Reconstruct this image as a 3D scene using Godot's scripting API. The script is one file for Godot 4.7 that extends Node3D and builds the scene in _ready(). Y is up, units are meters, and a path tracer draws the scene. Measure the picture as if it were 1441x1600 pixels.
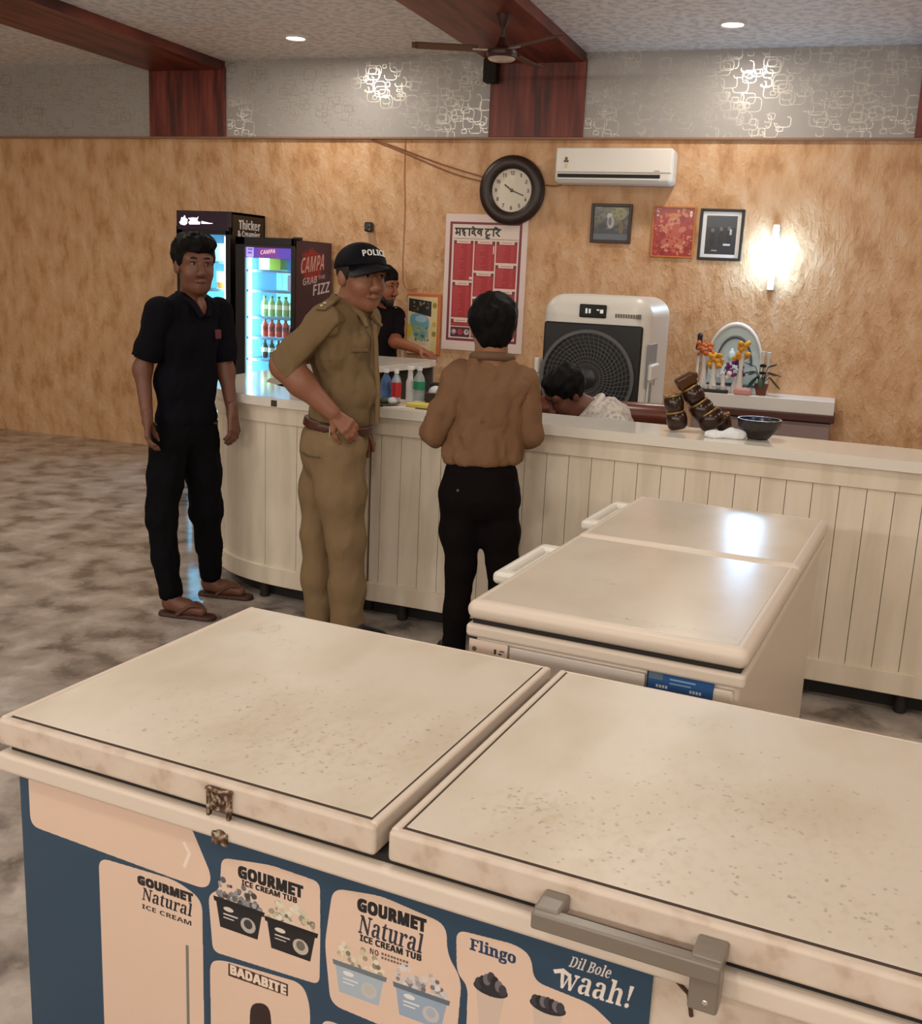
extends Node3D

# ------------------------------------------------------------------ mesh building
class MB:
	var v := PackedVector3Array()
	var n := PackedVector3Array()
	var uv := PackedVector2Array()
	var ix := PackedInt32Array()

	func vert(p: Vector3, nn: Vector3, u := Vector2.ZERO) -> int:
		v.append(p); n.append(nn); uv.append(u)
		return v.size() - 1

	func face(a: int, b: int, c: int) -> void:  # counter-clockwise seen from outside
		ix.append(a); ix.append(c); ix.append(b)

	func tri(a: Vector3, b: Vector3, c: Vector3) -> void:
		var nn := (b - a).cross(c - a).normalized()
		face(vert(a, nn), vert(b, nn), vert(c, nn))

	func quad(a: Vector3, b: Vector3, c: Vector3, d: Vector3, u0 := Vector2(0, 1), u1 := Vector2(1, 0)) -> void:
		# a lower left, b lower right, c upper right, d upper left as seen from outside
		var nn := (b - a).cross(d - a).normalized()
		var i := vert(a, nn, u0)
		vert(b, nn, Vector2(u1.x, u0.y)); vert(c, nn, u1); vert(d, nn, Vector2(u0.x, u1.y))
		face(i, i + 1, i + 2); face(i, i + 2, i + 3)

	func rbox(c: Vector3, s: Vector3, r := 0.004, seg := 1, b := Basis()) -> void:
		var h := s * 0.5
		r = minf(r, minf(h.x, minf(h.y, h.z)) * 0.98)
		var inner := h - Vector3(r, r, r)
		var co := []
		for ax in 3:
			var l := PackedFloat32Array()
			for k in range(seg, -1, -1): l.append(-inner[ax] - r * tan(PI / 4 * k / seg))
			for k in range(0, seg + 1): l.append(inner[ax] + r * tan(PI / 4 * k / seg))
			co.append(l)
		for ax in 3:
			var e: int = (ax + 1) % 3
			var g: int = (ax + 2) % 3
			for sg in [-1.0, 1.0]:
				var base := v.size()
				var ce: PackedFloat32Array = co[e]
				var cg: PackedFloat32Array = co[g]
				for j in cg.size():
					for i in ce.size():
						var p := Vector3()
						p[ax] = sg * h[ax]; p[e] = ce[i]; p[g] = cg[j]
						var q := p.clamp(-inner, inner)
						var nn := (p - q).normalized()
						vert(c + b * (q + nn * r), b * nn, Vector2((ce[i] + h[e]) / (2.0 * h[e]), (cg[j] + h[g]) / (2.0 * h[g])))
				var w := ce.size()
				for j in cg.size() - 1:
					for i in w - 1:
						var o := base + j * w + i
						if sg > 0:
							face(o, o + 1, o + w + 1); face(o, o + w + 1, o + w)
						else:
							face(o, o + w + 1, o + 1); face(o, o + w, o + w + 1)

	func tube(pts: Array, rad, sides := 8, caps := true) -> void:
		var m := pts.size()
		var up := Vector3(0.13, 0.97, 0.2).normalized()
		var base := v.size()
		for i in m:
			var t: Vector3 = (pts[mini(i + 1, m - 1)] - pts[maxi(i - 1, 0)]).normalized()
			if absf(t.dot(up)) > 0.95: up = Vector3(0.9, 0.1, 0.42).normalized()
			var x := up.cross(t).normalized()
			up = t.cross(x).normalized()
			var r: float = rad[i] if rad is Array else rad
			for k in sides:
				var a := TAU * k / sides
				var d := x * cos(a) + up * sin(a)
				vert(pts[i] + d * r, d, Vector2(float(k) / sides, float(i) / (m - 1)))
		for i in m - 1:
			for k in sides:
				var a := base + i * sides + k
				var b := base + i * sides + (k + 1) % sides
				face(a, b, b + sides); face(a, b + sides, a + sides)
		if caps:
			for e in 2:
				var ring := base + (m - 1) * sides * e
				var t2: Vector3 = (pts[0] - pts[1]).normalized() if e == 0 else (pts[m - 1] - pts[m - 2]).normalized()
				var c := vert(pts[(m - 1) * e], t2)
				var first := v.size()
				for k in sides: vert(v[ring + k], t2)
				for k in sides:
					if e == 1: face(c, first + k, first + (k + 1) % sides)
					else: face(c, first + (k + 1) % sides, first + k)

	func lathe(prof: Array, seg := 20, xf := Transform3D()) -> void:  # (radius, height) from below upwards on the outside
		var segn := []
		for i in prof.size() - 1:
			var t: Vector2 = prof[i + 1] - prof[i]
			segn.append(Vector2(t.y, -t.x).normalized())
		for i in prof.size() - 1:
			var n0: Vector2 = segn[i]
			var n1: Vector2 = segn[i]
			if i > 0 and n0.dot(segn[i - 1]) > 0.6: n0 = (n0 + segn[i - 1]).normalized()
			if i < segn.size() - 1 and n1.dot(segn[i + 1]) > 0.6: n1 = (n1 + segn[i + 1]).normalized()
			var base := v.size()
			for k in seg + 1:
				var a := TAU * k / seg
				var ca := cos(a)
				var sa := sin(a)
				vert(xf * Vector3(prof[i].x * ca, prof[i].y, prof[i].x * sa), (xf.basis * Vector3(n0.x * ca, n0.y, n0.x * sa)).normalized(), Vector2(1.0 - float(k) / seg, 1.0 - float(i) / (prof.size() - 1)))
				vert(xf * Vector3(prof[i + 1].x * ca, prof[i + 1].y, prof[i + 1].x * sa), (xf.basis * Vector3(n1.x * ca, n1.y, n1.x * sa)).normalized(), Vector2(1.0 - float(k) / seg, 1.0 - float(i + 1) / (prof.size() - 1)))
			for k in seg:
				var o := base + k * 2
				face(o, o + 1, o + 3); face(o, o + 3, o + 2)

	func ball(c: Vector3, r: Vector3, b := Basis(), seg := 12) -> void:
		var rings := maxi(4, seg / 2)
		var base := v.size()
		for j in rings + 1:
			var th := PI * j / rings
			for i in seg + 1:
				var ph := TAU * i / seg
				var d := Vector3(sin(th) * cos(ph), cos(th), sin(th) * sin(ph))
				vert(c + b * (d * r), (b * (d / r)).normalized(), Vector2(float(i) / seg, float(j) / rings))
		for j in rings:
			for i in seg:
				var o := base + j * (seg + 1) + i
				face(o, o + 1, o + seg + 2); face(o, o + seg + 2, o + seg + 1)

	func prism(poly: PackedVector2Array, y0: float, y1: float, xf := Transform3D()) -> void:  # poly holds (x, z)
		if not Geometry2D.is_polygon_clockwise(poly):
			poly = poly.duplicate(); poly.reverse()
		var t := Geometry2D.triangulate_polygon(poly)
		for k in range(0, t.size(), 3):
			var a := poly[t[k]]
			var b := poly[t[k + 1]]
			var c := poly[t[k + 2]]
			if (b - a).cross(c - a) > 0:
				var s := b; b = c; c = s
			tri(xf * Vector3(a.x, y1, a.y), xf * Vector3(b.x, y1, b.y), xf * Vector3(c.x, y1, c.y))
			tri(xf * Vector3(a.x, y0, a.y), xf * Vector3(c.x, y0, c.y), xf * Vector3(b.x, y0, b.y))
		for k in poly.size():
			var a := poly[k]
			var b := poly[(k + 1) % poly.size()]
			quad(xf * Vector3(a.x, y0, a.y), xf * Vector3(b.x, y0, b.y), xf * Vector3(b.x, y1, b.y), xf * Vector3(a.x, y1, a.y))

	func ring(outer: float, inner: float, y0: float, y1: float, seg := 32, xf := Transform3D()) -> void:
		lathe([Vector2(inner, y0), Vector2(outer, y0), Vector2(outer, y1), Vector2(inner, y1), Vector2(inner, y0)], seg, xf)

	# letters fitted to width w and height h in the plane x right, y up, thin along z; shear leans them, bend wraps them round an upright cylinder
	func text(s: String, w: float, h: float, xf: Transform3D, font: Font, thick := 0.002, shear := 0.0, bend := 0.0) -> void:
		var tm := TextMesh.new()
		tm.text = s; tm.font = font; tm.font_size = 48; tm.pixel_size = 0.01; tm.depth = 0.1
		tm.curve_step = 2.0
		var arr := tm.get_mesh_arrays()
		var pv: PackedVector3Array = arr[Mesh.ARRAY_VERTEX]
		var pi: PackedInt32Array = arr[Mesh.ARRAY_INDEX] if arr[Mesh.ARRAY_INDEX] != null else PackedInt32Array()
		if pi.is_empty():
			for k in pv.size(): pi.append(k)
		var lo := Vector2(1e9, 1e9)
		var hi := -lo
		for q in pv:
			lo = lo.min(Vector2(q.x, q.y)); hi = hi.max(Vector2(q.x, q.y))
		var sz := hi - lo
		for k in range(0, pi.size(), 3):
			var a := []
			for e in 3:
				var q := pv[pi[k + e]]
				var x := ((q.x - lo.x) / sz.x - 0.5) * w + ((q.y - lo.y) / sz.y - 0.5) * h * shear
				var y := ((q.y - lo.y) / sz.y - 0.5) * h
				var z := (q.z / 0.1) * thick
				if bend > 0.0:
					a.append(xf * Vector3(sin(x / bend) * (bend + z), y, cos(x / bend) * (bend + z) - bend))
				else:
					a.append(xf * Vector3(x, y, z))
			tri(a[0], a[2], a[1])

	# smooth union of tapered capsules [a, b, ra, rb] and ellipsoids [centre, radii, basis], meshed as surface nets; cuts keep the side behind [point, normal]
	func blob(prims: Array, cell: float, k := 0.03, cuts := [], noise: FastNoiseLite = null, amp := 0.0, ragged := false) -> void:
		var lo := Vector3(1e9, 1e9, 1e9)
		var hi := -lo
		var boxes := []
		for q in prims:
			var r: Vector3
			var l: Vector3
			var u: Vector3
			if q.size() >= 4:
				r = Vector3.ONE * (maxf(q[2], q[3]) + k * 0.5 + cell * 2)
				l = q[0].min(q[1]) - r; u = q[0].max(q[1]) + r
			else:
				var bb: Basis = q[2]
				var rr: Vector3 = q[1]
				var ext := (bb.x * rr.x).abs() + (bb.y * rr.y).abs() + (bb.z * rr.z).abs()
				r = ext + Vector3.ONE * (k * 0.5 + cell * 2)
				l = q[0] - r; u = q[0] + r
			boxes.append([l, u]); lo = lo.min(l); hi = hi.max(u)
		lo -= Vector3.ONE * cell; hi += Vector3.ONE * cell
		var d := Vector3i(((hi - lo) / cell).ceil()) + Vector3i.ONE
		var f := PackedFloat32Array()
		f.resize(d.x * d.y * d.z); f.fill(9.0)
		var sx := d.x
		var sxy := d.x * d.y
		for qi in prims.size():
			var q = prims[qi]
			var i0 := Vector3i(((boxes[qi][0] - lo) / cell).floor())
			var i1 := Vector3i(((boxes[qi][1] - lo) / cell).ceil())
			i1 = i1.min(d - Vector3i.ONE)
			i0 = i0.max(Vector3i.ZERO)
			var cap: bool = q.size() >= 4
			var a: Vector3 = q[0]
			var ba := Vector3.ZERO
			var bb2 := 1.0
			var ra := 0.0
			var rd := 0.0
			var inv := Basis()
			var rad := Vector3.ONE
			if cap:
				ba = q[1] - a
				bb2 = maxf(ba.length_squared(), 1e-9)
				ra = q[2]; rd = q[3] - ra
			else:
				rad = q[1]
				inv = (q[2] as Basis).inverse()
			for z in range(i0.z, i1.z + 1):
				for y in range(i0.y, i1.y + 1):
					var o := z * sxy + y * sx
					for x in range(i0.x, i1.x + 1):
						var p := lo + Vector3(x, y, z) * cell - a
						var dist: float
						if cap:
							var t := clampf(p.dot(ba) / bb2, 0.0, 1.0)
							dist = (p - ba * t).length() - ra - rd * t
						else:
							var e := (inv * p) / rad
							var k0 := e.length()
							dist = k0 * (k0 - 1.0) / maxf((e / rad).length(), 1e-6)
						var g := f[o + x]
						var hh := maxf(k - absf(g - dist), 0.0)
						f[o + x] = minf(g, dist) - hh * hh / maxf(k, 1e-6) * 0.25
		if ragged: f = _cut(f, d, lo, cell, cuts)
		if noise:
			for z in d.z:
				for y in d.y:
					var o := z * sxy + y * sx
					for x in d.x:
						if absf(f[o + x]) < 0.05:
							f[o + x] += noise.get_noise_3dv((lo + Vector3(x, y, z) * cell) * Vector3(1.0, 0.5, 1.0)) * amp
		if not ragged: f = _cut(f, d, lo, cell, cuts)
		var at := PackedInt32Array()
		at.resize(f.size()); at.fill(-1)
		var base := v.size()
		var off := [0, 1, sx, sx + 1, sxy, sxy + 1, sxy + sx, sxy + sx + 1]
		var edges := [[0, 1], [2, 3], [4, 5], [6, 7], [0, 2], [1, 3], [4, 6], [5, 7], [0, 4], [1, 5], [2, 6], [3, 7]]
		var cp := []
		for e in 8: cp.append(Vector3(e & 1, (e >> 1) & 1, e >> 2))
		for z in d.z - 1:
			for y in d.y - 1:
				var o := z * sxy + y * sx
				for x in d.x - 1:
					var i := o + x
					if f[i] > 8.0: continue
					var neg := 0
					for e in 8:
						if f[i + off[e]] < 0.0: neg += 1
					if neg == 0 or neg == 8: continue
					var sum := Vector3.ZERO
					var cnt := 0
					for e in edges:
						var fa: float = f[i + off[e[0]]]
						var fb: float = f[i + off[e[1]]]
						if (fa < 0.0) != (fb < 0.0):
							sum += cp[e[0]].lerp(cp[e[1]], fa / (fa - fb)); cnt += 1
					at[i] = vert(lo + (Vector3(x, y, z) + sum / cnt) * cell, Vector3.ZERO)
		var ax := [1, sx, sxy]
		for z in range(1, d.z - 1):
			for y in range(1, d.y - 1):
				for x in range(1, d.x - 1):
					var i := z * sxy + y * sx + x
					if at[i] < 0 : continue
					var s0 := f[i] < 0.0
					for e in 3:
						if s0 == (f[i + ax[e]] < 0.0): continue
						var u: int = ax[(e + 1) % 3]
						var w: int = ax[(e + 2) % 3]
						var q0 := at[i]
						var q1 := at[i - u]
						var q2 := at[i - u - w]
						var q3 := at[i - w]
						if q0 < 0 or q1 < 0 or q2 < 0 or q3 < 0: continue
						var nn := (v[q1] - v[q0]).cross(v[q2] - v[q0]) + (v[q2] - v[q0]).cross(v[q3] - v[q0])
						if s0:
							face(q0, q1, q2); face(q0, q2, q3)
						else:
							face(q0, q2, q1); face(q0, q3, q2); nn = -nn
						n[q0] += nn; n[q1] += nn; n[q2] += nn; n[q3] += nn
		for i in range(base, v.size()): n[i] = n[i].normalized() if n[i] != Vector3.ZERO else Vector3.UP

	func _cut(f: PackedFloat32Array, d: Vector3i, lo: Vector3, cell: float, cuts: Array) -> PackedFloat32Array:
		for c in cuts:
			for z in d.z:
				for y in d.y:
					var o := (z * d.y + y) * d.x
					for x in d.x:
						if f[o + x] < 8.0:
							f[o + x] = maxf(f[o + x], (lo + Vector3(x, y, z) * cell - c[0]).dot(c[1]))
		return f

	func mesh(m: Material) -> ArrayMesh:
		var a := []
		a.resize(Mesh.ARRAY_MAX)
		a[Mesh.ARRAY_VERTEX] = v; a[Mesh.ARRAY_NORMAL] = n; a[Mesh.ARRAY_TEX_UV] = uv; a[Mesh.ARRAY_INDEX] = ix
		var am := ArrayMesh.new()
		am.add_surface_from_arrays(Mesh.PRIMITIVE_TRIANGLES, a)
		am.surface_set_material(0, m)
		return am

# ------------------------------------------------------------------ flat print
class Ink:  # an image of w x h metres whose origin is the lower left corner
	var im: Image
	var sc: float
	var o: Vector2

	func _init(lo: Vector2, hi: Vector2, px_per_m: float, c: Color) -> void:
		sc = px_per_m; o = Vector2(lo.x, hi.y)
		im = Image.create(int((hi.x - lo.x) * sc), int((hi.y - lo.y) * sc), false, Image.FORMAT_RGB8)
		im.fill(c)

	func poly(p: PackedVector2Array, c: Color) -> void:
		var q := PackedVector2Array()
		var y0 := 1e9
		var y1 := -1e9
		for a in p:
			var b := Vector2((a.x - o.x) * sc, (o.y - a.y) * sc)
			q.append(b); y0 = minf(y0, b.y); y1 = maxf(y1, b.y)
		for y in range(maxi(0, int(y0)), mini(im.get_height() - 1, int(y1)) + 1):
			var yc := y + 0.5
			var xs := []
			for i in q.size():
				var a := q[i]
				var b := q[(i + 1) % q.size()]
				if (a.y <= yc) != (b.y <= yc): xs.append(a.x + (yc - a.y) / (b.y - a.y) * (b.x - a.x))
			xs.sort()
			for k in range(0, xs.size() - 1, 2):
				var xa := maxi(0, roundi(xs[k]))
				var xb := mini(im.get_width(), roundi(xs[k + 1]))
				if xb > xa: im.fill_rect(Rect2i(xa, y, xb - xa, 1), c)

	func rect(x0: float, y0: float, x1: float, y1: float, c: Color) -> void:
		poly(PackedVector2Array([Vector2(x0, y0), Vector2(x1, y0), Vector2(x1, y1), Vector2(x0, y1)]), c)

	func oval(c: Vector2, r: Vector2, col: Color, turn := 0.0) -> void:
		var p := PackedVector2Array()
		for k in 28: p.append(c + Vector2(cos(TAU * k / 28) * r.x, sin(TAU * k / 28) * r.y).rotated(turn))
		poly(p, col)

	func card(p: PackedVector2Array, r: float, col: Color) -> void:  # a polygon with rounded corners
		var q := PackedVector2Array()
		for i in p.size():
			var a := p[(i + p.size() - 1) % p.size()]
			var b := p[i]
			var c := p[(i + 1) % p.size()]
			var s := b + (a - b).limit_length(minf(r, (a - b).length() * 0.48))
			var e := b + (c - b).limit_length(minf(r, (c - b).length() * 0.48))
			for k in 7:
				var t := k / 6.0
				q.append(s.lerp(b, t).lerp(b.lerp(e, t), t))
		poly(q, col)

	func line(p: Array, w: float, col: Color) -> void:
		for i in p.size() - 1:
			var d: Vector2 = (p[i + 1] - p[i]).normalized() * w * 0.5
			var s := Vector2(-d.y, d.x)
			poly(PackedVector2Array([p[i] - d * 0.7 + s, p[i + 1] + d * 0.7 + s, p[i + 1] + d * 0.7 - s, p[i] - d * 0.7 - s]), col)

	func text(s: String, c: Vector2, w: float, h: float, col: Color, font: Font, shear := 0.0, turn := 0.0) -> void:
		var tm := TextMesh.new()
		tm.text = s; tm.font = font; tm.font_size = 48; tm.pixel_size = 0.01; tm.depth = 0.0
		tm.curve_step = 2.0
		var arr := tm.get_mesh_arrays()
		var pv: PackedVector3Array = arr[Mesh.ARRAY_VERTEX]
		var pi: PackedInt32Array = arr[Mesh.ARRAY_INDEX] if arr[Mesh.ARRAY_INDEX] != null else PackedInt32Array()
		if pi.is_empty():
			for k in pv.size(): pi.append(k)
		var lo := Vector2(1e9, 1e9)
		var hi := -lo
		for q in pv:
			lo = lo.min(Vector2(q.x, q.y)); hi = hi.max(Vector2(q.x, q.y))
		var sz := hi - lo
		for k in range(0, pi.size(), 3):
			var t := PackedVector2Array()
			for e in 3:
				var q := pv[pi[k + e]]
				var x := ((q.x - lo.x) / sz.x - 0.5) * w + ((q.y - lo.y) / sz.y - 0.5) * h * shear
				t.append(c + Vector2(x, ((q.y - lo.y) / sz.y - 0.5) * h).rotated(turn))
			poly(t, col)

	func heavy(s: String, c: Vector2, w: float, h: float, col: Color, font: Font, by: float) -> void:
		for e in [Vector2(-1, -1), Vector2(1, -1), Vector2(-1, 1), Vector2(1, 1), Vector2.ZERO]: text(s, c + e * by, w, h, col, font)

	func tex() -> ImageTexture:
		return ImageTexture.create_from_image(im)

# ------------------------------------------------------------------ nodes and materials
var taken := {}
var mats := {}
var bold := SystemFont.new()
var plain := SystemFont.new()
var serif := SystemFont.new()

func mat(c: Color, rough := 0.6, metal := 0.0, spec := 0.5) -> StandardMaterial3D:
	var key := "%s %s %s %s" % [c.to_html(), rough, metal, spec]
	if not mats.has(key):
		var m := StandardMaterial3D.new()
		m.albedo_color = c; m.roughness = rough; m.metallic = metal; m.metallic_specular = spec
		mats[key] = m
	return mats[key]

func rgb(r: int, g: int, b: int) -> Color:
	return Color8(r, g, b)

func printed(t: Texture2D, rough := 0.5) -> StandardMaterial3D:
	var m := StandardMaterial3D.new()
	m.albedo_texture = t; m.roughness = rough
	return m

func glow(c: Color, e: float) -> StandardMaterial3D:
	var m := StandardMaterial3D.new()
	m.albedo_color = c; m.emission_enabled = true; m.emission = c; m.emission_energy_multiplier = e
	return m

func noise(freq: float, seed_: int, kind := FastNoiseLite.TYPE_SIMPLEX_SMOOTH, oct := 4) -> FastNoiseLite:
	var f := FastNoiseLite.new()
	f.noise_type = kind; f.frequency = freq; f.seed = seed_; f.fractal_octaves = oct
	return f

func noise_tex(f: FastNoiseLite, colors: Array, stops: Array, size := 512) -> NoiseTexture2D:
	var t := NoiseTexture2D.new()
	t.width = size; t.height = size; t.seamless = true; t.noise = f
	var g := Gradient.new()
	g.offsets = PackedFloat32Array(stops); g.colors = PackedColorArray(colors)
	t.color_ramp = g
	return t

func bump_tex(f: FastNoiseLite, strength: float, size := 512) -> NoiseTexture2D:
	var t := NoiseTexture2D.new()
	t.width = size; t.height = size; t.seamless = true; t.noise = f; t.as_normal_map = true; t.bump_strength = strength
	return t

func tri(m: StandardMaterial3D, s: Vector3, world := true) -> StandardMaterial3D:
	m.uv1_triplanar = true; m.uv1_world_triplanar = world; m.uv1_scale = s
	return m

func numbered(called: String) -> String:
	var k: int = taken.get(called, 0)
	taken[called] = k + 1
	return called if k == 0 else "%s_%03d" % [called, k]

func thing(called: String, label: String, category: String, at := Vector3.ZERO, turn := 0.0, group := "") -> Node3D:
	var o := Node3D.new()
	o.name = numbered(called); add_child(o)
	o.position = at; o.rotation_degrees.y = turn
	o.set_meta("label", label); o.set_meta("category", category)
	if group: o.set_meta("group", group)
	return o

func part(called: String, mb: MB, m: Material, parent: Node) -> MeshInstance3D:
	var o := MeshInstance3D.new()
	o.mesh = mb.mesh(m)
	var base := called
	var k := 0
	while parent.has_node(NodePath(called)):
		k += 1
		called = "%s_%03d" % [base, k]
	o.name = called
	parent.add_child(o, true)
	return o

func solo(called: String, mb: MB, m: Material, label: String, category: String, at := Vector3.ZERO, turn := 0.0, group := "") -> MeshInstance3D:
	var o := MeshInstance3D.new()
	o.mesh = mb.mesh(m); o.name = numbered(called); add_child(o)
	o.position = at; o.rotation_degrees.y = turn
	o.set_meta("label", label); o.set_meta("category", category)
	if group: o.set_meta("group", group)
	return o

func copy(src: Node3D, called: String, label: String, at: Vector3, turn := 0.0) -> Node3D:
	var o: Node3D = src.duplicate()
	o.name = numbered(called); add_child(o)
	o.position = at; o.rotation_degrees.y = turn
	o.set_meta("label", label)
	return o

func struct(called: String, mb: MB, m: Material) -> MeshInstance3D:
	var o := MeshInstance3D.new()
	o.mesh = mb.mesh(m); o.name = called; add_child(o)
	o.set_meta("kind", "structure")
	return o

func box(c: Vector3, s: Vector3, r := 0.004, seg := 1, b := Basis()) -> MB:
	var mb := MB.new()
	mb.rbox(c, s, r, seg, b)
	return mb

func facing(right: Vector3, up: Vector3, at: Vector3) -> Transform3D:  # a plane for letters: x right, y up, z out
	return Transform3D(Basis(right, up, right.cross(up)), at)

# ------------------------------------------------------------------ the scene
const WALL := -8.05
const CEIL := 3.26
var white_plastic: StandardMaterial3D
var black_gloss: StandardMaterial3D

func _ready() -> void:
	var cam := Camera3D.new()
	cam.name = "camera"; add_child(cam)
	cam.fov = rad_to_deg(2.0 * atan(800.0 / 1650.0))
	cam.near = 0.05; cam.far = 60.0
	cam.transform = Transform3D(Basis(Vector3.UP, deg_to_rad(19.0)) * Basis(Vector3.RIGHT, deg_to_rad(-12.7)) * Basis(Vector3.BACK, deg_to_rad(2.6)), Vector3(0, 1.65, 0))
	cam.current = true
	var we := WorldEnvironment.new()
	we.name = "world"
	var env := Environment.new()
	env.background_mode = Environment.BG_COLOR
	env.background_color = Color(0.02, 0.02, 0.025)
	env.tonemap_mode = Environment.TONE_MAPPER_LINEAR
	env.tonemap_exposure = 1.55
	env.sdfgi_enabled = true; env.ssao_enabled = true; env.ssil_enabled = true
	we.environment = env; add_child(we)
	for p in lamp_spots(): downlight(p)
	tube_lights()

	bold.font_names = PackedStringArray(["Droid Sans"]); bold.font_weight = 700
	plain.font_names = PackedStringArray(["Droid Sans"])
	serif.font_names = PackedStringArray(["Droid Serif"]); serif.font_weight = 700
	white_plastic = mat(rgb(226, 222, 214), 0.35)
	black_gloss = mat(rgb(14, 14, 18), 0.25)
	room()
	counter()
	chest_freezers()
	coolers_with_drinks()
	air_cooler()
	wall_things()
	shrine()
	counter_things()
	seat_and_bench()
	ceiling_fan()
	officer()
	man_in_brown()
	man_in_navy()
	attendant()
	seated_man()

func lamp_spots() -> Array:
	var l := []
	for x in [-3.93, -0.85, 2.15]:
		for z in [-7.28, -4.75, -2.2, 0.35]:
			l.append(Vector3(x, CEIL, z))
	for z in [-4.75, -2.2]: l.append(Vector3(-6.9, CEIL, z))
	return l

const LAMP_POWER := 0.92
const TUBE_POWER := 1.75

func tube_lights() -> void:  # batten lights along the top of the unseen front wall
	for i in 7:
		var t := thing("tube_light", "long white tube light high on the front wall behind us, out of the picture", "tube light", Vector3(-7.6 + i * 1.75, 2.45, 2.58), 180.0, "tube lights on the front wall")
		part("batten", box(Vector3(0, 0, 0.02), Vector3(1.24, 0.06, 0.04), 0.008, 2), mat(rgb(226, 222, 214), 0.35), t)
		var tb := MB.new()
		tb.tube([Vector3(-0.59, 0, 0.06), Vector3(0.59, 0, 0.06)], 0.014, 12)
		part("glass_tube_lamp", tb, glow(Color(1.0, 0.97, 0.92), 4.0), t)
		var a := AreaLight3D.new()
		a.name = "tube_light_source"
		a.area_size = Vector2(1.18, 0.05)
		a.light_color = Color(1.0, 0.975, 0.93); a.light_energy = TUBE_POWER; a.area_range = 16.0; a.shadow_enabled = true
		a.rotation_degrees.y = 180
		a.position.z = 0.08
		t.add_child(a)

func downlight(p: Vector3) -> void:
	var where := "lit round ceiling downlight in the left bay above the drinks coolers" if p.x < -3 and p.z < -7 else "lit round ceiling downlight in the right bay above the framed pictures" if p.x > -1 and p.x < 0 and p.z < -7 else "lit round ceiling downlight out of view overhead"
	var t := thing("ceiling_downlight", where, "downlight", p, 0.0, "downlights out of view overhead" if where.ends_with("overhead") else "")
	var rim := MB.new()
	rim.lathe([Vector2(0.066, -0.008), Vector2(0.072, -0.014), Vector2(0.084, -0.012), Vector2(0.09, 0.001)], 28)
	part("bezel", rim, mat(rgb(225, 225, 222), 0.4), t)
	var d := MB.new()
	d.lathe([Vector2(0.0, -0.012), Vector2(0.05, -0.0115), Vector2(0.068, -0.008)], 28)
	part("diffuser", d, glow(Color(1.0, 0.95, 0.88), 5.0), t)
	var a := AreaLight3D.new()
	a.name = "lamp_light"
	a.area_size = Vector2(0.13, 0.13)
	a.light_color = Color(1.0, 0.965, 0.91)
	a.light_energy = LAMP_POWER
	a.area_range = 16.0
	a.shadow_enabled = true
	a.rotation_degrees.x = -90
	a.position.y = -0.018
	t.add_child(a)

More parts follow.
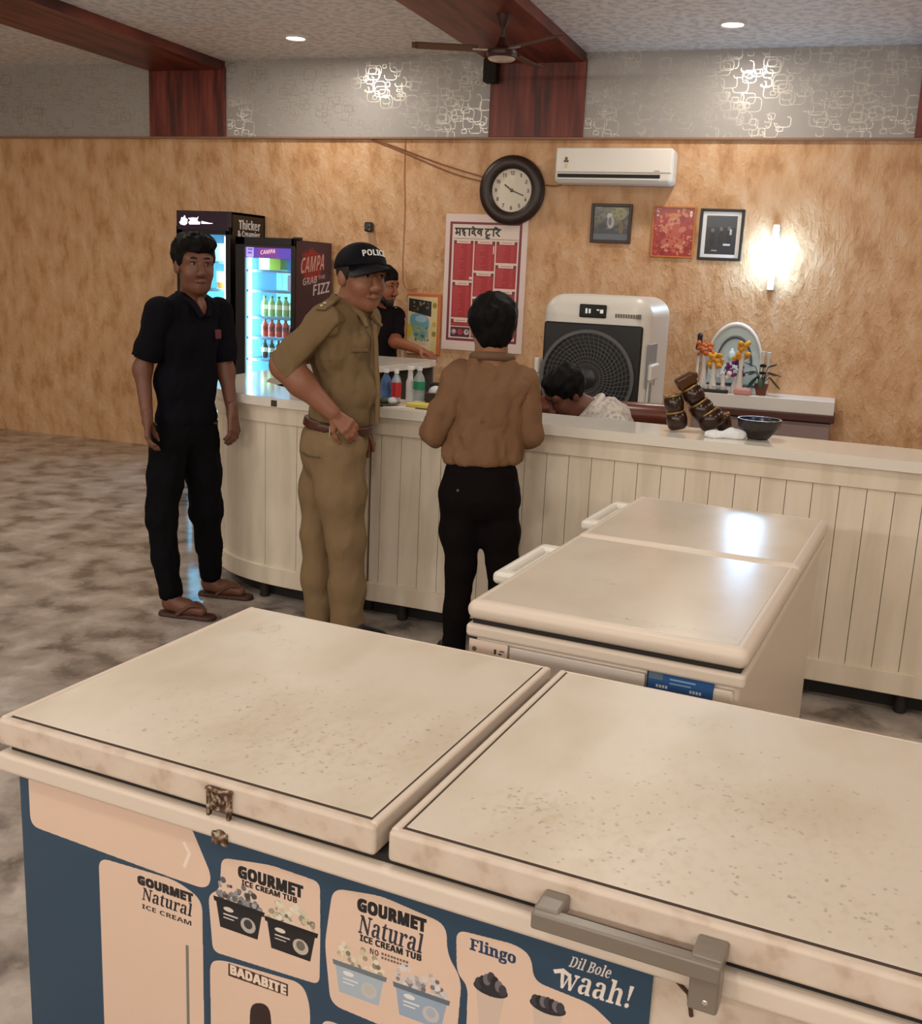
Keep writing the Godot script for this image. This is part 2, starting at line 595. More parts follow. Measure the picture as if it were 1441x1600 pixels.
func room() -> void:
	# plastered wall
	var plaster := StandardMaterial3D.new()
	var pn := noise(0.011, 4, FastNoiseLite.TYPE_SIMPLEX_SMOOTH, 5)
	pn.domain_warp_enabled = true; pn.domain_warp_amplitude = 40.0; pn.domain_warp_frequency = 0.01
	plaster.albedo_texture = noise_tex(pn, [rgb(186, 138, 94), rgb(208, 162, 118), rgb(212, 168, 126), rgb(220, 182, 144)], [0.1, 0.42, 0.6, 0.9], 512)
	plaster.roughness = 0.5
	plaster.normal_enabled = true
	var bn := noise(0.02, 9, FastNoiseLite.TYPE_SIMPLEX, 4)
	bn.fractal_type = FastNoiseLite.FRACTAL_RIDGED
	bn.domain_warp_enabled = true; bn.domain_warp_amplitude = 25.0
	plaster.normal_texture = bump_tex(bn, 7.0)
	plaster.normal_scale = 0.3
	tri(plaster, Vector3(1.1, 0.5, 1.1))
	var side := MB.new()
	side.rbox(Vector3(-3.0, 1.33, WALL - 0.1), Vector3(13.4, 2.66, 0.2), 0.002)
	struct("wall_back", side, plaster)
	# silver foil paper above, printed with rounded squares
	var foil := wallpaper()
	var wood := StandardMaterial3D.new()
	var wn := noise(0.008, 21, FastNoiseLite.TYPE_SIMPLEX, 5)
	wood.albedo_texture = noise_tex(wn, [rgb(66, 22, 15), rgb(104, 40, 28), rgb(118, 50, 36), rgb(138, 66, 48)], [0.1, 0.4, 0.62, 0.95])
	wood.roughness = 0.42
	tri(wood, Vector3(2.2, 0.22, 0.3))
	var beamwood := wood.duplicate()
	beamwood.uv1_scale = Vector3(2.2, 0.3, 0.22)
	var up := MB.new()
	up.rbox(Vector3(-3.0, 2.97, WALL - 0.1), Vector3(13.4, 0.62, 0.2), 0.002)
	struct("wall_back_upper", up, mat(rgb(165, 160, 155), 0.6))
	var beams := [-5.345, -2.315, 0.69, 3.7, -8.35]
	var bay := 0
	for b in [[-7.99, -5.71], [-4.98, -2.68], [-1.95, 0.33], [1.06, 3.34]]:
		var f := MB.new()
		f.quad(Vector3(b[0], 2.672, WALL + 0.006), Vector3(b[1], 2.672, WALL + 0.006), Vector3(b[1], CEIL, WALL + 0.006), Vector3(b[0], CEIL, WALL + 0.006))
		for e in [[b[0], b[1]]]:
			f.quad(Vector3(e[1], 2.672, WALL + 0.006), Vector3(e[0], 2.672, WALL + 0.006), Vector3(e[0], 2.672, WALL), Vector3(e[1], 2.672, WALL), Vector2.ZERO, Vector2(0.001, 0.001))
		bay += 1
		struct("wall_back_paper_%d" % bay, f, foil)
	var trim_ := MB.new()
	trim_.rbox(Vector3(-3.0, 2.664, WALL + 0.014), Vector3(13.4, 0.016, 0.04), 0.003)
	struct("trim_1", trim_, mat(rgb(150, 112, 88), 0.5))
	var k := 0
	for b in beams:
		var m := MB.new()
		m.rbox(Vector3(b, CEIL - 0.02, -2.0), Vector3(0.7, 0.1, 12.2), 0.004)
		k += 1
		struct("ceiling_beam_%d" % k, m, beamwood)
		var q := MB.new()
		q.rbox(Vector3(b + (0.315 if k == 1 else 0.0), 2.945, WALL + 0.012), Vector3(0.73 if k != 1 else 1.34, 0.546, 0.05), 0.003) if k != 1 else q.rbox(Vector3(b, 2.945, WALL + 0.012), Vector3(0.73, 0.546, 0.05), 0.003)
		struct("trim_%d" % (k + 1), q, wood)
	# ceiling
	var cm := StandardMaterial3D.new()
	var cn := noise(0.02, 33, FastNoiseLite.TYPE_SIMPLEX, 4)
	cm.albedo_texture = noise_tex(cn, [rgb(206, 202, 199), rgb(234, 231, 228), rgb(244, 242, 240)], [0.2, 0.5, 0.85])
	cm.roughness = 0.45
	cm.normal_enabled = true
	cm.normal_texture = bump_tex(noise(0.035, 17, FastNoiseLite.TYPE_CELLULAR, 3), 9.0)
	cm.normal_scale = 0.5
	tri(cm, Vector3(1.1, 1.1, 1.1))
	var c := MB.new()
	c.rbox(Vector3(-2.7, CEIL + 0.1, -1.9), Vector3(13.4, 0.2, 12.8), 0.002)
	struct("ceiling", c, cm)
	# floor of grey veined marble
	var fm := StandardMaterial3D.new()
	var fn := noise(0.006, 5, FastNoiseLite.TYPE_SIMPLEX, 5)
	fn.domain_warp_enabled = true; fn.domain_warp_amplitude = 60.0; fn.domain_warp_frequency = 0.008
	fm.albedo_texture = noise_tex(fn, [rgb(112, 104, 98), rgb(162, 152, 144), rgb(174, 164, 156), rgb(198, 188, 180)], [0.12, 0.42, 0.6, 0.9], 1024)
	fm.roughness = 0.1
	tri(fm, Vector3(0.45, 0.45, 0.45))
	var fl := MB.new()
	fl.rbox(Vector3(-2.7, -0.1, -1.9), Vector3(13.4, 0.2, 12.8), 0.002)
	struct("floor", fl, fm)
	var pale := mat(rgb(196, 170, 140), 0.6)
	struct("wall_left", box(Vector3(-9.2, 1.63, -1.9), Vector3(0.2, 3.3, 12.8), 0.002), pale)
	struct("wall_right", box(Vector3(3.9, 1.63, -1.9), Vector3(0.2, 3.3, 12.8), 0.002), pale)
	struct("wall_front", box(Vector3(-2.7, 1.63, 2.7), Vector3(13.4, 3.3, 0.2), 0.002), pale)

func wallpaper() -> StandardMaterial3D:
	var a := Ink.new(Vector2.ZERO, Vector2(2.3, 0.6), 700, rgb(168, 163, 160))
	var s := Ink.new(Vector2.ZERO, Vector2(2.3, 0.6), 700, Color(0.0, 0.5, 0.18))
	var rng := RandomNumberGenerator.new()
	rng.seed = 11
	for i in 330:
		var c := Vector2(rng.randf() * 2.3, rng.randf() * 0.6)
		var w := rng.randf_range(0.014, 0.055)
		var h := w * rng.randf_range(0.6, 1.0)
		var t := rng.randf_range(0.004, 0.008)
		var base := PackedVector2Array([c + Vector2(-w, -h), c + Vector2(w, -h), c + Vector2(w, h), c + Vector2(-w, h)])
		var loop := []
		for k in 4:
			var p := base[(k + 3) % 4]
			var b := base[k]
			var q := base[(k + 1) % 4]
			var r := minf(w, h) * 0.7
			var s0 := b + (p - b).normalized() * r
			var s1 := b + (q - b).normalized() * r
			for e in 5: loop.append(s0.lerp(b, e / 4.0).lerp(b.lerp(s1, e / 4.0), e / 4.0))
		var from := rng.randi() % 6
		if from < 3: loop.append(loop[0])
		else: loop = loop.slice(0, loop.size() - 5)
		a.line(loop, t, rgb(190, 185, 177))
		s.line(loop, t, Color(0.0, 0.25, 0.62))
	var m := StandardMaterial3D.new()
	m.albedo_texture = a.tex()
	var st := s.tex()
	m.roughness_texture = st; m.roughness_texture_channel = BaseMaterial3D.TEXTURE_CHANNEL_GREEN
	m.metallic_texture = st; m.metallic_texture_channel = BaseMaterial3D.TEXTURE_CHANNEL_BLUE
	m.metallic = 1.0; m.roughness = 1.0
	return m

# ------------------------------------------------------------------ the counter
var base_curve: Array = []
var base_s: Array = []

func counter_path() -> void:  # from the far right along the front, round the left end, towards the back wall
	var p := [Vector2(1.6, -4.268), Vector2(0.7, -4.331), Vector2(-0.3, -4.401), Vector2(-1.2, -4.464), Vector2(-1.7, -4.499), Vector2(-2.02, -4.512), Vector2(-2.36, -4.5), Vector2(-2.65, -4.545), Vector2(-2.85, -4.635), Vector2(-3.02, -4.79), Vector2(-3.13, -5.0), Vector2(-3.18, -5.3), Vector2(-3.2, -5.8), Vector2(-3.2, -6.5), Vector2(-3.2, -7.24)]
	base_curve = []
	for i in p.size() - 1:
		var a: Vector2 = p[maxi(i - 1, 0)]
		var d: Vector2 = p[mini(i + 2, p.size() - 1)]
		for k in 12:
			base_curve.append(p[i].cubic_interpolate(p[i + 1], a, d, k / 12.0))
	base_curve.append(p[-1])
	base_s = [0.0]
	for i in base_curve.size() - 1: base_s.append(base_s[i] + base_curve[i].distance_to(base_curve[i + 1]))

func on_path(s: float) -> Array:  # [point, outward]
	s = clampf(s, 0.0, base_s[-1] - 0.0001)
	var i: int = base_s.bsearch(s, false) - 1
	i = clampi(i, 0, base_curve.size() - 2)
	var t: float = (s - base_s[i]) / (base_s[i + 1] - base_s[i])
	var d: Vector2 = (base_curve[i + 1] - base_curve[i]).normalized()
	var d2: Vector2 = (base_curve[mini(i + 2, base_curve.size() - 1)] - base_curve[mini(i + 1, base_curve.size() - 2)]).normalized()
	d = d.lerp(d2, t).normalized()
	return [base_curve[i].lerp(base_curve[i + 1], t), Vector2(d.y, -d.x)]

func s_at(q: Vector2) -> float:
	var best := 0
	for i in base_curve.size():
		if base_curve[i].distance_to(q) < base_curve[best].distance_to(q): best = i
	return base_s[best]

func strip(s0: float, s1: float, y0: float, y1: float, out0: float, out1: float) -> MB:  # a board bent along the counter's front
	var mb := MB.new()
	var n := maxi(1, int(ceil((s1 - s0) / 0.05)))
	if s1 < 2.9: n = 1 if s1 - s0 < 0.3 else 6
	var b := minf(0.003, (out1 - out0) * 0.4)
	var prof := [Vector2(out0, y0), Vector2(out1 - b, y0), Vector2(out1, y0 + b), Vector2(out1, y1 - b), Vector2(out1 - b, y1), Vector2(out0, y1)]
	for j in prof.size():
		var a: Vector2 = prof[j]
		var c: Vector2 = prof[(j + 1) % prof.size()]
		var nd := Vector2(c.y - a.y, -(c.x - a.x)).normalized()
		var base := mb.v.size()
		for i in n + 1:
			var e := on_path(lerpf(s0, s1, float(i) / n))
			var q: Vector2 = e[0]
			var o: Vector2 = e[1]
			var nn := Vector3(o.x * nd.x, nd.y, o.y * nd.x)
			mb.vert(Vector3(q.x + o.x * a.x, a.y, q.y + o.y * a.x), nn)
			mb.vert(Vector3(q.x + o.x * c.x, c.y, q.y + o.y * c.x), nn)
		for i in n:
			var k := base + i * 2
			mb.face(k, k + 1, k + 3); mb.face(k, k + 3, k + 2)
	for i in 2:
		var e := on_path([s0, s1][i])
		var pts := []
		for w in prof: pts.append(Vector3(e[0].x + e[1].x * w.x, w.y, e[0].y + e[1].y * w.x))
		for j in range(1, prof.size() - 1):
			if i == 0: mb.tri(pts[0], pts[j + 1], pts[j])
			else: mb.tri(pts[0], pts[j], pts[j + 1])
	return mb

func outline(s0: float, s1: float, out: float) -> Array:
	var l := []
	for i in 41:
		var e := on_path(lerpf(s0, s1, i / 40.0))
		l.append(e[0] + e[1] * out)
	return l

func counter() -> void:
	counter_path()
	var seam := s_at(Vector2(-2.02, -4.512))
	var end: float = base_s[-1]
	var lam := StandardMaterial3D.new()
	lam.albedo_texture = noise_tex(noise(0.006, 50, FastNoiseLite.TYPE_SIMPLEX, 4), [rgb(216, 203, 183), rgb(226, 213, 194), rgb(231, 219, 202)], [0.2, 0.5, 0.9])
	lam.roughness = 0.38
	tri(lam, Vector3(2.0, 0.35, 2.0))
	var topm := StandardMaterial3D.new()
	topm.albedo_color = rgb(232, 226, 216); topm.roughness = 0.09
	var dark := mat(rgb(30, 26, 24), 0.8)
	var inside := mat(rgb(78, 70, 62), 0.6)
	for unit in 2:
		var s0 := 0.0 if unit == 0 else seam + 0.004
		var s1 := seam - 0.004 if unit == 0 else end
		var t := thing("counter" if unit == 0 else "curved_counter", ["straight white panelled service counter that the man in the brown shirt leans on", "curved end of the white panelled counter, sweeping back towards the drinks coolers"][unit], "counter")
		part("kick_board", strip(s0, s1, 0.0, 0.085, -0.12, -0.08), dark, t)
		part("carcass", strip(s0, s1, 0.085, 0.985, -0.05, -0.012), mat(rgb(150, 136, 116), 0.7), t)
		var s := s0 + 0.002
		while s < s1 - 0.02:
			var w := minf(0.102 if unit == 0 else 0.19, s1 - s)
			part("plank", strip(s, s + w - 0.0028, 0.165, 0.9, -0.022, 0.0), lam, t)
			s += w
		part("lower_rail", strip(s0, s1, 0.083, 0.176, -0.022, 0.016), lam, t)
		part("upper_rail", strip(s0, s1, 0.9, 0.983, -0.022, 0.014), lam, t)
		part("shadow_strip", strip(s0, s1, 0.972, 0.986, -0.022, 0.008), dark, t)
		var poly := []
		if unit == 0:
			poly = outline(s0, s1, 0.045)
			var inner := outline(s0, s1, -0.33)
			inner.reverse(); poly.append_array(inner)
			part("back_board", strip(s0, s1, 0.06, 0.985, -0.32, -0.3), inside, t)
		else:
			poly = outline(s0, s1, 0.045)
			poly.append_array([Vector2(-2.75, -7.27), Vector2(-2.73, -7.1), Vector2(-2.77, -6.85), Vector2(-2.86, -6.4), Vector2(-2.95, -5.75), Vector2(-2.99, -5.42), Vector2(-2.98, -5.24), Vector2(-2.9, -5.08), Vector2(-2.72, -4.93), Vector2(-2.5, -4.86), Vector2(-2.02, -4.842)])
		var slab := MB.new()
		slab.prism(PackedVector2Array(poly), 0.986, 1.03)
		part("counter_top", slab, topm, t)
		if unit == 1:
			part("inner_lining", strip(s0 + 0.1, s1, 0.085, 0.984, -0.07, -0.052), inside, t)
			# the arm that runs back: open compartments facing the server
			part("side_back_board", box(Vector3(-3.14, 0.52, -6.32), Vector3(0.03, 0.9, 1.8), 0.003), inside, t)
			for q in [[-5.45, -3.0], [-5.95, -2.93], [-6.45, -2.87], [-6.98, -2.77], [-7.22, -2.75]]:
				part("divider", box(Vector3((q[1] - 3.13) / 2 + 0.0, 0.53, q[0]), Vector3(absf(q[1] + 3.13), 0.91, 0.022), 0.003), mat(rgb(98, 90, 82), 0.5), t)
			part("shelf", box(Vector3(-3.0, 0.62, -6.3), Vector3(0.26, 0.02, 1.7), 0.003), mat(rgb(90, 82, 74), 0.5), t)
			part("corner_plate", strip(seam + 0.005, seam + 0.03, 0.86, 0.905, 0.014, 0.019), mat(rgb(200, 200, 200), 0.2, 1.0), t)
			part("edge_clip", strip(seam + 0.47, seam + 0.5, 0.99, 1.02, 0.044, 0.05), mat(rgb(70, 58, 46), 0.5), t)
		for q in ([0.25, 1.2, 2.2, 3.0, 3.45] if unit == 0 else [0.1, 0.6]):
			var e := on_path(s0 + q)
			var leg := MB.new()
			leg.lathe([Vector2(0.0, 0.0), Vector2(0.02, 0.0), Vector2(0.025, 0.004), Vector2(0.02, 0.085)], 12, Transform3D(Basis(), Vector3(e[0].x - e[1].x * 0.03, 0, e[0].y - e[1].y * 0.03)))
			part("foot", leg, dark, t)

# ------------------------------------------------------------------ chest freezers
func grime(size: Vector2, seed_: int, spots: Array, strength := 1.0) -> ImageTexture:  # worn white enamel: u runs back to front, v left to right
	var px := 300.0
	var w := int(size.y * px)
	var h := int(size.x * px)
	var im := Image.create(w, h, false, Image.FORMAT_RGB8)
	var a := noise(0.012, seed_, FastNoiseLite.TYPE_SIMPLEX, 4)
	var b := noise(0.09, seed_ + 1, FastNoiseLite.TYPE_SIMPLEX, 3)
	var c := noise(0.28, seed_ + 2, FastNoiseLite.TYPE_SIMPLEX, 2)
	var base := rgb(213, 202, 188)
	var tan_ := rgb(188, 172, 146)
	var dark := rgb(112, 98, 82)
	for y in h:
		for x in w:
			var p := Vector2(y / px, x / px)  # metres from the left, from the back
			var n := a.get_noise_2d(x * 0.6, y)
			var f := clampf(0.2 + n * 0.9, 0.0, 0.8) * 0.5 * strength
			var g := 0.0
			for s in spots:
				var d: float = ((p - s[0]) / s[1]).length()
				if d < 1.0: g = maxf(g, (1.0 - d) * s[2])
			f += g * (0.12 + 0.75 * maxf(0.0, b.get_noise_2d(x, y * 1.4)))
			var k := 0.0
			var sp := c.get_noise_2d(x, y) * 0.7 + b.get_noise_2d(x + 90, y) * 0.7
			if g > 0.05: k = clampf((sp - 0.88 + g * 0.36) * 4.0, 0.0, 0.5)
			im.set_pixel(x, y, base.lerp(tan_, clampf(f, 0, 1)).lerp(dark, k))
	return ImageTexture.create_from_image(im)

func chest_freezers() -> void:
	var enamel := mat(rgb(216, 202, 188), 0.42)
	var seamdark := mat(rgb(66, 50, 40), 0.8)
	var rubber := mat(rgb(30, 26, 25), 0.8)
	var aged := StandardMaterial3D.new()
	aged.albedo_texture = noise_tex(noise(0.012, 61, FastNoiseLite.TYPE_SIMPLEX, 5), [rgb(188, 168, 150), rgb(206, 189, 174), rgb(210, 196, 182)], [0.1, 0.4, 0.8])
	aged.roughness = 0.4
	tri(aged, Vector3(2.2, 2.2, 2.2), false)
	# near one
	var t := thing("chest_freezer", "near white chest freezer with a grey bar handle and blue ice cream sticker", "chest freezer", Vector3(-0.508, 0, -1.222), -5.3)
	part("body", box(Vector3(-0.008, 0.43, -0.36), Vector3(1.44, 0.77, 0.66), 0.02, 2), aged, t)
	part("rim", box(Vector3(-0.008, 0.822, -0.352), Vector3(1.462, 0.036, 0.712), 0.009, 2), enamel, t)
	part("gasket", box(Vector3(-0.008, 0.845, -0.355), Vector3(1.43, 0.014, 0.68), 0.002), rubber, t)
	part("plinth", box(Vector3(-0.008, 0.04, -0.36), Vector3(1.36, 0.06, 0.58), 0.004), rubber, t)
	for x in [-0.62, 0.6]:
		for z in [-0.6, -0.12]:
			var wh := MB.new()
			wh.lathe([Vector2(0.0, -0.012), Vector2(0.024, -0.012), Vector2(0.026, -0.008), Vector2(0.026, 0.008), Vector2(0.024, 0.012), Vector2(0.0, 0.012)], 14, Transform3D(Basis(Vector3.FORWARD, PI / 2), Vector3(x, 0.026, z)))
			part("caster", wh, rubber, t)
	var left_spots := [[Vector2(0.11, 0.1), Vector2(0.05, 0.05), 1.3], [Vector2(0.2, 0.15), Vector2(0.06, 0.06), 0.5], [Vector2(0.5, 0.53), Vector2(0.34, 0.16), 0.75], [Vector2(0.38, 0.5), Vector2(0.3, 0.3), 0.45], [Vector2(0.66, 0.5), Vector2(0.1, 0.3), 0.5]]
	var right_spots := [[Vector2(0.15, 0.55), Vector2(0.13, 0.1), 1.1], [Vector2(0.3, 0.59), Vector2(0.3, 0.14), 0.75], [Vector2(0.45, 0.4), Vector2(0.35, 0.25), 0.5], [Vector2(0.3, 0.12), Vector2(0.07, 0.05), 0.6], [Vector2(0.6, 0.6), Vector2(0.2, 0.1), 0.6]]
	for k in 2:
		var x0: float = [-0.736, 0.002][k]
		var x1: float = [-0.018, 0.72][k]
		var lid := part("lid", box(Vector3((x0 + x1) / 2, 0.876, -0.355), Vector3(x1 - x0 - 0.006, 0.044, 0.7), 0.006, 2), seamdark, t)
		var tm := printed(grime(Vector2(x1 - x0, 0.69), 70 + k * 9, [left_spots, right_spots][k]), 0.36)
		part("lid_panel", box(Vector3((x0 + x1) / 2 + [-0.004, 0.004][k], 0.8855, -0.3615), Vector3(x1 - x0 - 0.026, 0.026, 0.6785), 0.0015, 1), tm, lid)
		part("front_trim", box(Vector3((x0 + x1) / 2, 0.8755, -0.0095), Vector3(x1 - x0, 0.047, 0.02), 0.007, 2), aged, lid)
		part("back_trim", box(Vector3((x0 + x1) / 2, 0.8755, -0.7045), Vector3(x1 - x0, 0.046, 0.01), 0.005, 2), enamel, lid)
		for e in 2:
			var xs: float = x0 + 0.0075 if e == 0 else x1 - 0.0075
			part("side_trim", box(Vector3(xs, 0.8765, -0.3555), Vector3(0.0145, 0.049, 0.7), 0.006, 2), enamel, lid)
	# hasp and lock on the left lid
	var rust := StandardMaterial3D.new()
	rust.albedo_texture = noise_tex(noise(0.05, 77), [rgb(60, 40, 28), rgb(110, 82, 62), rgb(190, 178, 160)], [0.3, 0.5, 0.72], 128)
	rust.metallic = 0.3; rust.roughness = 0.6
	tri(rust, Vector3(9, 9, 9), false)
	var hasp := MB.new()
	hasp.rbox(Vector3(-0.279, 0.872, 0.003), Vector3(0.038, 0.036, 0.006), 0.002)
	hasp.rbox(Vector3(-0.279, 0.889, 0.006), Vector3(0.046, 0.006, 0.01), 0.002)
	for e in [-0.022, 0.022]: hasp.rbox(Vector3(-0.279 + e * 0.82, 0.866, 0.006), Vector3(0.006, 0.042, 0.009), 0.002)
	for e in [-0.007, 0.007]: hasp.ball(Vector3(-0.279 + e, 0.872, 0.007), Vector3(0.004, 0.004, 0.003))
	part("hasp_plate", hasp, rust, t)
	var lock := MB.new()
	lock.lathe([Vector2(0.013, -0.03), Vector2(0.013, 0.004), Vector2(0.009, 0.008), Vector2(0.0, 0.008)], 16, Transform3D(Basis(Vector3.RIGHT, PI / 2), Vector3(-0.278, 0.812, 0.0)))
	lock.rbox(Vector3(-0.278, 0.811, 0.006), Vector3(0.028, 0.02, 0.006), 0.002)
	part("lock", lock, rust, t)
	# bar handle on the right lid
	var grey := mat(rgb(122, 112, 102), 0.3)
	var hd := MB.new()
	hd.rbox(Vector3(0.353, 0.868, 0.045), Vector3(0.236, 0.024, 0.02), 0.004, 2)
	hd.rbox(Vector3(0.252, 0.872, 0.022), Vector3(0.034, 0.022, 0.046), 0.004, 2)
	hd.rbox(Vector3(0.452, 0.872, 0.022), Vector3(0.038, 0.022, 0.046), 0.004, 2)
	hd.rbox(Vector3(0.452, 0.838, 0.028), Vector3(0.036, 0.062, 0.03), 0.004, 2)
	var h := part("bar_handle", hd, grey, t)
	h.set_meta("label", "grey plastic bar handle")
	var sc := MB.new()
	sc.ball(Vector3(0.455, 0.822, 0.043), Vector3(0.004, 0.004, 0.002))
	part("screw", sc, mat(rgb(220, 216, 208), 0.2, 0.8), h)
	var st := MB.new()
	st.rbox(Vector3(-0.171, 0.53, -0.0285), Vector3(1.098, 0.55, 0.003), 0.001)
	part("sticker_backing", st, enamel, t)
	var face := MB.new()
	face.quad(Vector3(-0.72, 0.255, -0.0265), Vector3(0.378, 0.255, -0.0265), Vector3(0.378, 0.805, -0.0265), Vector3(-0.72, 0.805, -0.0265))
	var sticker := part("ice_cream_sticker", face, printed(freezer_print(), 0.33), t)
	sticker.set_meta("label", "blue and cream ice cream menu sticker")
	# cracks and rust runs beside the sticker
	var crack := MB.new()
	crack.tube([Vector3(0.34, 0.829, -0.028), Vector3(0.352, 0.827, -0.028), Vector3(0.4, 0.812, -0.028), Vector3(0.412, 0.8, -0.028)], 0.0022, 6)
	crack.tube([Vector3(0.38, 0.788, -0.028), Vector3(0.405, 0.79, -0.028), Vector3(0.424, 0.775, -0.028), Vector3(0.43, 0.745, -0.028)], 0.0028, 6)
	crack.tube([Vector3(0.38, 0.8, -0.028), Vector3(0.39, 0.801, -0.028), Vector3(0.41, 0.795, -0.028)], 0.0012, 6)
	part("rust_crack", crack, mat(rgb(72, 44, 32), 0.8), t)

	# far one: seen end on
	t = thing("chest_freezer", "farther white chest freezer, end on, with two white grip handles on its left", "chest freezer", Vector3(-0.742, 0, -2.233), -5.5)
	part("body", box(Vector3(0.32, 0.43, -0.74), Vector3(0.62, 0.79, 1.43), 0.02, 2), enamel, t)
	part("rim", box(Vector3(0.32, 0.838, -0.738), Vector3(0.648, 0.032, 1.474), 0.01, 2), enamel, t)
	part("gasket", box(Vector3(0.32, 0.859, -0.738), Vector3(0.622, 0.014, 1.45), 0.002), rubber, t)
	part("plinth", box(Vector3(0.32, 0.03, -0.74), Vector3(0.56, 0.06, 1.36), 0.004), rubber, t)
	var zs := [[-0.778, 0.0], [-1.474, -0.784]]
	for k in 2:
		var z0: float = zs[k][0]
		var z1: float = zs[k][1]
		var lid := part("lid", box(Vector3(0.32, 0.886, (z0 + z1) / 2), Vector3(0.652, 0.046, z1 - z0), 0.022, 4), enamel, t)
		var spots := [[Vector2(0.2, 0.42), Vector2(0.04, 0.03), 0.9], [Vector2(0.45, 0.68), Vector2(0.2, 0.02), 0.6]] if k == 0 else [[Vector2(0.2, 0.4), Vector2(0.2, 0.1), 0.2]]
		part("lid_panel", box(Vector3(0.32, 0.905, (z0 + z1) / 2), Vector3(0.6, 0.0095, z1 - z0 - 0.05), 0.004, 2), printed(grime(Vector2(0.6, z1 - z0 - 0.05), 95 + k, spots, 0.6), 0.2), lid)
		var hz0: float = [-0.66, -1.38][k]
		var hm := MB.new()
		var mid := hz0 + 0.16
		hm.rbox(Vector3(-0.062, 0.874, mid), Vector3(0.03, 0.034, 0.36), 0.014, 3)
		hm.rbox(Vector3(-0.03, 0.876, mid + 0.16), Vector3(0.08, 0.032, 0.045), 0.012, 3)
		hm.rbox(Vector3(-0.03, 0.876, mid - 0.16), Vector3(0.08, 0.032, 0.045), 0.012, 3)
		hm.rbox(Vector3(-0.02, 0.866, mid), Vector3(0.06, 0.014, 0.3), 0.006, 2)
		part("grip_handle", hm, white_plastic, t)
	var ends := mat(rgb(206, 196, 188), 0.45)
	part("end_panel", box(Vector3(0.265, 0.55, -0.022), Vector3(0.325, 0.52, 0.012), 0.004), ends, t)
	part("corner_post", box(Vector3(0.052, 0.55, -0.022), Vector3(0.1, 0.52, 0.014), 0.005), enamel, t)
	part("corner_post", box(Vector3(0.585, 0.55, -0.022), Vector3(0.07, 0.52, 0.014), 0.006), enamel, t)
	var knob := MB.new()
	knob.ball(Vector3(0.27, 0.775, -0.015), Vector3(0.005, 0.005, 0.004))
	part("panel_screw", knob, mat(rgb(120, 108, 96), 0.4), t)
	var lab := Ink.new(Vector2(0, 0), Vector2(0.1, 0.1), 2200, rgb(226, 206, 192))
	lab.rect(0.03, 0.0, 0.098, 0.06, rgb(206, 176, 158))
	for i in 9:
		lab.rect(0.034, 0.006 + i * 0.006, 0.034 + 0.05 + 0.01 * (i % 3) * 0.5, 0.008 + i * 0.006, rgb(150, 116, 100))
	lab.oval(Vector2(0.014, 0.076), Vector2(0.006, 0.006), rgb(120, 96, 66))
	lab.oval(Vector2(0.014, 0.058), Vector2(0.004, 0.004), rgb(170, 120, 96))
	lab.rect(0.064, 0.072, 0.07, 0.084, rgb(60, 44, 40)); lab.rect(0.076, 0.072, 0.084, 0.076, rgb(60, 44, 40)); lab.rect(0.078, 0.08, 0.09, 0.083, rgb(90, 70, 64))
	lab.rect(0.098, 0.0, 0.1, 0.1, rgb(110, 84, 72))
	var q := MB.new()
	q.quad(Vector3(0.002, 0.714, -0.0145), Vector3(0.102, 0.714, -0.0145), Vector3(0.102, 0.814, -0.0145), Vector3(0.002, 0.814, -0.0145))
	part("rating_label", q, printed(lab.tex(), 0.4), t)
	var blue := Ink.new(Vector2(0, 0), Vector2(0.15, 0.14), 2000, rgb(208, 196, 186))
	blue.rect(0.0, 0.095, 0.15, 0.14, rgb(36, 84, 140))
	for i in 4: blue.rect(0.022 + i * 0.007, 0.1, 0.027 + i * 0.007, 0.107, rgb(200, 210, 220))
	for i in 4: blue.rect(0.098 + i * 0.007, 0.1, 0.103 + i * 0.007, 0.107, rgb(200, 210, 220))
	blue.rect(0.004, 0.118, 0.036, 0.134, rgb(90, 110, 126)); blue.rect(0.052, 0.122, 0.11, 0.126, rgb(130, 160, 190)); blue.rect(0.052, 0.113, 0.1, 0.116, rgb(130, 160, 190))
	for i in 10:
		blue.rect(0.008, 0.006 + i * 0.008, 0.062, 0.009 + i * 0.008, rgb(206, 160, 124)); blue.rect(0.078, 0.006 + i * 0.008, 0.138, 0.009 + i * 0.008, rgb(206, 160, 124))
	blue.rect(0.068, 0.0, 0.0715, 0.095, rgb(52, 70, 90)); blue.rect(0.0, 0.0, 0.003, 0.14, rgb(30, 26, 28)); blue.rect(0.144, 0.0, 0.147, 0.095, rgb(52, 70, 90))
	q = MB.new()
	q.quad(Vector3(0.432, 0.69, -0.0135), Vector3(0.578, 0.69, -0.0135), Vector3(0.578, 0.826, -0.0135), Vector3(0.432, 0.826, -0.0135))
	part("notice_backing", box(Vector3(0.505, 0.757, -0.0165), Vector3(0.146, 0.138, 0.004), 0.001), rubber, t)
	part("blue_notice", q, printed(blue.tex(), 0.35), t)

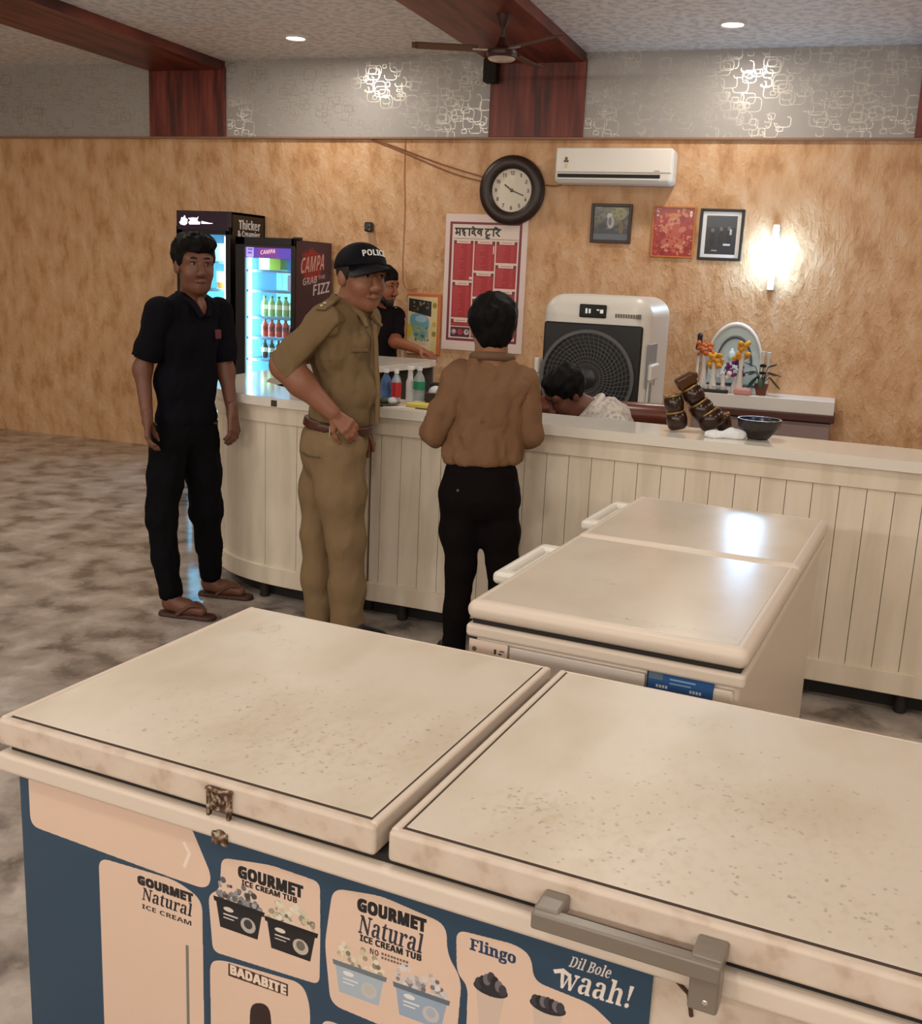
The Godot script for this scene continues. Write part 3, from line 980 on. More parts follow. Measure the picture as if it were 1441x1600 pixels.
func tub(k: Ink, c: Vector2, w: float, h: float, body: Color, top: Color, mark: Color, seed_: int) -> void:
	var rng := RandomNumberGenerator.new()
	rng.seed = seed_
	# heaped ice cream
	for i in 60:
		var x := rng.randf_range(-0.46, 0.46)
		var hill := 0.35 + 0.55 * absf(sin(x * 6.5 + 0.5))
		k.oval(c + Vector2(x * w, h * (0.45 + hill * rng.randf() * (1.0 - 0.5 * absf(x)))), Vector2(0.05 * w, 0.05 * w) * rng.randf_range(0.6, 1.3), top.lerp(Color.WHITE if i % 3 else Color(0.1, 0.1, 0.12), rng.randf() * 0.5), rng.randf() * 3.0)
	k.poly(PackedVector2Array([c + Vector2(-0.5 * w, 0.5 * h), c + Vector2(0.5 * w, 0.5 * h), c + Vector2(0.4 * w, -0.5 * h), c + Vector2(-0.4 * w, -0.5 * h)]), body)
	k.poly(PackedVector2Array([c + Vector2(-0.55 * w, 0.52 * h), c + Vector2(0.55 * w, 0.52 * h), c + Vector2(0.53 * w, 0.36 * h), c + Vector2(-0.53 * w, 0.36 * h)]), body.darkened(0.35))
	k.oval(c + Vector2(-0.22 * w, 0.2 * h), Vector2(0.11 * w, 0.08 * h), mark)
	k.rect(c.x - 0.33 * w, c.y - 0.02 * h, c.x - 0.02 * w, c.y + 0.03 * h, mark)
	k.rect(c.x - 0.33 * w, c.y - 0.14 * h, c.x - 0.1 * w, c.y - 0.1 * h, mark)
	k.oval(c + Vector2(0.2 * w, -0.12 * h), Vector2(0.16 * w, 0.26 * h), mark.darkened(0.15))
	k.oval(c + Vector2(0.2 * w, -0.08 * h), Vector2(0.09 * w, 0.16 * h), body.lerp(top, 0.5))

func freezer_print() -> ImageTexture:
	var navy := rgb(38, 66, 90)
	var cream := rgb(222, 194, 175)
	var ink := rgb(24, 22, 28)
	var k := Ink.new(Vector2(-0.72, 0.255), Vector2(0.378, 0.805), 1850, navy)
	# pale torn upper border
	k.poly(PackedVector2Array([Vector2(-0.36, 0.805), Vector2(-0.27, 0.793), Vector2(-0.17, 0.796), Vector2(-0.02, 0.8), Vector2(0.06, 0.802), Vector2(0.378, 0.803), Vector2(0.378, 0.806), Vector2(-0.36, 0.806)]), rgb(214, 196, 176))
	# upper left and left cards
	k.card(PackedVector2Array([Vector2(-0.7, 0.8), Vector2(-0.362, 0.8), Vector2(-0.318, 0.716), Vector2(-0.33, 0.692), Vector2(-0.4, 0.692), Vector2(-0.7, 0.7)]), 0.02, cream)
	k.line([Vector2(-0.372, 0.72), Vector2(-0.362, 0.745), Vector2(-0.372, 0.76)], 0.006, rgb(235, 220, 205))
	k.card(PackedVector2Array([Vector2(-0.55, 0.684), Vector2(-0.39, 0.69), Vector2(-0.338, 0.672), Vector2(-0.336, 0.3), Vector2(-0.55, 0.3)]), 0.022, cream)
	k.heavy("GOURMET", Vector2(-0.412, 0.668), 0.11, 0.014, ink, bold, 0.0012)
	k.text("Natural", Vector2(-0.408, 0.646), 0.1, 0.024, ink, serif, 0.15)
	k.text("ICE CREAM", Vector2(-0.41, 0.622), 0.1, 0.008, ink, bold)
	k.rect(-0.372, 0.42, -0.366, 0.58, rgb(120, 118, 110))
	# GOURMET tub card
	k.card(PackedVector2Array([Vector2(-0.318, 0.586), Vector2(-0.326, 0.684), Vector2(-0.304, 0.7), Vector2(-0.3, 0.756), Vector2(-0.21, 0.77), Vector2(-0.122, 0.768), Vector2(-0.12, 0.68), Vector2(-0.12, 0.596)]), 0.014, cream)
	k.heavy("GOURMET", Vector2(-0.21, 0.742), 0.116, 0.019, ink, bold, 0.0012)
	k.heavy("ICE CREAM TUB", Vector2(-0.212, 0.725), 0.1, 0.009, ink, bold, 0.0004)
	tub(k, Vector2(-0.268, 0.66), 0.088, 0.05, ink, rgb(92, 92, 96), rgb(214, 204, 196), 3)
	tub(k, Vector2(-0.172, 0.655), 0.088, 0.05, ink, rgb(196, 186, 160), rgb(224, 212, 200), 5)
	# GOURMET Natural card
	k.card(PackedVector2Array([Vector2(-0.1, 0.57), Vector2(-0.112, 0.67), Vector2(-0.1, 0.765), Vector2(-0.02, 0.777), Vector2(0.085, 0.765), Vector2(0.088, 0.718), Vector2(0.112, 0.688), Vector2(0.108, 0.56)]), 0.02, cream)
	k.heavy("GOURMET", Vector2(-0.002, 0.752), 0.11, 0.019, ink, bold, 0.0012)
	k.text("Natural", Vector2(-0.002, 0.722), 0.104, 0.032, rgb(44, 44, 58), serif, 0.12)
	k.heavy("ICE CREAM TUB", Vector2(-0.002, 0.699), 0.1, 0.0105, ink, bold, 0.0004)
	k.text("NO", Vector2(-0.028, 0.683), 0.014, 0.009, ink, bold)
	for i in 9: k.rect(-0.016 + i * 0.005, 0.683, -0.0125 + i * 0.005, 0.6865, rgb(110, 92, 86))
	for i in 9: k.rect(-0.016 + i * 0.005, 0.6765, -0.0125 + i * 0.005, 0.68, rgb(110, 92, 86))
	tub(k, Vector2(-0.052, 0.622), 0.084, 0.05, rgb(168, 182, 196), rgb(206, 190, 160), rgb(226, 224, 224), 8)
	tub(k, Vector2(0.05, 0.62), 0.084, 0.05, rgb(150, 168, 190), rgb(190, 184, 186), rgb(226, 224, 224), 9)
	# BADABITE card
	k.card(PackedVector2Array([Vector2(-0.322, 0.3), Vector2(-0.324, 0.566), Vector2(-0.3, 0.577), Vector2(-0.15, 0.588), Vector2(-0.136, 0.555), Vector2(-0.134, 0.3)]), 0.02, cream)
	k.poly(PackedVector2Array([Vector2(-0.288, 0.575), Vector2(-0.176, 0.577), Vector2(-0.176, 0.556), Vector2(-0.288, 0.553)]), rgb(70, 40, 30))
	k.heavy("BADABITE", Vector2(-0.232, 0.5655), 0.104, 0.016, rgb(232, 214, 196), bold, 0.0008)
	k.card(PackedVector2Array([Vector2(-0.25, 0.4), Vector2(-0.246, 0.52), Vector2(-0.21, 0.53), Vector2(-0.196, 0.4)]), 0.02, rgb(46, 24, 20))
	# Flingo card
	k.card(PackedVector2Array([Vector2(0.124, 0.5), Vector2(0.122, 0.68), Vector2(0.104, 0.695), Vector2(0.1, 0.762), Vector2(0.19, 0.768), Vector2(0.212, 0.758), Vector2(0.218, 0.722), Vector2(0.3, 0.716), Vector2(0.34, 0.69), Vector2(0.34, 0.5)]), 0.016, cream)
	k.heavy("Flingo", Vector2(0.156, 0.745), 0.068, 0.024, rgb(34, 56, 92), serif, 0.0004)
	for q in [[0.156, 0.685], [0.24, 0.688]]:
		k.poly(PackedVector2Array([Vector2(q[0] - 0.022, q[1]), Vector2(q[0] + 0.022, q[1]), Vector2(q[0] + 0.014, q[1] - 0.06), Vector2(q[0] - 0.014, q[1] - 0.06)]), rgb(206, 186, 172))
		k.oval(Vector2(q[0], q[1] + 0.002), Vector2(0.026, 0.011), rgb(40, 36, 44))
		for i in 7: k.oval(Vector2(q[0] + (i - 3) * 0.006, q[1] + 0.006 + (0.014 if q[0] < 0.2 else 0.002) * (1.0 - absf(i - 3) / 3.0)), Vector2(0.006, 0.009), [rgb(60, 56, 66), rgb(34, 30, 36), rgb(110, 104, 108)][i % 3])
	# further cards low down
	k.card(PackedVector2Array([Vector2(-0.11, 0.3), Vector2(-0.116, 0.54), Vector2(0.1, 0.545), Vector2(0.104, 0.3)]), 0.02, cream)
	# slogan
	k.text("Dil Bole", Vector2(0.295, 0.7705), 0.056, 0.018, rgb(226, 212, 206), serif, 0.3, 0.02)
	k.text("waah!", Vector2(0.302, 0.744), 0.1, 0.036, rgb(234, 222, 214), serif, 0.2, 0.03)
	k.line([Vector2(0.247, 0.747), Vector2(0.258, 0.752), Vector2(0.266, 0.748)], 0.006, rgb(234, 222, 214))
	return k.tex()

# ------------------------------------------------------------------ glass door drinks coolers
func pane_mat() -> StandardMaterial3D:
	var m := StandardMaterial3D.new()
	m.transparency = BaseMaterial3D.TRANSPARENCY_ALPHA
	m.albedo_color = Color(0.95, 1.0, 1.0, 0.06); m.roughness = 0.03
	return m

func drinks_cooler(t: Node3D, w: float, d: float, h: float, shell: Material, header: float, win: Rect2, shelves: Array, light_c: Color, strip_left: bool) -> void:
	# origin: front lower left corner on the floor; x right, z towards the room; win is the window in the front
	var liner := mat(rgb(150, 205, 232), 0.5)
	var frame := mat(rgb(16, 16, 22), 0.3)
	var b := MB.new()
	b.rbox(Vector3(0.012, h / 2 + 0.04, -d / 2), Vector3(0.024, h - 0.08, d), 0.004)
	b.rbox(Vector3(w / 2, h - 0.012, -d / 2), Vector3(w, 0.024, d), 0.004)
	b.rbox(Vector3(w / 2, h / 2 + 0.04, -d + 0.012), Vector3(w, h - 0.08, 0.024), 0.004)
	b.rbox(Vector3(w / 2, 0.15, -d / 2), Vector3(w, 0.2, d), 0.004)
	b.rbox(Vector3(w - 0.012, h / 2 + 0.04, -d / 2), Vector3(0.024, h - 0.08, d), 0.004)
	part("cabinet", b, shell, t)
	var li := MB.new()
	var y0 := win.position.y
	var y1 := win.end.y
	li.rbox(Vector3(w / 2, (y0 + y1) / 2, -d + 0.03), Vector3(w - 0.05, y1 - y0 + 0.08, 0.008), 0.002)
	li.rbox(Vector3(0.029, (y0 + y1) / 2, -d / 2), Vector3(0.008, y1 - y0 + 0.08, d - 0.06), 0.002)
	li.rbox(Vector3(w - 0.029, (y0 + y1) / 2, -d / 2), Vector3(0.008, y1 - y0 + 0.08, d - 0.06), 0.002)
	li.rbox(Vector3(w / 2, y1 + 0.035, -d / 2), Vector3(w - 0.05, 0.008, d - 0.06), 0.002)
	li.rbox(Vector3(w / 2, y0 - 0.035, -d / 2), Vector3(w - 0.05, 0.008, d - 0.06), 0.002)
	part("liner", li, liner, t)
	var f := MB.new()
	var x0 := win.position.x
	var x1 := win.end.x
	f.rbox(Vector3(x0 / 2, (y0 + y1) / 2, 0.008), Vector3(x0, y1 - y0 + 0.12, 0.03), 0.004)
	f.rbox(Vector3((x1 + w) / 2, (y0 + y1) / 2, 0.008), Vector3(w - x1, y1 - y0 + 0.12, 0.03), 0.004)
	f.rbox(Vector3(w / 2, y1 + 0.03, 0.008), Vector3(w, 0.06, 0.03), 0.004)
	f.rbox(Vector3(w / 2, y0 - 0.03, 0.008), Vector3(w, 0.06, 0.03), 0.004)
	var door := part("door_frame", f, frame, t)
	var g := MB.new()
	g.quad(Vector3(x0, y0, 0.012), Vector3(x1, y0, 0.012), Vector3(x1, y1, 0.012), Vector3(x0, y1, 0.012))
	part("door_glass", g, pane_mat(), door)
	var hd := MB.new()
	hd.rbox(Vector3(w - 0.02, (y0 + y1) / 2, 0.04), Vector3(0.014, 0.3, 0.02), 0.006, 2)
	part("door_handle", hd, mat(rgb(40, 40, 46), 0.35), door)
	part("header_box", box(Vector3(w / 2, header, 0.0), Vector3(w, (h - header) * 2.0 - 0.004, 0.04), 0.006, 2), shell, t)
	part("base_grille", box(Vector3(w / 2, 0.1, -0.02), Vector3(w, 0.18, 0.03), 0.004), frame, t)
	for y in shelves:
		var s := MB.new()
		for i in 9: s.tube([Vector3(0.04 + (w - 0.08) * i / 8.0, y - 0.006, -0.04), Vector3(0.04 + (w - 0.08) * i / 8.0, y - 0.006, -d + 0.04)], 0.0035, 5)
		s.rbox(Vector3(w / 2, y - 0.008, -0.05), Vector3(w - 0.06, 0.018, 0.008), 0.002)
		part("shelf", s, mat(rgb(120, 160, 180), 0.4, 0.3), t)
	var st := MB.new()
	var sx := x0 + 0.022 if strip_left else x1 - 0.02
	st.rbox(Vector3(sx, (y0 + y1) / 2, -0.02), Vector3(0.026, y1 - y0 - 0.02, 0.014), 0.004)
	part("light_strip", st, glow(Color(0.82, 0.95, 1.0), 3.2), t)
	var a := AreaLight3D.new()
	a.name = "light_strip_light"
	a.area_size = Vector2(0.05, y1 - y0 - 0.1)
	a.light_color = light_c; a.light_energy = 1.0; a.area_range = 8.0; a.shadow_enabled = true
	a.position = Vector3(sx, (y0 + y1) / 2, -0.035)
	a.rotation_degrees.y = -20 if strip_left else 20  # shines inwards, along -z
	t.add_child(a)

func bottle_mesh(prof: Array, m: Material, called: String, label: String, at: Vector3, group: String, cap: Color, lab := Color.BLACK, lab_y := Vector2.ZERO, lab_r := 0.0) -> Node3D:
	var t := thing(called, label, "bottle", at, 0.0, group)
	var b := MB.new()
	b.lathe(prof, 18)
	part("bottle_body", b, m, t)
	var top: Vector2 = prof[-1]
	var c := MB.new()
	c.lathe([Vector2(top.x + 0.003, top.y - 0.002), Vector2(top.x + 0.003, top.y + 0.014), Vector2(0.0, top.y + 0.015)], 14)
	part("cap", c, mat(cap, 0.4), t)
	if lab_r > 0.0:
		var l := MB.new()
		l.lathe([Vector2(lab_r, lab_y.x), Vector2(lab_r, lab_y.y)], 18)
		part("label_band", l, mat(lab, 0.45), t)
	return t

func pet(r: float, h: float) -> Array:
	return [Vector2(0.0, 0.0), Vector2(r * 0.8, 0.0), Vector2(r, 0.012), Vector2(r, h * 0.3), Vector2(r * 0.95, h * 0.32), Vector2(r, h * 0.34), Vector2(r, h * 0.62), Vector2(r * 0.86, h * 0.74), Vector2(r * 0.45, h * 0.86), Vector2(r * 0.36, h * 0.9), Vector2(r * 0.36, h * 0.95)]

func coolers_with_drinks() -> void:
	# purple one
	var purple := mat(rgb(66, 34, 62), 0.35)
	var o := Vector3(-4.487, 0, -7.391)
	var t := thing("drinks_cooler", "lower purple glass door drinks cooler with lettering on its side", "drinks cooler", o)
	drinks_cooler(t, 0.518, 0.6, 1.845, mat(rgb(60, 32, 56), 0.35), 1.81, Rect2(0.085, 0.26, 0.4, 1.535), [1.61, 1.455, 1.25, 1.09, 0.92, 0.7], Color(0.66, 0.9, 1.0), true)
	part("top_hinge", box(Vector3(0.5, 1.855, -0.06), Vector3(0.06, 0.022, 0.05), 0.004), black_gloss, t)
	var sign_ := Ink.new(Vector2(0, 0), Vector2(0.4, 0.095), 1000, rgb(84, 66, 168))
	sign_.poly(PackedVector2Array([Vector2(0.1, 0), Vector2(0.3, 0), Vector2(0.26, 0.095), Vector2(0.12, 0.095)]), rgb(112, 62, 140))
	sign_.text("CAMPA", Vector2(0.2, 0.05), 0.13, 0.03, rgb(240, 190, 200), bold, 0.25, 0.1)
	sign_.card(PackedVector2Array([Vector2(0.01, 0.005), Vector2(0.075, 0.005), Vector2(0.075, 0.09), Vector2(0.01, 0.09)]), 0.01, rgb(176, 160, 226))
	sign_.rect(0.022, 0.03, 0.06, 0.045, rgb(110, 90, 190)); sign_.rect(0.022, 0.056, 0.066, 0.072, rgb(120, 100, 196))
	var sm := printed(sign_.tex(), 0.3)
	sm.emission_enabled = true; sm.emission_texture = sm.albedo_texture; sm.emission_operator = BaseMaterial3D.EMISSION_OP_MULTIPLY
	sm.emission = Color.WHITE; sm.emission_energy_multiplier = 0.55
	var q := MB.new()
	q.quad(Vector3(0.085, 1.7, 0.018), Vector3(0.485, 1.7, 0.018), Vector3(0.485, 1.795, 0.018), Vector3(0.085, 1.795, 0.018))
	part("lit_header_sign", q, sm, t)
	# side print
	var sp := Ink.new(Vector2(-0.6, 0.2), Vector2(0.0, 1.84), 900, rgb(66, 36, 62))
	var rng := RandomNumberGenerator.new()
	rng.seed = 6
	for i in 26:
		var a := TAU * i / 26
		sp.poly(PackedVector2Array([Vector2(-0.34, 1.665), Vector2(-0.34, 1.665) + Vector2(cos(a) * 0.2, sin(a) * 0.13) * rng.randf_range(0.75, 1.15), Vector2(-0.34, 1.665) + Vector2(cos(a + 0.3) * 0.17, sin(a + 0.3) * 0.11)]), rgb(168, 28, 46))
	sp.oval(Vector2(-0.34, 1.655), Vector2(0.17, 0.11), rgb(178, 30, 48))
	for d in [Vector2(-0.006, -0.006), Vector2(0.006, 0.006), Vector2(-0.006, 0.006), Vector2(0.006, -0.006)]:
		sp.text("CAMPA", Vector2(-0.32, 1.675) + d, 0.4, 0.125, rgb(120, 16, 34), bold, 0.3, 0.1)
	sp.text("CAMPA", Vector2(-0.32, 1.675), 0.4, 0.12, rgb(244, 190, 180), bold, 0.3, 0.1)
	sp.text("GRAB", Vector2(-0.37, 1.545), 0.24, 0.055, rgb(222, 210, 214), bold, 0.15, 0.1)
	sp.text("THE", Vector2(-0.17, 1.575), 0.12, 0.03, rgb(200, 186, 194), bold, 0.15, 0.1)
	sp.text("FIZZ", Vector2(-0.17, 1.485), 0.29, 0.085, rgb(236, 228, 230), bold, 0.2, 0.1)
	for i in 18: sp.poly(PackedVector2Array([Vector2(-0.6, 0.2 + i * 0.035), Vector2(0, 0.2 + i * 0.05), Vector2(0, 0.21 + i * 0.05), Vector2(-0.6, 0.215 + i * 0.035)]), rgb(100, 34, 70))
	q = MB.new()
	q.quad(Vector3(0.5195, 0.2, 0.0), Vector3(0.5195, 0.2, -0.6), Vector3(0.5195, 1.84, -0.6), Vector3(0.5195, 1.84, 0.0))
	part("side_print", q, printed(sp.tex(), 0.3), t)
	# black one
	o = Vector3(-5.084, 0, -7.484)
	t = thing("drinks_cooler", "taller black glass door drinks cooler with a white lit logo on top", "drinks cooler", o)
	drinks_cooler(t, 0.495, 0.52, 2.045, mat(rgb(26, 18, 20), 0.35), 1.965, Rect2(0.06, 0.22, 0.39, 1.645), [1.66, 1.44, 1.12, 0.8, 0.55], Color(0.68, 0.97, 0.98), false)
	part("header_panel", box(Vector3(0.2475, 1.965, 0.022), Vector3(0.47, 0.14, 0.01), 0.003), mat(rgb(44, 26, 52), 0.25), t)
	var logo := MB.new()
	var lx := Transform3D(Basis(Vector3.RIGHT, PI / 2), Vector3(0.0, 0.0, 0.0))
	logo.prism(PackedVector2Array([Vector2(0.05, -1.935), Vector2(0.085, -1.93), Vector2(0.105, -1.945), Vector2(0.11, -1.975), Vector2(0.09, -1.985), Vector2(0.085, -2.005), Vector2(0.07, -1.985), Vector2(0.055, -1.99), Vector2(0.05, -1.965), Vector2(0.036, -1.95)]), 0.027, 0.031, lx)
	logo.prism(PackedVector2Array([Vector2(0.118, -1.985), Vector2(0.16, -1.99), Vector2(0.2, -1.988), Vector2(0.21, -1.998), Vector2(0.2, -1.975), Vector2(0.205, -1.96), Vector2(0.225, -1.958), Vector2(0.222, -1.94), Vector2(0.13, -1.938), Vector2(0.12, -1.955), Vector2(0.14, -1.968)]), 0.027, 0.031, lx)
	logo.prism(PackedVector2Array([Vector2(0.24, -1.965), Vector2(0.31, -1.953), Vector2(0.345, -1.95), Vector2(0.31, -1.946), Vector2(0.24, -1.946)]), 0.027, 0.031, lx)
	var lm := logo
	for i in lm.v.size():
		pass
	part("lit_logo", logo, glow(Color(0.98, 0.94, 1.0), 1.6), t)
	var word := MB.new()
	word.text("Thicker", 0.33, 0.075, Transform3D(Basis(Vector3.FORWARD, Vector3.UP, Vector3.RIGHT), Vector3(0.4965, 1.955, -0.27)), bold, 0.003)
	word.text("& Creamier", 0.34, 0.05, Transform3D(Basis(Vector3.FORWARD, Vector3.UP, Vector3.RIGHT), Vector3(0.4965, 1.885, -0.26)), bold, 0.003)
	part("side_lettering", word, mat(rgb(214, 208, 204), 0.4), t)
	# drinks inside
	var green := mat(rgb(150, 190, 120), 0.2)
	var red := mat(rgb(190, 66, 48), 0.2)
	var black := mat(rgb(30, 44, 40), 0.2)
	var b0: Node3D
	for row in [["pale green drinks bottle in the purple cooler, %s of five", 1.256, green, rgb(90, 130, 60), 0.032, 0.15, rgb(226, 232, 200)], ["orange red drinks bottle in the purple cooler, %s of five", 1.096, red, rgb(70, 26, 22), 0.032, 0.135, rgb(120, 30, 26)], ["small dark bottle with pale label in the purple cooler, %s of five", 0.926, black, rgb(24, 24, 26), 0.03, 0.14, rgb(196, 206, 196)]]:
		for i in 5:
			var at := Vector3(-4.3 + i * 0.062, row[1], -7.5)
			var lab: String = row[0] % ["leftmost", "second from left", "middle one", "fourth from left", "rightmost"][i]
			if i == 0:
				b0 = bottle_mesh(pet(row[4] * 0.92, row[5]), row[2], "drinks_bottle", lab, at, row[0].split(" in the")[0] + " row in the purple cooler", row[3], row[6], Vector2(row[5] * 0.36, row[5] * 0.6), row[4] * 0.92 + 0.001)
			else:
				copy(b0, "drinks_bottle", lab, at)
	solo("carton", box(Vector3(0, 0.05, 0), Vector3(0.1, 0.1, 0.12), 0.004), mat(rgb(176, 222, 70), 0.4), "lime green carton on the top shelf of the purple cooler", "carton", Vector3(-4.19, 1.613, -7.52))
	solo("carton", box(Vector3(0, 0.05, 0), Vector3(0.1, 0.1, 0.1), 0.004), mat(rgb(150, 200, 222), 0.4), "pale blue carton on the top shelf of the purple cooler, left of the lime carton", "carton", Vector3(-4.31, 1.613, -7.56))
	solo("carton", box(Vector3(0, 0.055, 0), Vector3(0.07, 0.11, 0.1), 0.004), mat(rgb(40, 150, 220), 0.4), "bright blue carton on the top shelf of the purple cooler, right of the lime carton", "carton", Vector3(-4.06, 1.613, -7.52))
	solo("carton", box(Vector3(0, 0.06, 0), Vector3(0.05, 0.12, 0.1), 0.004), mat(rgb(196, 206, 236), 0.4), "white carton on the second shelf of the purple cooler", "carton", Vector3(-4.05, 1.458, -7.5))
	for q2 in [[1.256, "turquoise carton beside the pale green bottles in the purple cooler", rgb(70, 220, 200)], [1.096, "pale turquoise carton beside the orange red bottles in the purple cooler", rgb(170, 240, 226)]]:
		solo("carton", box(Vector3(0, 0.065, 0), Vector3(0.045, 0.13, 0.1), 0.004), mat(q2[2], 0.4), q2[1], "carton", Vector3(-4.03, q2[0], -7.64))
	var names := ["white and orange carton in the black cooler, beside the head of the man in navy", "cream carton in the black cooler behind the orange one"]
	for i in 2:
		var ct := thing("carton", names[i], "carton", Vector3(-4.71 - 0.08 * i, 1.443, -7.56 - 0.1 * i))
		part("carton_body", box(Vector3(0, 0.07, 0), Vector3(0.065, 0.14, 0.06), 0.003), mat(rgb(236, 232, 220), 0.4), ct)
		part("colour_band", box(Vector3(0, 0.03, 0), Vector3(0.067, 0.05, 0.062), 0.003), mat([rgb(214, 120, 50), rgb(200, 180, 130)][i], 0.4), ct)
	solo("carton", box(Vector3(0, 0.07, 0), Vector3(0.2, 0.14, 0.2), 0.004), mat(rgb(170, 230, 214), 0.4), "mint coloured carton on the top shelf of the black cooler", "carton", Vector3(-4.76, 1.663, -7.66))

# ------------------------------------------------------------------ air cooler
func air_cooler() -> void:
	var t := thing("air_cooler", "big white air cooler with a black round fan grille, standing behind the counter", "air cooler", Vector3(-1.385, 0, -6.3), -2.0)
	var shell := mat(rgb(232, 228, 220), 0.38)
	var b := MB.new()
	b.rbox(Vector3(0, 0.98, -0.36), Vector3(0.67, 1.16, 0.72), 0.12, 5)
	b.rbox(Vector3(0, 0.25, -0.36), Vector3(0.64, 0.44, 0.7), 0.04, 3)
	part("body", b, shell, t)
	part("water_tank", box(Vector3(0, 0.3, -0.36), Vector3(0.68, 0.4, 0.74), 0.04, 3), mat(rgb(200, 204, 208), 0.35), t)
	for x in [-0.26, 0.26]:
		for z in [-0.62, -0.12]:
			var wh := MB.new()
			wh.lathe([Vector2(0, -0.014), Vector2(0.034, -0.014), Vector2(0.036, 0.0), Vector2(0.034, 0.014), Vector2(0, 0.014)], 14, Transform3D(Basis(Vector3.FORWARD, PI / 2), Vector3(x, 0.036, z)))
			part("caster", wh, black_gloss, t)
	var dark := mat(rgb(18, 18, 20), 0.45)
	part("grille_panel", box(Vector3(0.0, 1.085, 0.008), Vector3(0.605, 0.62, 0.03), 0.03, 4), dark, t)
	var gx := Vector3(-0.015, 1.07, 0.026)
	var bar := mat(rgb(92, 92, 94), 0.35)
	var face := Basis(Vector3.RIGHT, PI / 2)
	for k in 9:
		var r := 0.085 + 0.023 * k
		var m := MB.new()
		var l := []
		for i in 49: l.append(gx + Vector3(cos(TAU * i / 48) * r, sin(TAU * i / 48) * r, 0.012))
		m.tube(l, 0.0022, 5, false)
		part("grille_ring", m, bar, t)
	for k in 48:
		var a := TAU * k / 48
		var m := MB.new()
		m.tube([gx + Vector3(cos(a) * 0.06, sin(a) * 0.06, 0.011), gx + Vector3(cos(a + 0.12) * 0.16, sin(a + 0.12) * 0.16, 0.013), gx + Vector3(cos(a + 0.3) * 0.272, sin(a + 0.3) * 0.272, 0.004)], 0.0022, 5)
		part("grille_spoke", m, bar, t)
	var hub := MB.new()
	hub.lathe([Vector2(0.068, 0.0), Vector2(0.068, 0.012), Vector2(0.06, 0.02), Vector2(0.0, 0.022)], 8, Transform3D(face, gx))
	part("grille_hub", hub, mat(rgb(40, 38, 38), 0.4), t)
	var rim := MB.new()
	rim.ring(0.29, 0.272, 0.0, 0.014, 40, Transform3D(face, gx))
	part("grille_rim", rim, bar, t)
	var pan := part("control_panel", box(Vector3(-0.01, 1.468, 0.002), Vector3(0.165, 0.078, 0.014), 0.014, 3), black_gloss, t)
	var led := MB.new()
	led.rbox(Vector3(-0.048, 1.468, 0.01), Vector3(0.012, 0.03, 0.002), 0.0008)
	led.rbox(Vector3(-0.028, 1.468, 0.01), Vector3(0.012, 0.026, 0.002), 0.0008)
	led.rbox(Vector3(0.022, 1.476, 0.01), Vector3(0.016, 0.008, 0.002), 0.0008)
	led.rbox(Vector3(0.045, 1.468, 0.01), Vector3(0.02, 0.022, 0.002), 0.0008)
	part("display_digits", led, glow(Color(0.85, 0.87, 0.85), 0.25), pan)
	var nm := MB.new()
	for i in 9: nm.rbox(Vector3(0.132 + i * 0.0155, 1.449, 0.002), Vector3(0.011, 0.022, 0.004), 0.001)
	nm.rbox(Vector3(0.272, 1.449, 0.003), Vector3(0.022, 0.028, 0.004), 0.002)
	part("name_badge", nm, mat(rgb(112, 104, 96), 0.4), t)
	# recessed grips on the side that faces us
	var rc := mat(rgb(150, 152, 156), 0.5)
	part("side_recess", box(Vector3(0.331, 1.16, -0.17), Vector3(0.012, 0.26, 0.24), 0.005, 2), rc, t)
	var lip := MB.new()
	lip.rbox(Vector3(0.345, 1.12, -0.17), Vector3(0.03, 0.1, 0.23), 0.014, 3)
	part("side_grip", lip, shell, t)
	var fr := MB.new()
	for q in [[Vector3(0.338, 0.985, -0.08), Vector3(0.012, 0.16, 0.016)], [Vector3(0.338, 0.985, -0.2), Vector3(0.012, 0.16, 0.016)], [Vector3(0.338, 1.065, -0.14), Vector3(0.012, 0.016, 0.136)], [Vector3(0.338, 0.905, -0.14), Vector3(0.012, 0.016, 0.136)]]: fr.rbox(q[0], q[1], 0.004)
	part("level_window_frame", fr, shell, t)
	part("level_window", box(Vector3(0.3345, 0.985, -0.14), Vector3(0.006, 0.15, 0.11), 0.002), rc, t)
	var lg := MB.new()
	lg.rbox(Vector3(-0.35, 1.12, -0.06), Vector3(0.03, 0.1, 0.08), 0.012, 3)
	lg.rbox(Vector3(-0.345, 1.0, -0.06), Vector3(0.02, 0.14, 0.06), 0.008, 2)
	part("left_grip", lg, shell, t)

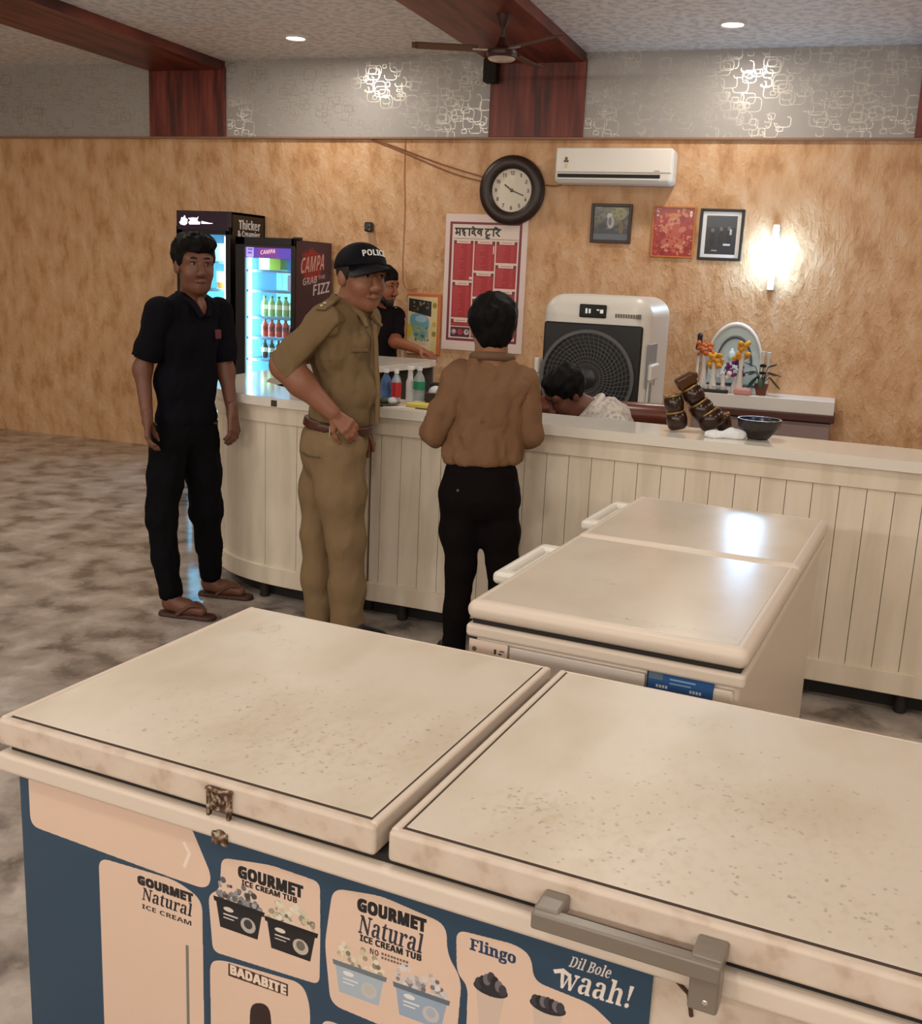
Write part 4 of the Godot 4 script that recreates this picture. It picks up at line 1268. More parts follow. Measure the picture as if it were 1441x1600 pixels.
# ------------------------------------------------------------------ things on the wall
func wall_things() -> void:
	# split air conditioner
	var t := thing("air_conditioner", "white split air conditioner mounted high on the peach wall", "air conditioner", Vector3(-1.669, 2.456, WALL))
	var ab := MB.new()
	ab.rbox(Vector3(0, 0, 0.1), Vector3(0.865, 0.25, 0.2), 0.035, 4)
	part("body", ab, white_plastic, t)
	part("front_panel", box(Vector3(0, 0.035, 0.196), Vector3(0.845, 0.17, 0.022), 0.01, 3), mat(rgb(236, 230, 222), 0.25), t)
	part("air_slot", box(Vector3(-0.03, -0.072, 0.198), Vector3(0.75, 0.026, 0.012), 0.003), mat(rgb(10, 10, 10), 0.6), t)
	part("louvre", box(Vector3(-0.03, -0.094, 0.2), Vector3(0.75, 0.014, 0.02), 0.005, 2), white_plastic, t)
	var en := Ink.new(Vector2(0, 0), Vector2(0.06, 0.1), 1400, rgb(236, 230, 218))
	en.rect(0.012, 0.045, 0.048, 0.058, rgb(96, 70, 40)); en.oval(Vector2(0.03, 0.066), Vector2(0.012, 0.014), rgb(120, 96, 60))
	for i in 3: en.rect(0.018, 0.01 + i * 0.01, 0.042, 0.015 + i * 0.01, rgb(206, 180, 90))
	var q := MB.new()
	q.quad(Vector3(-0.375, -0.03, 0.2078), Vector3(-0.315, -0.03, 0.2078), Vector3(-0.315, 0.08, 0.2078), Vector3(-0.375, 0.08, 0.2078))
	part("energy_label", q, printed(en.tex(), 0.4), t)
	part("maker_badge", box(Vector3(0.32, -0.035, 0.2075), Vector3(0.04, 0.008, 0.001), 0.0004), mat(rgb(200, 140, 130), 0.4), t)
	# clock
	t = thing("wall_clock", "round wall clock with a wide dark brown frame, overlapping the red menu board", "clock", Vector3(-2.472, 2.286, WALL))
	var face := Basis(Vector3.RIGHT, PI / 2)
	var fr := MB.new()
	fr.lathe([Vector2(0.256, 0.0), Vector2(0.258, 0.03), Vector2(0.25, 0.048), Vector2(0.215, 0.062), Vector2(0.178, 0.058), Vector2(0.162, 0.046), Vector2(0.158, 0.02)], 48, Transform3D(face, Vector3.ZERO))
	part("frame", fr, mat(rgb(46, 28, 22), 0.4), t)
	var dial := MB.new()
	dial.lathe([Vector2(0.158, 0.022), Vector2(0.0, 0.022)], 40, Transform3D(face, Vector3.ZERO))
	part("dial", dial, mat(rgb(224, 214, 196), 0.4), t)
	for i in 12:
		var a := TAU * i / 12
		var m := MB.new()
		var num := str(12 if i == 0 else i)
		m.text(num, 0.016 if num.length() == 1 else 0.03, 0.028, Transform3D(Basis(), Vector3(sin(a) * 0.128, cos(a) * 0.128, 0.0235)), bold, 0.002)
		part("numeral", m, mat(rgb(96, 84, 74), 0.5), t)
	var hands := MB.new()
	hands.rbox(Vector3(0, 0.035, 0.026), Vector3(0.01, 0.075, 0.002), 0.0008)
	var hm := part("hour_hand", hands, mat(rgb(44, 34, 26), 0.4), t)
	hm.rotation_degrees.z = 54
	hands = MB.new()
	hands.rbox(Vector3(0, 0.045, 0.028), Vector3(0.007, 0.115, 0.002), 0.0008)
	hm = part("minute_hand", hands, mat(rgb(44, 34, 26), 0.4), t)
	hm.rotation_degrees.z = -111
	var pin := MB.new()
	pin.ball(Vector3(0, 0, 0.028), Vector3(0.013, 0.013, 0.005))
	part("centre_pin", pin, mat(rgb(120, 92, 50), 0.3, 0.7), t)
	# menu board
	t = thing("menu_poster", "white menu poster with red price boxes and a black heading under the clock", "poster", Vector3(-2.665, 1.58, WALL + 0.006), 0.0)
	part("poster_board", box(Vector3(0, 0, 0), Vector3(0.672, 1.05, 0.01), 0.003), mat(rgb(228, 204, 194), 0.5), t)
	q = MB.new()
	q.quad(Vector3(-0.335, -0.524, 0.0062), Vector3(0.335, -0.524, 0.0062), Vector3(0.335, 0.524, 0.0062), Vector3(-0.335, 0.524, 0.0062))
	part("poster_print", q, printed(menu_print(), 0.4), t)
	# hanging product board
	t = thing("product_board", "small orange edged board with a blue and yellow picture, left of the menu poster", "poster", Vector3(-3.158, 1.242, WALL + 0.012))
	part("board", box(Vector3(0, 0, 0), Vector3(0.29, 0.49, 0.02), 0.008, 2), mat(rgb(206, 112, 58), 0.5), t)
	q = MB.new()
	q.quad(Vector3(-0.138, -0.238, 0.0112), Vector3(0.118, -0.238, 0.0112), Vector3(0.118, 0.215, 0.0112), Vector3(-0.138, 0.215, 0.0112))
	part("board_print", q, printed(product_print(), 0.4), t)
	var nail := MB.new()
	nail.tube([Vector3(-0.02, 0.245, 0.0), Vector3(0.0, 0.3, -0.004), Vector3(0.02, 0.245, 0.0)], 0.0015, 5)
	part("hanging_string", nail, mat(rgb(96, 66, 44), 0.6), t)
	# pictures
	picture(Vector3(-1.69, 2.064, WALL + 0.012), Vector2(0.307, 0.283), rgb(52, 26, 18), 0.022, 0, "small brown framed moonlit painting, left of the other two pictures")
	picture(Vector3(-1.226, 2.015, WALL + 0.012), Vector2(0.312, 0.362), rgb(198, 116, 44), 0.012, 1, "gold edged red devotional picture, between the two darker pictures")
	picture(Vector3(-0.883, 2.007, WALL + 0.012), Vector2(0.312, 0.36), rgb(24, 20, 22), 0.02, 2, "black framed dark photograph with a white mount, rightmost of the pictures")
	# small black box and speaker
	t = thing("camera_box", "small black camera fixed to the bare peach wall right of the coolers", "camera", Vector3(-3.653, 1.984, WALL))
	part("housing", box(Vector3(0, 0, 0.03), Vector3(0.06, 0.075, 0.06), 0.012, 3), black_gloss, t)
	part("lens_cover", box(Vector3(0.02, -0.02, 0.06), Vector3(0.034, 0.04, 0.03), 0.01, 3), mat(rgb(8, 8, 8), 0.2), t)
	t = thing("wall_speaker", "black box speaker mounted high on the wall under the ceiling fan", "speaker", Vector3(-2.66, 3.13, WALL + 0.04))
	part("cabinet", box(Vector3(0, 0, 0.05), Vector3(0.1, 0.165, 0.1), 0.01, 2), mat(rgb(22, 16, 14), 0.6), t)
	part("speaker_mesh", box(Vector3(0, 0, 0.101), Vector3(0.085, 0.15, 0.006), 0.003), mat(rgb(34, 28, 26), 0.9), t)
	# loose cables
	var cable := mat(rgb(150, 96, 62), 0.6)
	var m := MB.new()
	m.tube(curve([Vector3(-3.66, 2.655, WALL + 0.012), Vector3(-3.38, 2.56, WALL + 0.012), Vector3(-3.1, 2.455, WALL + 0.012), Vector3(-2.9, 2.39, WALL + 0.012), Vector3(-2.72, 2.35, WALL + 0.012)]), 0.005, 6)
	solo("cable", m, cable, "lower of two loose cables sagging from the ledge to the clock", "cable")
	m = MB.new()
	m.tube(curve([Vector3(-3.63, 2.655, WALL + 0.022), Vector3(-3.4, 2.585, WALL + 0.012), Vector3(-3.06, 2.475, WALL + 0.012), Vector3(-2.72, 2.385, WALL + 0.012)]), 0.005, 6)
	solo("cable", m, cable, "upper of two loose cables sagging from the ledge to the clock", "cable")
	m = MB.new()
	m.tube(curve([Vector3(-3.372, 2.65, WALL + 0.008), Vector3(-3.37, 2.4, WALL + 0.008), Vector3(-3.356, 2.1, WALL + 0.008), Vector3(-3.35, 1.56, WALL + 0.008), Vector3(-3.22, 1.52, WALL + 0.008)]), 0.003, 6)
	solo("cable", m, mat(rgb(176, 122, 78), 0.6), "thin cable running straight down the wall to the product board", "cable")
	m = MB.new()
	m.tube(curve([Vector3(-2.21, 2.33, WALL + 0.012), Vector3(-2.14, 2.325, WALL + 0.012), Vector3(-2.08, 2.34, WALL + 0.012), Vector3(-2.05, 2.37, WALL + 0.03)]), 0.006, 6)
	solo("cable", m, cable, "short cable joining the clock to the air conditioner", "cable")

func curve(p: Array) -> Array:
	var l := []
	for i in p.size() - 1:
		for k in 6: l.append(p[i].cubic_interpolate(p[i + 1], p[maxi(i - 1, 0)], p[mini(i + 2, p.size() - 1)], k / 6.0))
	l.append(p[-1])
	return l

func picture(at: Vector3, size: Vector2, frame_c: Color, fw: float, kind: int, label: String) -> void:
	var t := thing("framed_picture", label, "picture", at)
	t.rotation_degrees.x = 2.0
	var f := MB.new()
	for s in [-1, 1]:
		f.rbox(Vector3(s * (size.x - fw) / 2, 0, 0), Vector3(fw, size.y, 0.026), 0.004)
		f.rbox(Vector3(0, s * (size.y - fw) / 2, 0), Vector3(size.x - 2 * fw + 0.004, fw, 0.026), 0.004)
	part("frame", f, mat(frame_c, 0.35, 0.0), t)
	var w := size.x - 2 * fw
	var h := size.y - 2 * fw
	part("backing", box(Vector3(0, 0, -0.004), Vector3(w, h, 0.006), 0.001), mat(rgb(40, 34, 30), 0.7), t)
	var k := Ink.new(Vector2(-w / 2, -h / 2), Vector2(w / 2, h / 2), 1300, rgb(50, 54, 62))
	var rng := RandomNumberGenerator.new()
	rng.seed = 40 + kind
	if kind == 0:
		for i in 30: k.oval(Vector2(rng.randf_range(-w, w) / 2, rng.randf_range(-0.1, h) / 2), Vector2(0.03, 0.02) * rng.randf_range(0.4, 1.2), rgb(66, 66, 58).lerp(rgb(120, 112, 74), rng.randf()))
		k.oval(Vector2(0.055, 0.07), Vector2(0.06, 0.045), rgb(150, 146, 98))
		for i in 12: k.oval(Vector2(rng.randf_range(0.0, 0.1), rng.randf_range(0.01, 0.1)), Vector2(0.014, 0.01), rgb(120, 110, 60))
		k.oval(Vector2(-0.02, 0.01), Vector2(0.055, 0.05), rgb(104, 108, 118)); k.oval(Vector2(-0.045, 0.0), Vector2(0.03, 0.035), rgb(60, 62, 70))
		k.oval(Vector2(-0.015, 0.055), Vector2(0.02, 0.02), rgb(206, 204, 198)); k.oval(Vector2(-0.005, 0.01), Vector2(0.026, 0.045), rgb(176, 178, 180)); k.oval(Vector2(-0.01, 0.015), Vector2(0.012, 0.03), rgb(110, 92, 78))
		k.oval(Vector2(-0.07, -0.02), Vector2(0.03, 0.02), rgb(30, 28, 32)); k.oval(Vector2(0.075, -0.03), Vector2(0.018, 0.045), rgb(110, 92, 64))
		k.rect(-w / 2, -h / 2, w / 2, -0.075, rgb(92, 98, 110))
	elif kind == 1:
		k.rect(-w / 2, -h / 2, w / 2, h / 2, rgb(168, 44, 40))
		for i in 60: k.oval(Vector2(rng.randf_range(-w, w) / 2, rng.randf_range(-h, h) / 2), Vector2(0.012, 0.016) * rng.randf_range(0.4, 1.3), [rgb(196, 96, 72), rgb(140, 30, 34), rgb(206, 130, 96), rgb(180, 60, 50)][i % 4], rng.randf() * 3)
		k.oval(Vector2(0, 0.07), Vector2(0.045, 0.05), rgb(206, 120, 96)); k.oval(Vector2(0, 0.075), Vector2(0.02, 0.026), rgb(206, 150, 122)); k.oval(Vector2(0, 0.0), Vector2(0.06, 0.06), rgb(190, 84, 68)); k.oval(Vector2(0, -0.075), Vector2(0.085, 0.04), rgb(198, 98, 78))
		for s in [-1, 1]:
			k.oval(Vector2(s * 0.065, 0.02), Vector2(0.03, 0.02), rgb(206, 120, 92), s * 0.5); k.oval(Vector2(s * 0.12, 0.13), Vector2(0.01, 0.022), rgb(240, 226, 210)); k.oval(Vector2(s * 0.05, -0.1), Vector2(0.035, 0.014), rgb(212, 136, 106), s * -0.3)
		k.oval(Vector2(0, 0.12), Vector2(0.05, 0.014), rgb(206, 130, 70))
		for i in 110: k.oval(Vector2(rng.randf_range(-w, w) / 2, rng.randf_range(-h, h) / 2), Vector2(0.007, 0.01) * rng.randf_range(0.4, 1.3), [rgb(190, 84, 66), rgb(140, 30, 34), rgb(214, 150, 112), rgb(170, 46, 42)][i % 4], rng.randf() * 3)
	else:
		k.rect(-w / 2, -h / 2, w / 2, h / 2, rgb(232, 228, 222))
		var b := 0.028
		k.rect(-w / 2 + b, -h / 2 + b * 0.8, w / 2 - b, h / 2 - b, rgb(40, 42, 48))
		k.rect(-w / 2 + b, 0.05, w / 2 - b, h / 2 - b, rgb(58, 60, 66))
		for s in [[-0.06, 0.0], [0.0, 0.01], [0.055, 0.015]]:
			k.oval(Vector2(s[0], s[1] - 0.03), Vector2(0.022, 0.05), rgb(26, 26, 30)); k.oval(Vector2(s[0], s[1] + 0.03), Vector2(0.012, 0.015), rgb(110, 96, 88))
		k.rect(0.02, -0.075, 0.07, -0.062, rgb(214, 210, 206)); k.rect(-0.06, -0.115, -0.02, -0.108, rgb(170, 166, 160)); k.rect(0.06, 0.0, 0.075, 0.04, rgb(190, 186, 180))
	var q := MB.new()
	q.quad(Vector3(-w / 2, -h / 2, 0.0), Vector3(w / 2, -h / 2, 0.0), Vector3(w / 2, h / 2, 0.0), Vector3(-w / 2, h / 2, 0.0))
	part("picture_print", q, printed(k.tex(), 0.2), t)

func glyph(k: Ink, strokes: Array, at: Vector2, s: float, w: float) -> void:
	for st in strokes:
		var l := []
		for i in range(0, st.size(), 2): l.append(at + Vector2(st[i], st[i + 1]) * s)
		k.line(l, w, rgb(20, 18, 22))

func menu_print() -> ImageTexture:
	var white := rgb(230, 208, 200)
	var wine := rgb(122, 26, 46)
	var k := Ink.new(Vector2(-0.335, -0.524), Vector2(0.335, 0.524), 1000, white)
	k.rect(-0.298, -0.45, 0.29, 0.466, wine)
	k.rect(-0.278, -0.43, 0.27, 0.448, white)
	# heading
	k.rect(-0.27, 0.345, 0.262, 0.44, rgb(226, 208, 196))
	k.rect(-0.262, 0.338, 0.26, 0.342, rgb(120, 100, 96))
	var y := 0.365
	var s := 0.05
	var ma := [[0, 1, 1, 1], [0.75, 1, 0.75, 0], [0.25, 1, 0.25, 0.4, 0.12, 0.3, 0.25, 0.2, 0.35, 0.4, 0.75, 0.4]]
	var ha := [[0, 1, 1, 1], [0.5, 1, 0.5, 0.82, 0.2, 0.74, 0.25, 0.52, 0.55, 0.5, 0.62, 0.34, 0.35, 0.2, 0.66, -0.05]]
	var aa := [[0, 1, 0.7, 1], [0.4, 1, 0.4, 0]]
	var da := [[0, 1, 1, 1], [0.6, 1, 0.6, 0.75, 0.2, 0.62, 0.22, 0.3, 0.52, 0.3, 0.58, 0.46], [0.52, 0.3, 0.78, 0.0]]
	var ee := [[0.6, 1, 0.2, 1.3]]
	var va := [[0, 1, 1, 1], [0.75, 1, 0.75, 0], [0.75, 0.7, 0.3, 0.75, 0.15, 0.5, 0.4, 0.28, 0.75, 0.5]]
	var ta := [[0, 1, 1, 1], [0.5, 1, 0.5, 0.8, 0.18, 0.62, 0.2, 0.2, 0.5, 0.05, 0.8, 0.2]]
	var uu := [[0.5, 0.02, 0.2, -0.2, 0.4, -0.35, 0.75, -0.32]]
	var ra := [[0, 1, 0.9, 1], [0.4, 1, 0.62, 0.78, 0.25, 0.5, 0.16, 0.5, 0.7, 0.0]]
	var ii := [[0, 1, 0.7, 1], [0.4, 1, 0.4, 0], [0.4, 1, 0.7, 1.32, 1.2, 1.0]]
	var x := -0.255
	for g in [[ma, 1.0], [ha, 0.95], [aa, 0.65], [da, 0.95], [ee, 0.0], [va, 1.35], [ta, 0.0], [uu, 1.0], [ra, 0.0]]:
		if g[0] == ee: glyph(k, ee, Vector2(x - 0.045, y), s, 0.0125)
		elif g[0] == ta: glyph(k, ta, Vector2(x, y), s, 0.0125)
		elif g[0] == uu:
			glyph(k, uu, Vector2(x, y), s, 0.0125); x += s
			glyph(k, ii, Vector2(x, y), s, 0.0125); x += 0.65 * s
		else:
			glyph(k, g[0], Vector2(x, y), s, 0.0125); x += g[1] * s
	# red boxes: x0, x1, y0, y1
	var rng := RandomNumberGenerator.new()
	rng.seed = 8
	for b in [[-0.262, -0.1, 0.02, 0.325], [-0.262, -0.1, -0.268, 0.005], [-0.262, -0.1, -0.335, -0.282],
			[-0.09, 0.078, 0.1, 0.325], [-0.09, 0.078, -0.1, 0.083], [-0.09, 0.078, -0.335, -0.117],
			[0.088, 0.258, 0.165, 0.325], [0.088, 0.258, -0.03, 0.148], [0.088, 0.258, -0.335, -0.048]]:
		k.rect(b[0], b[2], b[1], b[3], rgb(172, 24, 34))
		k.rect(b[0], b[3] - 0.026, b[1], b[3], rgb(120, 28, 34))
		k.rect(b[0] + 0.024, b[3] - 0.022, b[1] - 0.024, b[3] + 0.006, rgb(232, 204, 190))
		k.rect(b[0] + 0.04, b[3] - 0.012, b[1] - 0.04, b[3] - 0.006, rgb(180, 140, 130))
		var yy: float = b[3] - 0.04
		while yy > b[2] + 0.008:
			k.rect(b[0] + 0.01, yy, b[0] + rng.randf_range(0.05, 0.09), yy + 0.006, rgb(196, 66, 70))
			k.rect(b[1] - 0.05, yy, b[1] - rng.randf_range(0.016, 0.03), yy + 0.006, rgb(192, 58, 64))
			yy -= 0.0135
	k.card(PackedVector2Array([Vector2(-0.125, 0.03), Vector2(-0.1, 0.03), Vector2(-0.1, 0.05), Vector2(-0.125, 0.05)]), 0.006, rgb(236, 200, 190))
	k.rect(0.062, 0.23, 0.072, 0.29, rgb(232, 200, 190))
	# dark food pictures along the foot
	for b in [[-0.262, -0.1], [-0.09, 0.078], [0.088, 0.258]]:
		k.rect(b[0], -0.42, b[1], -0.342, rgb(58, 22, 36))
		for i in 3:
			var c := Vector2(lerpf(b[0], b[1], (i + 0.5) / 3.0), -0.38)
			k.oval(c, Vector2(0.022, 0.022), [rgb(170, 120, 136), rgb(196, 40, 66), rgb(206, 186, 186)][i])
			k.oval(c + Vector2(0.004, 0.004), Vector2(0.011, 0.011), [rgb(226, 190, 196), rgb(150, 24, 44), rgb(150, 110, 96)][i])
	return k.tex()

func product_print() -> ImageTexture:
	var k := Ink.new(Vector2(-0.138, -0.238), Vector2(0.118, 0.215), 1400, rgb(226, 206, 164))
	var rng := RandomNumberGenerator.new()
	rng.seed = 3
	k.rect(0.07, -0.238, 0.118, 0.19, rgb(222, 200, 130))
	for i in 5: k.oval(Vector2(0.094, 0.15 - i * 0.075), Vector2(0.018, 0.022), [rgb(150, 132, 74), rgb(206, 196, 160), rgb(196, 170, 90)][i % 3])
	k.poly(PackedVector2Array([Vector2(-0.13, 0.2), Vector2(0.066, 0.18), Vector2(0.066, 0.06), Vector2(-0.13, 0.1)]), rgb(40, 32, 26))
	for i in 14: k.oval(Vector2(rng.randf_range(-0.11, 0.05), rng.randf_range(0.1, 0.17)), Vector2(0.011, 0.008), rgb(150, 140, 128).lerp(rgb(90, 70, 56), rng.randf()), rng.randf() * 3)
	k.card(PackedVector2Array([Vector2(-0.115, 0.09), Vector2(0.05, 0.07), Vector2(0.05, -0.06), Vector2(-0.06, -0.06), Vector2(-0.115, -0.02)]), 0.07, rgb(112, 170, 190))
	k.oval(Vector2(-0.02, 0.04), Vector2(0.05, 0.028), rgb(170, 198, 216))
	k.oval(Vector2(-0.06, -0.03), Vector2(0.05, 0.03), rgb(140, 176, 110))
	k.oval(Vector2(-0.125, -0.06), Vector2(0.03, 0.06), rgb(222, 198, 60))
	for i in 5: k.line([Vector2(-0.07 + i * 0.025, -0.05), Vector2(-0.06 + i * 0.026, -0.13)], 0.014, [rgb(60, 92, 96), rgb(170, 190, 160), rgb(40, 60, 74), rgb(112, 150, 170), rgb(70, 90, 96)][i])
	k.card(PackedVector2Array([Vector2(-0.09, -0.01), Vector2(0.04, -0.03), Vector2(0.05, -0.1), Vector2(-0.02, -0.14), Vector2(-0.09, -0.1)]), 0.04, rgb(150, 176, 150))
	for i in 9: k.oval(Vector2(rng.randf_range(-0.07, 0.04), rng.randf_range(-0.13, -0.03)), Vector2(0.016, 0.022) * rng.randf_range(0.5, 1.0), [rgb(84, 126, 134), rgb(176, 196, 160), rgb(96, 140, 130), rgb(120, 160, 176), rgb(196, 204, 150)][i % 5], rng.randf() * 3.0)
	k.rect(-0.05, -0.2, 0.04, -0.17, rgb(236, 226, 208)); k.oval(Vector2(-0.08, -0.19), Vector2(0.02, 0.014), rgb(190, 150, 96)); k.rect(0.045, -0.225, 0.085, -0.212, rgb(96, 120, 110))
	return k.tex()

# ------------------------------------------------------------------ shrine on the right
func shrine() -> void:
	var marble := mat(rgb(232, 228, 222), 0.3)
	var t := thing("wall_cabinet", "low mauve grey cabinet with a brown top edge under the shrine slab", "cabinet", Vector3(-0.46, 0, WALL))
	part("body", box(Vector3(0, 0.37, 0.14), Vector3(0.96, 0.74, 0.27), 0.006), mat(rgb(150, 126, 122), 0.5), t)
	part("brown_edge", box(Vector3(0, 0.775, 0.16), Vector3(1.0, 0.05, 0.31), 0.006), mat(rgb(78, 36, 26), 0.4), t)
	for s in [-1, 1]:
		var d := part("door", box(Vector3(s * 0.238, 0.38, 0.28), Vector3(0.466, 0.68, 0.016), 0.004), mat(rgb(156, 132, 128), 0.45), t)
		var kn := MB.new()
		kn.ball(Vector3(s * 0.03, 0.42, 0.296), Vector3(0.01, 0.01, 0.012))
		part("knob", kn, mat(rgb(190, 170, 120), 0.3, 0.8), d)
	solo("shelf_slab", box(Vector3(0, 0.05, 0.15), Vector3(0.98, 0.1, 0.3), 0.008, 2), marble, "thick white marble slab carrying the shrine", "slab", Vector3(-0.46, 0.8, WALL))
	t = thing("shrine", "white arched household shrine against the wall, right of the air cooler", "shrine", Vector3(-0.7, 0.9, WALL))
	t.scale.x = 0.62
	var arch := []
	for i in 25:
		var a := PI * i / 24
		arch.append(Vector2(cos(a) * 0.3, -0.2 - sin(a) * 0.27))
	arch.append(Vector2(-0.3, 0)); arch.append(Vector2(0.3, 0))
	var back := MB.new()
	back.prism(PackedVector2Array(arch), 0.01, 0.03, Transform3D(Basis(Vector3.RIGHT, PI / 2), Vector3.ZERO))
	part("back_panel", back, mat(rgb(214, 232, 234), 0.3), t)
	var ed := MB.new()
	var l := []
	for i in 25:
		var a := PI * i / 24
		l.append(Vector3(cos(a) * 0.31, 0.2 + sin(a) * 0.28, 0.05))
	ed.tube(l, 0.018, 8)
	part("arch_moulding", ed, marble, t)
	var ins := MB.new()
	l = []
	for i in 19:
		var a := PI * i / 18
		l.append(Vector3(cos(a) * 0.2, 0.19 + sin(a) * 0.2, 0.05))
	ins.tube(l, 0.012, 8)
	part("inner_arch", ins, mat(rgb(90, 92, 96), 0.4), t)
	for x in [-0.4, -0.33, 0.33, 0.4]:
		var p := MB.new()
		p.lathe([Vector2(0.0, 0.0), Vector2(0.03, 0.0), Vector2(0.03, 0.02), Vector2(0.016, 0.035), Vector2(0.014, 0.25), Vector2(0.028, 0.28), Vector2(0.028, 0.3), Vector2(0, 0.3)], 14, Transform3D(Basis(), Vector3(x, 0, 0.13 if absf(x) > 0.35 else 0.06)))
		part("pillar", p, marble, t)
	part("step", box(Vector3(0, 0.02, 0.14), Vector3(0.62, 0.04, 0.16), 0.006, 2), marble, t)
	part("step_edge", box(Vector3(0, 0.046, 0.09), Vector3(0.56, 0.014, 0.08), 0.004, 2), mat(rgb(60, 58, 62), 0.4), t)
	# on it: a seated white figure, flowers, cloth
	var fig := MB.new()
	var o := Vector3(-0.715, 0.952, WALL + 0.1)
	fig.blob([[Vector3(0, 0.045, 0), Vector3(0.075, 0.04, 0.05), Basis()], [Vector3(0, 0.11, 0), Vector3(0.04, 0.055, 0.032), Basis()], [Vector3(-0.045, 0.13, 0.0), Vector3(-0.06, 0.07, 0.03), 0.014, 0.011], [Vector3(0.045, 0.13, 0.0), Vector3(0.06, 0.07, 0.03), 0.014, 0.011], [Vector3(0, 0.195, 0), Vector3(0.028, 0.034, 0.03), Basis()], [Vector3(0, 0.225, 0), Vector3(0, 0.25, 0), 0.022, 0.01]], 0.006, 0.015)
	solo("figurine", fig, mat(rgb(214, 234, 232), 0.35), "small seated white figurine in the middle of the shrine", "figurine", o)
	var dk := MB.new()
	dk.blob([[Vector3(0, 0.0, 0), Vector3(0, 0.06, 0), 0.026, 0.018], [Vector3(0, 0.085, 0), Vector3(0.02, 0.024, 0.02), Basis()]], 0.006, 0.01)
	solo("figurine", dk, mat(rgb(34, 26, 44), 0.4), "tiny dark figurine on the left pillar of the shrine", "figurine", Vector3(-0.948, 1.201, WALL + 0.13))
	var yel := mat(rgb(226, 160, 44), 0.7)
	var org := mat(rgb(206, 108, 50), 0.7)
	var pur := mat(rgb(126, 44, 110), 0.7)
	var rng := RandomNumberGenerator.new()
	rng.seed = 14
	for g in [[Vector3(-0.815, 1.09, WALL + 0.255), yel, "bunch of yellow marigold flowers at the left of the shrine", Vector3(0.05, 0.05, 0.03), 24], [Vector3(-0.89, 1.17, WALL + 0.22), org, "orange flowers in a tall vase at the left of the shrine", Vector3(0.05, 0.05, 0.03), 20], [Vector3(-0.63, 1.17, WALL + 0.25), yel, "yellow flowers in a tall vase at the right of the shrine", Vector3(0.05, 0.06, 0.03), 22], [Vector3(-0.665, 1.05, WALL + 0.21), pur, "bunch of purple flowers at the right of the shrine", Vector3(0.07, 0.05, 0.035), 24], [Vector3(-0.745, 1.0, WALL + 0.23), mat(rgb(236, 230, 224), 0.7), "white blossoms at the front of the shrine", Vector3(0.09, 0.03, 0.02), 14]]:
		var fl := thing("flower_bunch", g[2], "flowers", g[0])
		for i in g[4]:
			var m := MB.new()
			var c := Vector3(rng.randf_range(-1, 1) * g[3].x, g[3].y * 0.6 + rng.randf_range(-1, 1) * g[3].y, rng.randf_range(-1, 1) * g[3].z)
			c.y = maxf(c.y, -0.04 if g[0].y > 1.0 else 0.012)
			m.ball(c, Vector3.ONE * rng.randf_range(0.012, 0.022), Basis(), 8)
			part("bloom", m, g[1], fl)
		var vs := MB.new()
		var hh: float = g[0].y - 0.9
		vs.lathe([Vector2(0, -hh), Vector2(0.024, -hh), Vector2(0.03, -hh + 0.03), Vector2(0.014, -hh * 0.4), Vector2(0.022, 0.015), Vector2(0.0, 0.016)], 14)
		part("vase", vs, marble, fl)
	solo("pink_cloth", box(Vector3(0, 0.02, 0), Vector3(0.12, 0.05, 0.06), 0.016, 3), mat(rgb(222, 160, 156), 0.8), "folded pink cloth on the marble slab in front of the purple flowers", "cloth", Vector3(-0.6, 0.9, WALL + 0.275))
	t = thing("incense_holder", "small black and white incense stand on the front edge of the shrine", "incense stand", Vector3(-0.8, 0.9, WALL + 0.275))
	part("tray", box(Vector3(0, 0.012, 0), Vector3(0.2, 0.024, 0.05), 0.006, 2), mat(rgb(44, 40, 44), 0.4), t)
	for x in [-0.06, 0.0, 0.06]:
		var m := MB.new()
		m.lathe([Vector2(0.0, 0.024), Vector2(0.014, 0.024), Vector2(0.018, 0.05), Vector2(0.0, 0.05)], 12, Transform3D(Basis(), Vector3(x, 0, 0)))
		part("cup", m, marble, t)
	# green plant hanging in from the right
	t = thing("potted_plant", "dark leafed plant in a small pot at the right end of the shrine slab", "plant", Vector3(-0.48, 0.9, WALL + 0.2))
	var pot := MB.new()
	pot.lathe([Vector2(0.0, 0.0), Vector2(0.035, 0.0), Vector2(0.05, 0.08), Vector2(0.046, 0.08), Vector2(0.0, 0.07)], 16)
	part("pot", pot, mat(rgb(120, 70, 50), 0.6), t)
	for i in 13:
		var a := TAU * i / 13 * 1.618
		var m := MB.new()
		var tip := Vector3(cos(a) * 0.13, 0.14 + 0.1 * sin(i * 2.1), sin(a) * 0.05 + 0.03)
		var r := Vector3(0, 0.08, 0)
		m.tube([r, r.lerp(tip, 0.4) + Vector3(0, 0.06, 0)], 0.003, 5)
		var mid := r.lerp(tip, 0.4) + Vector3(0, 0.06, 0)
		var bx := (tip - mid).normalized()
		var bz := bx.cross(Vector3.UP).normalized()
		m.ball((mid + tip) / 2, Vector3((tip - mid).length() * 0.55, 0.004, 0.026), Basis(bx, bz.cross(bx), bz), 10)
		part("leaf", m, mat(rgb(34, 52, 30), 0.4), t)
	# tube lamp lighting the shrine
	t = thing("tube_lamp", "short white tube lamp fixed to the wall right of the shrine", "lamp", Vector3(-0.5, 1.86, WALL))
	part("batten", box(Vector3(0, 0, 0.02), Vector3(0.05, 0.46, 0.04), 0.008, 2), white_plastic, t)
	var tb := MB.new()
	tb.tube([Vector3(0, -0.2, 0.055), Vector3(0, 0.2, 0.055)], 0.013, 12)
	part("glass_tube_lamp", tb, glow(Color(0.85, 0.94, 1.0), 6.0), t)
	var al := OmniLight3D.new()
	al.name = "tube_light"
	al.position = Vector3(0, 0, 0.055)
